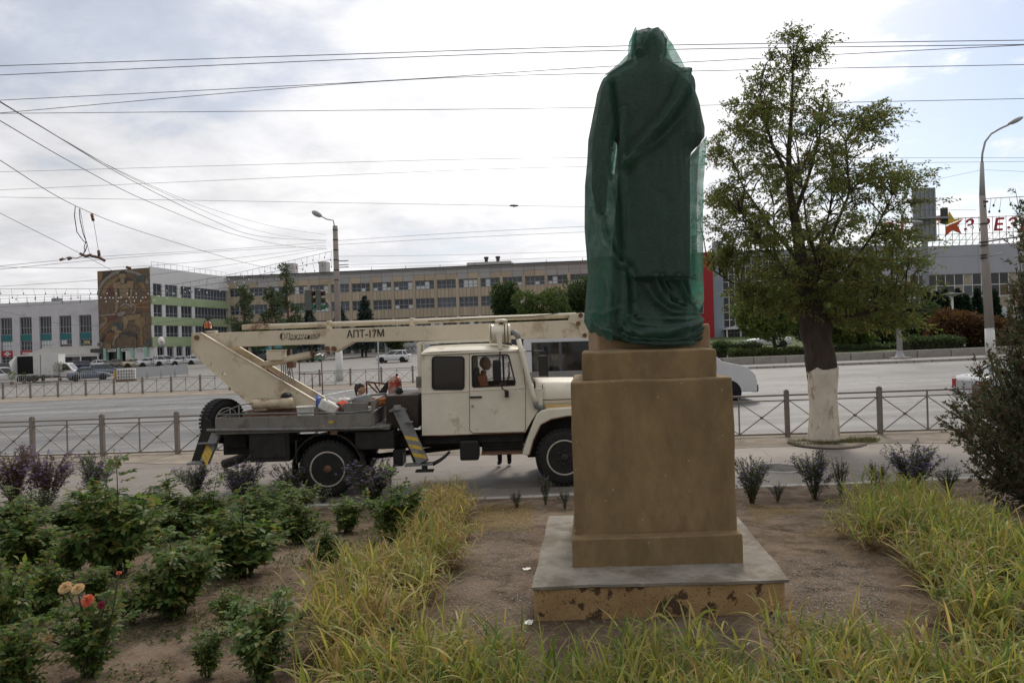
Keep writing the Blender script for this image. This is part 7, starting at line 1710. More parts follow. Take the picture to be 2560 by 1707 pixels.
hedge('round clipped bush just right of the pedestal cap', 1785, 1816, 49, 856, 1.2, lf_dark, 1600); hedge('low spreading hedge under the small yellowing tree', 1822, 2010, 50, 872, 1.4, lf_mid, 4200); hedge('clipped green hedge right of the plain lamp post', 2262, 2400, 47, 842, 1.4, lf_dark, 4200); hedge('low hedge far left of the big trunk by the glass hall', 1800, 1905, 62, 856, 1.2, lf_dark, 1800); hedge('dark hedge behind the trunk of the big tree', 2090, 2262, 52, 862, 1.4, lf_dark, 3600)
# --- grass at the tree's foot
lf_grass = LEAF('rough_grass', [(.055, .075, .02), (.11, .12, .035), (.17, .13, .05), (.08, .10, .03)], .3)
n = 5200; ang = NR.uniform(0, 6.283, n); rr_ = np.sqrt(NR.uniform(0, 1, n)); cx_, cy_ = PG(2095, 1104).x, PG(2095, 1106).y
pos = np.stack([cx_ - .1 + rr_ * np.cos(ang) * 1.0, cy_ + .05 + rr_ * np.sin(ang) * .42, np.zeros(n)], 1); keep = np.array([mnoise.noise(Vector((p[0] * 2.2, p[1] * 3, 0))) > -.15 for p in pos]); pos = pos[keep]; pos[:, 2] = [street(p[0], p[1]) for p in pos]; n = len(pos)
d = rdir(n) * .6 + np.array([[0, 0, 1.]]); tag(strips('grass_patch', pos, d, NR.uniform(.3, 1.2, n), NR.uniform(.05, .13, n), NR.uniform(.006, .01, n), lf_grass, seg=3), 'scruffy grass patch around the foot of the whitewashed tree', 'grass', kind='stuff')
V = []; tag(MB().lathe([(0, .018), (.5, .016), (.8, .004)], 24, (cx_ - .3, cy_, street(cx_, cy_))).build('bare_earth', m_dust), kind='structure')

# --- juniper at the right edge
JB = Vector((6.25, 8.0, 0)); JB.z = garden(JB.x, JB.y); ju = thing('juniper_bush', 'tall dark juniper with reddish sprays filling the right edge', 'juniper', JB)
lf_jun = LEAF('juniper_sprays', [(.04, .062, .03), (.075, .10, .042), (.055, .078, .034), (.11, .08, .05), (.15, .075, .06)], .35)
jt = MB(); JP, JD = [], []
def jl(px, py, dy=0): return np.array(P(px, py, 8.0 + dy)) - np.array(JB) + np.array([0, 0, 0])
heads = [(2395, 975), (2375, 1010), (2390, 1075), (2410, 1120), (2440, 920), (2470, 880), (2440, 1000), (2500, 840), (2520, 780), (2540, 720), (2500, 1000), (2530, 900), (2545, 620), (2535, 545), (2555, 500), (2570, 660), (2460, 1060), (2480, 1150), (2430, 1180), (2520, 1100), (2560, 980), (2570, 820), (2600, 560), (2620, 700), (2600, 900), (2640, 460), (2660, 600), (2420, 1040), (2530, 1180), (2580, 1100), (2510, 930), (2550, 850), (2480, 960), (2560, 760), (2500, 1080), (2455, 975)]
for hx, hy in heads + [(h[0] + NR.uniform(-30, 40), h[1] + NR.uniform(-30, 50)) for h in heads] + [(h[0] + NR.uniform(0, 60), h[1] + NR.uniform(-20, 60)) for h in heads]:
    dy = NR.uniform(-.7, .7); e = jl(hx, hy, dy); s0 = np.array([NR.uniform(-.15, .25), NR.uniform(-.2, .2), max(.05, e[2] * NR.uniform(.25, .6) - .2)]); mid = (s0 + e) / 2 + np.array([0, 0, -.12])
    jt.tube([tuple(s0), tuple(mid), tuple(e)], [.014, .008, .003], 5, cap=False)
    ax_ = e - mid
    for _ in range(30):
        t = NR.uniform(.15, 1.0); b_ = mid + ax_ * t if NR.uniform() < .75 else s0 + (mid - s0) * NR.uniform(.4, 1); dr = nrm((ax_ * .9 + NR.normal(size=3) * .42)[None])[0]; l_ = NR.uniform(.07, .2); n_ = 16; q = NR.uniform(0, 1, n_)[:, None]
        JP.append(b_ + dr * l_ * q); JD.append(dr[None] + NR.normal(size=(n_, 3)) * .55)
JP, JD = np.concatenate(JP), np.concatenate(JD); tag(jt.build('stems', m_bark, ju), kind='stuff'); leafmesh('foliage', JP, JD, rdir(len(JP)), NR.uniform(.03, .06, len(JP)), NR.uniform(.011, .019, len(JP)), lf_jun, ju)
knotty([(0, 0, -.1), (.05, 0, .8), (.15, 0, 1.8), (.2, 0, 3.2)], [.07, .055, .035, .01], n=8).build('trunk', m_bark, ju)

# ------------------------------------------------------------------ flower bed
lf_rose = LEAF('rose_leaf', [(.036, .075, .022), (.075, .135, .034), (.125, .185, .046), (.052, .10, .028), (.17, .20, .052), (.18, .14, .05)], .42, .5, .26)
m_cane = M('rose_cane', (.055, .06, .028), .8, .3, 8); m_stem = M('aster_stem', (.06, .05, .03), .9, .3, 8)
def rose_proto(seed, sparse=1.0):
    """Unit bush: about 1 m wide and .8 m tall; canes and five-part leaves."""
    r_ = np.random.default_rng(seed); canes = MB(); Ps, Ds, Ns, Ls, Ws = [], [], [], [], []
    for c in range(int(30 * sparse)):
        a = r_.uniform(0, 6.283); out_r = r_.uniform(.08, .5); h = r_.uniform(.30, .80) * (1.05 - out_r * .55) * (1.32 if c % 7 == 3 else 1); p0 = np.array([.05 * math.cos(a), .05 * math.sin(a), -.03]); p2 = np.array([out_r * math.cos(a), out_r * math.sin(a), h]); p1 = (p0 + p2) / 2 + np.array([-.06 * math.cos(a), -.06 * math.sin(a), .1])
        pts = [p0 * (1 - t) ** 2 + 2 * p1 * t * (1 - t) + p2 * t * t for t in lin(0, 1, 7)]; canes.tube([tuple(p) for p in pts], [.008, .0075, .007, .006, .005, .004, .0025], 5, cap=False)
        for k in range(20):
            t = r_.uniform(.10, 1.0) ** .7; b_ = p0 * (1 - t) ** 2 + 2 * p1 * t * (1 - t) + p2 * t * t; dr = r_.normal(size=3) * np.array([1, 1, .45]); dr[2] += .12; dr /= np.linalg.norm(dr); sd = np.cross(dr, [0, 0, 1.]); sd /= np.linalg.norm(sd) + 1e-6; upn = np.cross(sd, dr); l_ = r_.uniform(.075, .12); sz = r_.uniform(.055, .085)
            for f, s_ in ((.35, 1), (.35, -1), (.72, 1), (.72, -1), (1.0, 0)):
                Ps.append(b_ + dr * l_ * f); Ds.append(dr * (.45 if s_ else 1) + sd * s_ + np.array([0, 0, -.25]) + r_.normal(size=3) * .12); Ns.append(upn + r_.normal(size=3) * .25); Ls.append(sz * (1.15 if not s_ else 1)); Ws.append(sz * .68)
    return canes, [np.array(q) for q in (Ps, Ds, Ns, Ls, Ws)]
rp_ = []
for sd_ in (1, 2, 3, 4): rp_.append(rose_proto(sd_, 1.0 if sd_ != 4 else .55))
_rm = {}
def rose(label, px, py, wpx, top, k, rz=None):
    b = PG(px, py); s_ = wpx * b.y / FPX; h = (py - top) * b.y / FPX; o = thing('rose_bush', label, 'rose bush', b, rz if rz is not None else rnd.uniform(0, 6.28), 'rose bushes in the flower bed')
    cm, lv = rp_[k]
    if k not in _rm:
        c = cm.build('canes', m_cane, o); l = leafmesh('leaves', *lv, lf_rose, o); _rm[k] = (c, l)
    else: c = inst(_rm[k][0], o); l = inst(_rm[k][1], o)
    j_ = rnd.uniform(.88, 1.2); o.scale = (s_ * 1.08 * j_, s_ * 1.08 / j_, max(.35, h / .74)); return o
rose('largest leafy rose bush in the left of the flower bed', 300, 1432, 235, 1212, 0); rose('broad rose bush at the left edge before the purple asters', 70, 1420, 210, 1285, 1); rose('rose bush cut by the left edge, nearest the corner', 5, 1640, 190, 1405, 2); rose('small rose bush between the left edge and the cream roses', 108, 1555, 130, 1415, 1)
rose('dense rose bush in front, right of the orange rose', 448, 1535, 235, 1345, 2); rose('rose bush behind the dense front one, below the truck rear', 440, 1348, 170, 1228, 1); rose('rose bush right under the two middle asters', 525, 1330, 150, 1225, 0); rose('dark rose bush in the centre of the bed', 612, 1440, 225, 1282, 0); rose('rose bush touching the rear truck wheel from below', 712, 1305, 190, 1215, 2); rose('low rose bush beside bare soil under the rear wheel', 745, 1358, 140, 1258, 1)
rose('rose bush next to the dry straw-coloured grass', 985, 1362, 165, 1215, 0); rose('sprawling rose bush at the bottom beside the ribbon grass', 655, 1700, 270, 1500, 3); rose('thin rose bush between two larger ones, left of centre', 545, 1425, 130, 1320, 3); rose('small rose bush at the edge of the ribbon grass', 822, 1402, 120, 1335, 1); rose('low rose seedling right of the orange rose', 330, 1560, 90, 1490, 3); rose('low rose bush at the left bottom corner', 30, 1760, 220, 1560, 3); rose('rose bush behind the largest one, at the aster row', 180, 1330, 150, 1255, 2); rose('rose sprout in front of the middle soil path', 575, 1585, 110, 1480, 3)
for i, (px, py, w, t, k, lab) in enumerate(((380, 1300, 150, 1225, 3, 'loose rose bush behind the largest one by the kerb'), (240, 1500, 120, 1420, 3, 'straggly rose between the largest bush and the cream blooms'), (20, 1340, 150, 1250, 0, 'rose bush under the withered aster'), (655, 1345, 150, 1240, 1, 'rose bush between the centre one and the rear wheel'), (870, 1330, 130, 1245, 3, 'straggly rose left of the dry grass'), (520, 1690, 130, 1600, 3, 'sparse rose shoots at the bottom left of the sprawling bush'), (345, 1370, 170, 1260, 2, 'rose bush filling the gap right of the largest one'), (175, 1440, 130, 1350, 3, 'thin rose between the left edge bushes'))): rose(lab, px, py, w, t, k)
# flowering bush with roses
fr = rose('flowering rose bush with cream and orange blooms', 222, 1690, 215, 1500, 3, 0.4); FB = fr.location.copy(); fr.scale = (fr.scale[0], fr.scale[1], fr.scale[2])
def bloom(name, label, px, py, size, cols, seed, tilt):
    r_ = random.Random(seed); Yb = FB.y - .05; c = P(px, py, Yb); inv = lambda q: Vector(((q - FB).x / fr.scale[0], (q - FB).y / fr.scale[1], (q - FB).z / fr.scale[2]))
    me = MB(); 
    for ring_, (n_, rad, el) in enumerate(((3, .22, 80), (5, .42, 62), (7, .66, 42), (9, .88, 22), (9, 1.0, 5))):
        for j in range(n_):
            a = 2 * math.pi * j / n_ + ring_ * .4 + r_.uniform(-.15, .15); e = R(el + r_.uniform(-9, 9)); V = []
            for i in range(5):
                for k in range(5):
                    u, v = i / 4, (k / 4 - .5) * 2; w = size * (.16 + .30 * rad) * math.sin(min(1, u * 1.25) * math.pi * .62) * 1.35; rr2 = size * .5 * rad * u; ln_ = size * .5 * (.55 + .55 * rad)
                    q = Vector((math.cos(e) * ln_ * u - .12 * size * math.sin(u * 3) * (v * v), v * w * .5, math.sin(e) * ln_ * u - .10 * size * u * u + .05 * size * v * v + r_.uniform(-.004, .004) * size * 10 * .2))
                    V.append((q.x * math.cos(a) - q.y * math.sin(a), q.x * math.sin(a) + q.y * math.cos(a), q.z))
            me.grid(V, 5, 5)
    rot = Matrix.Rotation(tilt, 3, 'X'); vv = np.concatenate(me.v) @ np.array(rot).T; z_ = Matrix.Rotation(-fr.rotation_euler.z, 3, 'Z'); off = Vector(z_ @ (c - FB))
    vv = (vv @ np.array(z_).T + np.array(off)) / np.array(fr.scale); me.v = [vv]
    o = me.build('rose_bloom', LEAF(name, cols, .3, .6), fr); o['label'] = label
    p0 = Vector(z_ @ (Vector((FB.x + r_.uniform(-.05, .05), FB.y, FB.z)) - FB)); sc = Vector(fr.scale); f_ = lambda q: (q.x / sc.x, q.y / sc.y, q.z / sc.z)
    MB().tube([f_(p0), f_(p0.lerp(off, .5) + Vector((.02, .02, .03))), f_(off)], .005 / sc.x, 6).build('bloom_stem', m_cane, fr)
cre = [(.62, .44, .22), (.70, .56, .33), (.58, .36, .18)]; org = [(.62, .10, .05), (.68, .20, .12), (.60, .14, .05), (.66, .34, .22)]
bloom('cream_petal', 'full cream rose bloom', 163, 1468, .066, cre, 1, R(38)); bloom('cream_petal', 'full cream rose bloom, right of its twin', 194, 1471, .062, cre, 2, R(30)); bloom('orange_petal', 'orange-red rose bloom', 218, 1500, .062, org, 3, R(55)); bloom('cream_petal', 'small pale yellow rose bloom low on the bush', 118, 1597, .05, cre, 4, R(50)); bloom('dark_red_petal', 'withered dark red bloom', 252, 1512, .038, [(.16, .02, .03), (.25, .04, .05)], 5, R(60)); bloom('orange_petal', 'tiny orange bud', 297, 1432, .026, org, 6, R(20))
# asters
lf_ast = LEAF('aster_leaf', [(.055, .08, .04), (.095, .125, .055), (.075, .10, .05), (.12, .11, .07)], .35); lf_astd = LEAF('dry_aster_leaf', [(.11, .065, .05), (.15, .10, .075), (.08, .055, .042), (.085, .085, .045)], .3); lf_pur = LEAF('aster_petal', [(.20, .135, .29), (.30, .22, .40), (.25, .17, .35), (.37, .30, .47)], .4); lf_wht = LEAF('white_petal', [(.55, .55, .52), (.65, .65, .62)], .35)
def aster_proto(seed, flowers=110, leafm=None, stems=26):
    r_ = np.random.default_rng(seed); S = MB(); Ps, Ds, Ls, Ws, FP = [], [], [], [], []
    for c in range(stems):
        a = r_.uniform(0, 6.283); o_ = r_.uniform(.05, .5); h = r_.uniform(.6, 1.0) * (1.05 - .5 * o_ * o_); p0 = np.array([.1 * o_ * math.cos(a), .1 * o_ * math.sin(a), -.02]); p2 = np.array([o_ * math.cos(a), o_ * math.sin(a), h]); p1 = np.array([p2[0] * .35, p2[1] * .35, h * .55])
        q = lambda t: p0 * (1 - t) ** 2 + 2 * p1 * t * (1 - t) + p2 * t * t
        S.tube([tuple(q(t)) for t in lin(0, 1, 6)], [.006, .005, .0045, .004, .003, .002], 4, cap=False)
        for k in range(9):
            t = r_.uniform(.45, .98); b_ = q(t); dr = np.array([math.cos(a), math.sin(a), .9]) + r_.normal(size=3) * .55; dr /= np.linalg.norm(dr); l_ = r_.uniform(.08, .2); e = b_ + dr * l_; S.tube([tuple(b_), tuple((b_ + e) / 2 + np.array([0, 0, -.01])), tuple(e)], [.0025, .002, .0012], 3, cap=False); FP.append(e)
            for z in range(7): tt = r_.uniform(0, 1); Ps.append(b_ + (e - b_) * tt); Ds.append(dr * .6 + r_.normal(size=3) * .6); Ls.append(r_.uniform(.035, .065)); Ws.append(r_.uniform(.010, .018))
        for z in range(16): tt = r_.uniform(.15, .95); Ps.append(q(tt)); Ds.append(np.array([math.cos(a), math.sin(a), .5]) + r_.normal(size=3) * .8); Ls.append(r_.uniform(.06, .11)); Ws.append(r_.uniform(.014, .026))
    FP = np.array(FP); sel = FP[r_.permutation(len(FP))[:flowers]]; fp, fd = [], []
    for f in sel:
        nn = r_.normal(size=3) * .5 + np.array([0, -.3, 1.]); nn /= np.linalg.norm(nn); u = np.cross(nn, [1, 0, .1]); u /= np.linalg.norm(u); v = np.cross(nn, u)
        for j in range(9): aa = 6.283 * j / 9; fp.append(f); fd.append(u * math.cos(aa) + v * math.sin(aa) + nn * .25)
    return S, (np.array(Ps), np.array(Ds), rdir(len(Ps)) + np.array([[0, 0, .5]]), np.array(Ls), np.array(Ws)), (np.array(fp), np.array(fd))
ap = {0: aster_proto(1, 240, stems=46), 1: aster_proto(2, 120, stems=40), 2: aster_proto(3, 40, stems=24)}; _am = {}
def aster(label, px, py, wpx, top, k, lm=None, fm=None, flowers=True):
    b = PG(px, py); s_ = wpx * b.y / FPX; h = (py - top) * b.y / FPX; o = thing('aster_bush', label, 'aster', b, rnd.uniform(0, 6.28), 'asters along the pavement kerb'); S, lv, fl = ap[k]; lm = lm or lf_ast; fm = fm or lf_pur; key = (k, lm.name, fm.name)
    if key not in _am:
        c = S.build('stems', m_stem, o); l = leafmesh('leaves', *lv, lm, o); f = leafmesh('flowers', fl[0], fl[1], rdir(len(fl[0])), .032, .014, fm, o); _am[key] = (c, l, f)
    else:
        for q in _am[key][:3 if flowers else 2]: inst(q, o)
    o.scale = (s_, s_, h); return o
aster('brown withered aster bush in the left corner by the kerb', 38, 1268, 150, 1120, 1, lf_astd); aster('tall brownish aster with scattered purple flowers near the left corner', 122, 1262, 130, 1128, 0, lf_astd); aster('airy purple aster on bare stems standing alone at the kerb', 238, 1258, 115, 1132, 1); aster('purple aster below the rear outrigger', 492, 1246, 115, 1158, 1); aster('round purple aster below the truck toolbox', 600, 1262, 130, 1150, 0); aster('purple aster left of the rear truck wheel', 728, 1250, 115, 1160, 1); aster('widest purple aster, right of the rear truck wheel', 938, 1256, 165, 1150, 0)
aster('slim aster sprig with one purple head before the front wheel', 1364, 1262, 46, 1182, 2); aster('tiny aster sprig at the kerb by the dry grass', 1292, 1270, 46, 1225, 2); aster('small leafy aster sprig next to the pedestal slab', 1412, 1272, 50, 1222, 2); aster('purple aster touching the right side of the pedestal', 1880, 1258, 110, 1145, 1); aster('leafy aster below the manhole cover', 2038, 1248, 115, 1128, 1); aster('dark upright aster stalks right of the leafy one', 2102, 1240, 50, 1138, 2, lf_ast); aster('purple aster behind the right tip of the ribbon grass', 2285, 1242, 140, 1108, 0); aster('thin aster between ribbon grass and the right purple one', 2195, 1236, 70, 1148, 2); aster('low aster weeds left of the juniper', 2372, 1236, 80, 1162, 2); aster('small white-flowered aster among the left bushes', 95, 1282, 90, 1225, 1, lf_ast, lf_wht); aster('small white-flowered aster under the wheel hub', 808, 1262, 60, 1215, 2, lf_ast, lf_wht); aster('white-flowered aster between two purple ones', 640, 1272, 80, 1215, 2, lf_ast, lf_wht); aster('small green aster right of the pedestal foot', 1945, 1256, 60, 1205, 2)
# ribbon grass
lf_rib = LEAF('ribbon_grass', [(.11, .165, .03), (.25, .265, .055), (.42, .375, .105), (.13, .185, .033), (.49, .41, .145), (.18, .22, .042), (.34, .245, .08), (.22, .14, .05)], .4, .5); lf_rib2 = LEAF('ribbon_grass_deep', [(.065, .125, .026), (.13, .19, .04), (.26, .285, .065), (.085, .15, .03), (.40, .365, .105), (.17, .215, .047), (.30, .22, .075)], .4, .5); lf_straw = LEAF('dry_ribbon_grass', [(.30, .21, .09), (.38, .28, .13), (.22, .14, .06), (.34, .27, .11), (.18, .17, .05)], .3, .7); lf_brownb = LEAF('brown_dead_blades', [(.14, .08, .035), (.20, .12, .05), (.10, .055, .025)], .2, .8)
def inpoly(pts, poly):
    x, y = pts[:, 0], pts[:, 1]; c = np.zeros(len(pts), bool); n_ = len(poly)
    for i in range(n_):
        (x0, y0), (x1, y1) = poly[i], poly[(i + 1) % n_]; k = ((y0 > y) != (y1 > y)) & (x < (x1 - x0) * (y - y0) / (y1 - y0 + 1e-12) + x0); c ^= k
    return c
def ribgrass(name, label, pxpoly, dens, mats, hr=(.22, .36), seed=0):
    """Clumps of leafy shoots over a patch of ground outlined in the photograph."""
    pg = [PG(a, b) for a, b in pxpoly]; poly = [(p.x, p.y) for p in pg]; xs_ = [p[0] for p in poly]; ys_ = [p[1] for p in poly]; area = (max(xs_) - min(xs_)) * (max(ys_) - min(ys_)); r_ = np.random.default_rng(seed)
    q = np.stack([r_.uniform(min(xs_), max(xs_), int(area * dens)), r_.uniform(min(ys_), max(ys_), int(area * dens))], 1); q = q[inpoly(q, poly)]
    cl2 = q[r_.permutation(len(q))[:max(8, len(q) // 9)]]; own = r_.integers(0, len(cl2), len(q)); offs = r_.normal(size=(len(q), 2)) * .055; q = cl2[own] + offs; chh = r_.uniform(.55, 1.25, len(cl2))[own]
    root = thing(name, label, 'grass', (0, 0, 0)); root['kind'] = 'stuff'; ns = len(q); hts = r_.uniform(*hr, ns) * chh * (1 + .25 * np.array([mnoise.noise(Vector((a * 1.7, b * 1.7, 3))) for a, b in q])); z0 = np.array([garden(a, b) for a, b in q]); lean = r_.normal(size=(ns, 2)) * .15 + offs * 6.0
    nb_ = 11; base, d0, ln_, wd_, bd = [], [], [], [], []
    for k in range(nb_):
        f = (k + .5) / nb_ * .9; hz = hts * f; base.append(np.stack([q[:, 0] + lean[:, 0] * hz, q[:, 1] + lean[:, 1] * hz, z0 + hz], 1)); a = k * 2.4 + r_.uniform(0, 1.2, ns) + np.arange(ns); el = r_.uniform(.5, 1.25, ns) + .25 * f; d0.append(np.stack([np.cos(a) * np.cos(el), np.sin(a) * np.cos(el), np.sin(el)], 1)); ln_.append(r_.uniform(.13, .30, ns) * (1.1 - .25 * f)); wd_.append(r_.uniform(.009, .018, ns)); bd.append(r_.uniform(.5, 1.7, ns))
    base, d0, ln_, wd_, bd = [np.concatenate(v) for v in (base, d0, ln_, wd_, bd)]; sel = r_.uniform(0, 1, len(base)); hrel = np.tile(np.arange(nb_), (ns, 1)).T.reshape(-1) / nb_; acc = 0
    mk = np.array([mnoise.noise(Vector((b[0] * .9, b[1] * .9, 8))) for b in base]) * .9
    low = hrel < .3; groups = []
    w0 = [w for w, _ in mats]; tot = sum(w0); edges = np.cumsum([0] + w0) / tot; ss = np.clip(sel + mk * .35, 0, .9999)
    for i, (_, m_) in enumerate(mats):
        k = (ss >= edges[i]) & (ss < edges[i + 1]) & ~low
        if k.any(): strips('blades', base[k], d0[k], bd[k], ln_[k], wd_[k], m_, root, kind='stuff')
    k = low; strips('dead_blades', base[k], d0[k] * np.array([[1, 1, .6]]), bd[k] * 1.3, ln_[k], wd_[k] * .8, lf_brownb, root, seg=3, kind='stuff')
    return root
ribgrass('ribbon_grass', 'yellow-green ribbon grass running down the left of the pedestal', [(1085, 1345), (1170, 1350), (1140, 1400), (1130, 1440), (1060, 1480), (1070, 1540), (1030, 1600), (1050, 1680), (1040, 1800), (770, 1800), (800, 1690), (785, 1620), (830, 1540), (835, 1490), (910, 1440), (940, 1400), (1030, 1375)], 210, [(5, lf_rib), (3, lf_straw), (1, lf_rib2)], seed=1)
ribgrass('dry_grass_clump', 'tall straw-coloured grass clump between roses and pedestal', [(1068, 1275), (1130, 1268), (1175, 1285), (1190, 1330), (1120, 1350), (1062, 1320)], 190, [(4, lf_straw), (2, lf_rib)], (.26, .42), seed=2)
ribgrass('ribbon_grass_strip', 'ribbon grass strip along the bottom in front of the pedestal slab', [(1030, 1680), (1350, 1700), (1700, 1690), (2020, 1680), (2200, 1640), (2330, 1600), (2650, 1560), (2750, 1980), (700, 1980)], 220, [(5, lf_rib), (5, lf_rib2), (1, lf_straw)], (.18, .32), seed=3)
ribgrass('ribbon_grass_bank', 'bank of ribbon grass curving up the right of the pedestal', [(2215, 1268), (2295, 1262), (2370, 1320), (2470, 1385), (2640, 1440), (2640, 1660), (2380, 1620), (2330, 1520), (2280, 1450), (2190, 1390), (2090, 1365), (2110, 1310)], 210, [(5, lf_rib2), (4, lf_rib), (1, lf_straw)], (.26, .44), seed=4)
# low weeds, dry straw, fallen leaves and plaster chips on the soil
def scatter(n_, poly, thr, sc, seed):
    r_ = np.random.default_rng(seed); pg = [PG(a, b) for a, b in poly]; pl2 = [(p.x, p.y) for p in pg]; xs_, ys_ = [p[0] for p in pl2], [p[1] for p in pl2]; q = np.stack([r_.uniform(min(xs_), max(xs_), n_), r_.uniform(min(ys_), max(ys_), n_)], 1); q = q[inpoly(q, pl2)]
    k = np.array([mnoise.noise(Vector((a * sc, b * sc, seed))) > thr for a, b in q]); q = q[k]; return np.stack([q[:, 0], q[:, 1], [garden(a, b) + .004 for a, b in q]], 1)
lf_weed = LEAF('weed_leaf', [(.045, .07, .022), (.08, .105, .032), (.11, .115, .038), (.14, .12, .05)], .3); wl_ = [(-40, 1262), (1060, 1262), (1000, 1340), (820, 1420), (760, 1600), (740, 1760), (-60, 1760)]
q = scatter(90000, wl_, .02, 1.6, 2); n = len(q); tag(leafmesh('low_weeds', q, rdir(n) * np.array([[1, 1, .5]]) + np.array([[0, 0, .35]]), rdir(n) + np.array([[0, 0, 1.2]]), NR.uniform(.016, .045, n), NR.uniform(.008, .017, n), lf_weed, kind='stuff'), 'low green weeds creeping over the soil between the roses', 'weeds')
q = scatter(60000, [(-40, 1255), (2650, 1240), (2650, 1560), (2300, 1660), (1000, 1760), (-60, 1760)], .02, .8, 5); n = len(q); tag(strips('dry_straw', q, rdir(n) * np.array([[1, 1, .18]]) + np.array([[0, 0, .08]]), NR.uniform(.1, .5, n), NR.uniform(.03, .13, n), NR.uniform(.0025, .0055, n), lf_straw, seg=2, kind='stuff'), 'scattered dry straw lying on the bare soil', 'straw')
q = scatter(9000, [(1200, 1262), (1330, 1262), (1330, 1330), (1180, 1330)], -.3, .8, 9); n = len(q)
q2 = scatter(14000, [(1870, 1262), (2150, 1262), (2120, 1340), (1900, 1345)], -.05, 1.2, 9); q = np.concatenate([q, q2]); n = len(q); tag(strips('mown_hay', q, rdir(n) * np.array([[1, 1, .2]]) + np.array([[0, 0, .15]]), NR.uniform(.2, .7, n), NR.uniform(.06, .18, n), NR.uniform(.003, .005, n), lf_straw, seg=2, kind='stuff'), 'flattened straw-coloured grass by the kerb on both sides of the pedestal', 'hay')
lf_chip = LEAF('plaster_chip', [(.16, .14, .12), (.24, .22, .19), (.12, .09, .07), (.40, .38, .35), (.20, .17, .14), (.10, .08, .065)], .0, .9); q = scatter(9000, [(1180, 1330), (1330, 1300), (1330, 1420), (1325, 1580), (1080, 1600), (1120, 1460)], -.55, 1.5, 3); q2 = scatter(9000, [(1960, 1400), (2080, 1380), (2200, 1440), (2240, 1560), (2000, 1600)], -.5, 1.5, 3); q = np.concatenate([q, q2]); n = len(q)
tag(leafmesh('plaster_chips', q + np.array([[0, 0, .003]]), rdir(n) * np.array([[1, 1, .15]]), rdir(n) * .3 + np.array([[0, 0, 1.]]), NR.uniform(.004, .02, n) ** 1.0, NR.uniform(.004, .012, n), lf_chip, kind='stuff'), 'pale plaster chips strewn over soil on both sides of the pedestal', 'chips')
lf_fall = LEAF('fallen_leaf', [(.20, .11, .05), (.13, .07, .035), (.26, .17, .08), (.09, .05, .03)], .1, .8); q = scatter(5200, [(-40, 1300), (1000, 1300), (760, 1760), (-60, 1760)], -.1, 2.2, 7); n = len(q); tag(leafmesh('fallen_leaves', q + np.array([[0, 0, .006]]), rdir(n) * np.array([[1, 1, .25]]), rdir(n) * .5 + np.array([[0, 0, 1.]]), NR.uniform(.02, .05, n), NR.uniform(.015, .03, n), lf_fall, kind='stuff'), 'brown fallen leaves lying around the rose bushes', 'leaves')
for i, (px, py, lab) in enumerate(((1317, 1425, 'white paper scrap lying on the soil left of the slab'), (1322, 1560, 'crumpled pale scrap at the left foot of the slab'))):
    b = PG(px, py); o = thing('paper_scrap', lab, 'litter', b, .4 + i, 'paper scraps by the slab'); V = []
    for j in range(5):
        for k in range(6): V.append(((k / 5 - .5) * .07, (j / 4 - .5) * .05, .008 + .012 * mnoise.noise(Vector((k * .9, j * .9, i * 5))) + .006))
    MB().grid(V, 6, 5).build('sheet', m_white, o)
# potted plants of the flower stall
for i, (px, py, s_, lab) in enumerate(((30, 962, .8, 'bushy potted plant of the stall at the left edge'), (60, 958, .6, 'low potted plant beside the left barrier'), (85, 955, .7, 'potted plant under the open truck rear'), (108, 952, .6, 'potted plant near the truck box front'), (150, 952, 1.4, 'tall leafy sapling in a pot before the truck cab'), (45, 925, 1.5, 'tall potted sapling behind the left barrier'))):
    b = PG(px, py); o = thing('potted_plant', lab, 'plant', b, group='plants of the flower stall'); MB().lathe([(.16, 0), (.22, .32), (.2, .32), (.15, .05)], 12).build('pot', m_rust, o)
    n = 260; t = rdir(n) * NR.uniform(.3, 1, (n, 1)) ** .5 * np.array([[.5 * s_, .5 * s_, .6 * s_]]) + np.array([[0, 0, .4 + .75 * s_]]); MB().tube([(0, 0, .1), (.03, 0, .4 + .9 * s_)], .02, 5).build('stem', m_cane, o); leafmesh('foliage', t, rdir(n), rdir(n) + np.array([[0, 0, .8]]), NR.uniform(.1, .2, n), NR.uniform(.06, .1, n), lf_mid if i % 2 else lf_yel, o)
for i, (px, py, lab) in enumerate(((64, 950, 'rack of small goods left of the open truck rear'), (98, 944, 'rack of bottles right of the open truck rear'))):
    b = PG(px, py); o = thing('display_rack', lab, 'rack', b, group='racks of the flower stall'); MB().box(-.65, .65, -.2, .2, 0, .08).build('base', m_bump, o)
    for z in (.4, .75, 1.1, 1.45): MB().box(-.65, .65, -.2, .2, z, z + .03).build('shelf', m_galv, o)
    for x in (-.65, .62): MB().box(x, x + .03, -.2, -.17, 0, 1.7).build('upright', m_galv, o)
    for z in (.43, .78, 1.13):
        for k in range(7): MB().box(-.6 + k * .17, -.48 + k * .17, -.15, -.02, z, z + .2).build('goods', (m_signb, m_white, m_red, m_yel)[(k + int(z * 10)) % 4], o)

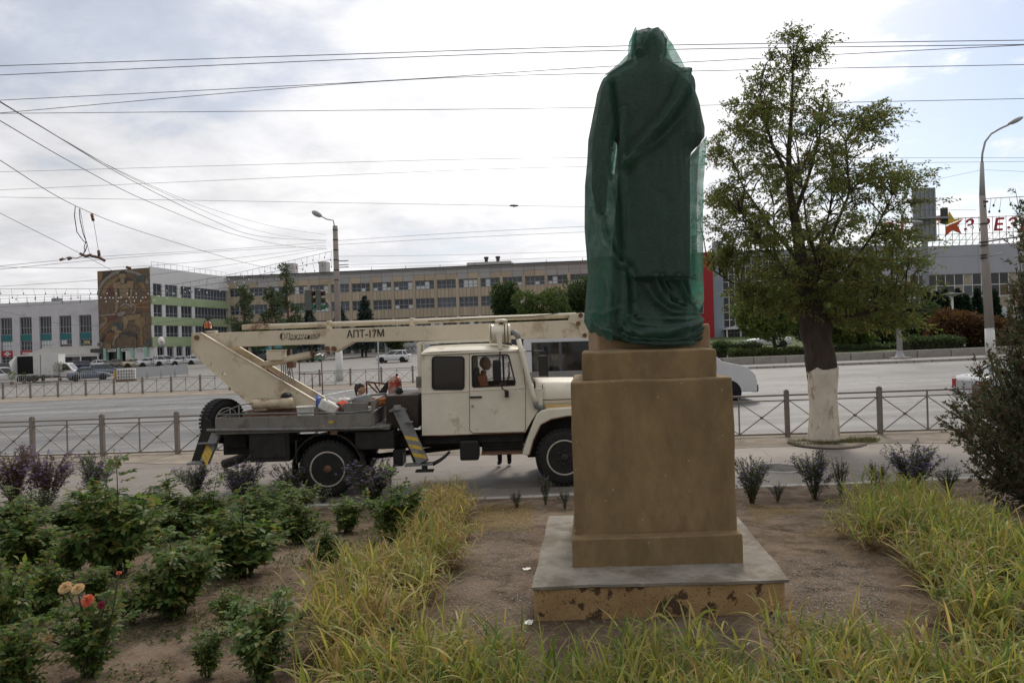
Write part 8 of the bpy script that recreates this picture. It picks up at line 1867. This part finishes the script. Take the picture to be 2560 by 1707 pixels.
# ------------------------------------------------------------------ people
m_skin = M('skin', (.48, .29, .21), .55, .06, 8); m_hairk = M('dark_hair', (.016, .012, .010), .5, .3, 20, bump=.3, bsc=60); m_oj = M('orange_jacket', (.42, .15, .055), .8, .15, 6); m_greyc = M('grey_jacket', (.15, .16, .17), .85, .15, 6); m_darkc = M('dark_clothes', (.025, .026, .03), .85, .2, 6); m_shoe = M('dark_shoe', (.04, .04, .042), .6, .2, 8); m_eye = M('eye_dark', (.02, .015, .012), .3)
def skin(name, verts, edges, radii, mat, parent, sub=2):
    me = bpy.data.meshes.new(name); me.from_pydata([tuple(v) for v in verts], edges, []); o = bpy.data.objects.new(name, me); COL.objects.link(o)
    md = o.modifiers.new('skin', 'SKIN'); 
    if not me.skin_vertices: bpy.context.view_layer.objects.active = o
    sv = me.skin_vertices[0].data if len(me.skin_vertices) else None
    for i, r_ in enumerate(radii):
        q = r_ if hasattr(r_, '__len__') else (r_, r_); sv[i].radius = q; sv[i].use_root = (i == 0)
    o.modifiers.new('sub', 'SUBSURF').levels = sub; dg = bpy.context.evaluated_depsgraph_get(); m2 = bpy.data.meshes.new_from_object(o.evaluated_get(dg)); bpy.data.objects.remove(o); bpy.data.meshes.remove(me)
    for p in m2.polygons: p.use_smooth = True
    m2.name = name; m2.materials.clear(); m2.materials.append(mat); r = bpy.data.objects.new(name, m2); link(r, parent); return r
def head(parent, c, rz, s=1.0, hair='short', cap=None):
    """Head looking along local +x at c (centre)."""
    e = bpy.data.objects.new('head', None); V = []; n, m = 22, 18
    for i in range(m + 1):
        th = math.pi * i / m; z = -math.cos(th)
        for j in range(n):
            a = 2 * math.pi * j / n; x, y = math.sin(th) * math.cos(a), math.sin(th) * math.sin(a)
            X, Y, Z = x * .098, y * .075, z * .118
            if z < -.1: X = X * (1 + .10 * z) + .012 * (-z); Y *= 1 + .28 * z
            if x > 0:
                f = math.exp(-(y / .16) ** 2); X += f * (.026 * math.exp(-((z + .18) / .15) ** 2) + .008 * math.exp(-((z + .50) / .10) ** 2) + .012 * math.exp(-((z + .78) / .12) ** 2) + .006 * math.exp(-((z - .22) / .12) ** 2))
                X -= .010 * math.exp(-((abs(y) - .38) / .18) ** 2 - ((z - .05) / .14) ** 2)
            V.append((X * s, Y * s, Z * s))
    h = MB().grid(V, n, m + 1, closed=True).build('head', m_skin, parent, c, (0, 0, rz))
    for q in (-1, 1): MB().ball((.086 * s, q * .030 * s, .006 * s), (.009 * s, .013 * s, .008 * s), 10, 6).build('eye', m_eye, h); MB().ball((-.008 * s, q * .078 * s, -.01 * s), (.022 * s, .010 * s, .032 * s), 10, 6).build('ear', m_skin, h); MB().tube([(.094 * s, q * .012 * s, .028 * s), (.088 * s, q * .045 * s, .026 * s)], .004 * s, 5).build('eyebrow', m_hairk, h)
    MB().tube([(.094 * s, -.022 * s, -.062 * s), (.101 * s, 0, -.060 * s), (.094 * s, .022 * s, -.062 * s)], .005 * s, 6).build('lips', M('lips', (.36, .15, .12), .5), h)
    if hair != 'bald':
        V = []
        for i in range(13):
            th = math.pi * i / 12 * .62
            for j in range(24):
                a = 2 * math.pi * j / 24; fr_ = math.cos(a); lim = 1.0 if fr_ < .25 else .62; t2 = th * lim
                V.append(((math.sin(t2) * math.cos(a) * .108 - .008) * s, math.sin(t2) * math.sin(a) * .085 * s, (math.cos(t2) * .128 + .002) * s))
        MB().grid(V, 24, 13, closed=True).build('hair', m_hairk, h)
        if hair == 'tail': MB().ball((-.095 * s, 0, .085 * s), (.035 * s, .03 * s, .035 * s)).build('hair_bun', m_hairk, h); MB().tube([(-.10 * s, 0, .09 * s), (-.125 * s, 0, .02 * s), (-.11 * s, 0, -.09 * s), (-.10 * s, 0, -.16 * s)], [.028 * s, .03 * s, .022 * s, .008 * s], 8).build('ponytail', m_hairk, h)
    return h
def hand(parent, w, d, pal, s=1.0):
    """Five curled fingers from wrist w along d; pal is the palm's facing."""
    w, d, pal = Vector(w), Vector(d).normalized(), Vector(pal).normalized(); sd = d.cross(pal).normalized(); mb = MB(); k = w + d * .085 * s
    mb.tube([w, w + d * .04 * s, k], [.024 * s, .034 * s, .03 * s], 10)
    for i, l in enumerate((.070, .078, .073, .058)):
        b = k + sd * (i - 1.5) * .019 * s; mb.tube([b - d * .01, b + d * l * .45 * s + pal * .006, b + d * l * .75 * s + pal * .022 * s, b + d * l * .85 * s + pal * .045 * s], [.0095 * s, .009 * s, .008 * s, .006 * s], 7)
    b = w + d * .03 * s - sd * .03 * s; mb.tube([b, b + d * .03 * s - sd * .02 * s, b + d * .055 * s - sd * .022 * s + pal * .02 * s], [.012 * s, .010 * s, .007 * s], 7); return mb.build('hand', m_skin, parent)
def standing(label, loc, rz, coat, trousers, H=1.68, hair='short', lean=0., arms=None):
    k = H / 1.75; o = thing('person', label, 'person', loc, rz)
    J = {'pel': (0, 0, .96), 'wa': (lean * .25, 0, 1.12), 'ch': (lean * .7, 0, 1.34), 'nk': (lean, 0, 1.50), 'hd': (lean + .02, 0, 1.58)}
    for s, n_ in ((1, 'l'), (-1, 'r')): J['hip' + n_] = (0, s * .09, .90); J['kn' + n_] = (.03, s * .10, .50); J['an' + n_] = (-.01, s * .10, .09); J['to' + n_] = (.13, s * .115, .04); J['sh' + n_] = (lean * .9, s * .17, 1.42); J['el' + n_] = (lean + .02, s * .23, 1.15); J['wr' + n_] = (lean + .16, s * .20, .93)
    if arms: J.update(arms)
    names = list(J); ix = {n_: i for i, n_ in enumerate(names)}; vs = [Vector(J[n_]) * k for n_ in names]
    E = [('pel', 'wa'), ('wa', 'ch'), ('ch', 'nk'), ('nk', 'hd')] + [e for n_ in 'lr' for e in (('pel', 'hip' + n_), ('hip' + n_, 'kn' + n_), ('kn' + n_, 'an' + n_), ('an' + n_, 'to' + n_), ('ch', 'sh' + n_), ('sh' + n_, 'el' + n_), ('el' + n_, 'wr' + n_))]
    rad = {'pel': (.13, .15), 'wa': (.12, .14), 'ch': (.14, .155), 'nk': .055, 'hd': .05, 'hip': .095, 'kn': .065, 'an': .048, 'to': .04, 'sh': .075, 'el': .052, 'wr': .036}
    rr2 = []
    for n_ in names:
        v = rad.get(n_) or rad[n_[:-1]]; rr2.append(tuple(q * k * .95 for q in v) if isinstance(v, tuple) else v * k)
    b = skin('body', vs, [(ix[a], ix[c]) for a, c in E], rr2, coat, o)
    b.data.materials.append(trousers); b.data.materials.append(m_shoe); b.data.materials.append(m_skin)
    for p in b.data.polygons:
        z = p.center.z / k; y = abs(p.center.y) / k
        if z < .13: p.material_index = 2
        elif z < .93 and y < .21 and not (p.center.x / k > lean + .10 and y > .14): p.material_index = 1
        elif z > 1.52: p.material_index = 3
    h = head(o, tuple(Vector((lean + .035, 0, 1.645)) * k), 0, k, hair)
    for n_ in 'lr': w = vs[ix['wr' + n_]]; dd = (w - vs[ix['el' + n_]]).normalized(); hand(o, w, dd, (0, -1 if n_ == 'l' else 1, 0), k)
    return o
ww = P(899, 1000, 14.6); standing('person with dark tied-back hair in a grey jacket behind the truck bed', Vector((ww.x, 14.6, street(ww.x, 14.6))), R(-12), m_greyc, m_darkc, 1.76, 'tail')
ww = PG(1262, 1165); standing('person in dark trousers standing behind the truck cab, feet visible beneath', Vector((ww.x, ww.y, ww.z)), R(100), m_darkc, m_darkc, 1.70, 'short')
# driver in the cab: seated, hands on the wheel
dv0 = Vector(T(1206, 1018, .62)) + TO
dr = thing('person', 'bald driver in an orange jacket sitting at the wheel of the truck', 'person', dv0)
J = [(0, 0, .10), (-.02, 0, .28), (0, 0, .46), (.03, 0, .60), (.05, 0, .68), (.08, .12, .08), (.42, .13, .12), (.50, .13, -.25), (.60, .13, -.30), (.08, -.12, .08), (.42, -.13, .12), (.50, -.13, -.25), (.60, -.13, -.30), (.0, .19, .52), (.08, .24, .28), (.30, .16, .36), (.0, -.19, .52), (.08, -.24, .28), (.30, -.16, .36)]
E = [(0, 1), (1, 2), (2, 3), (3, 4), (0, 5), (5, 6), (6, 7), (7, 8), (0, 9), (9, 10), (10, 11), (11, 12), (2, 13), (13, 14), (14, 15), (2, 16), (16, 17), (17, 18)]
rd = [(.15, .16), (.15, .16), (.16, .17), .07, .055, .10, .075, .055, .045, .10, .075, .055, .045, .085, .062, .042, .085, .062, .042]
b = skin('body', [Vector(v) for v in J], E, rd, m_oj, dr); b.data.materials.append(m_darkc); b.data.materials.append(m_skin)
for p in b.data.polygons:
    if p.center.z < .18 and p.center.x > .12 or p.center.z < .0: p.material_index = 1
    elif p.center.z > .66: p.material_index = 2
head(dr, (.07, 0, .79), R(-8), 1.06, 'bald')
for s in (1, -1): hand(dr, (.30, s * .16, .36), (.8, 0, .35), (0, -s, -.3))
# passenger in the minibus
pq = P(1436, 925, 24.6); pe = thing('person', 'dark-haired passenger in dark clothes inside the minibus window', 'person', Vector((pq.x, 24.5, pq.z - .3)), R(-70))
b = skin('body', [Vector(v) for v in ((0, 0, .0), (0, 0, .2), (0, 0, .42), (.02, 0, .56), (.03, 0, .63), (0, .19, .46), (.06, .23, .2), (.22, .15, .1), (0, -.19, .46), (.06, -.23, .2), (.22, -.15, .1))], [(0, 1), (1, 2), (2, 3), (3, 4), (2, 5), (5, 6), (6, 7), (2, 8), (8, 9), (9, 10)], [(.15, .16), (.14, .15), (.15, .16), .06, .05, .08, .055, .04, .08, .055, .04], m_darkc, pe)
head(pe, (.05, 0, .74), 0, 1.0, 'short')
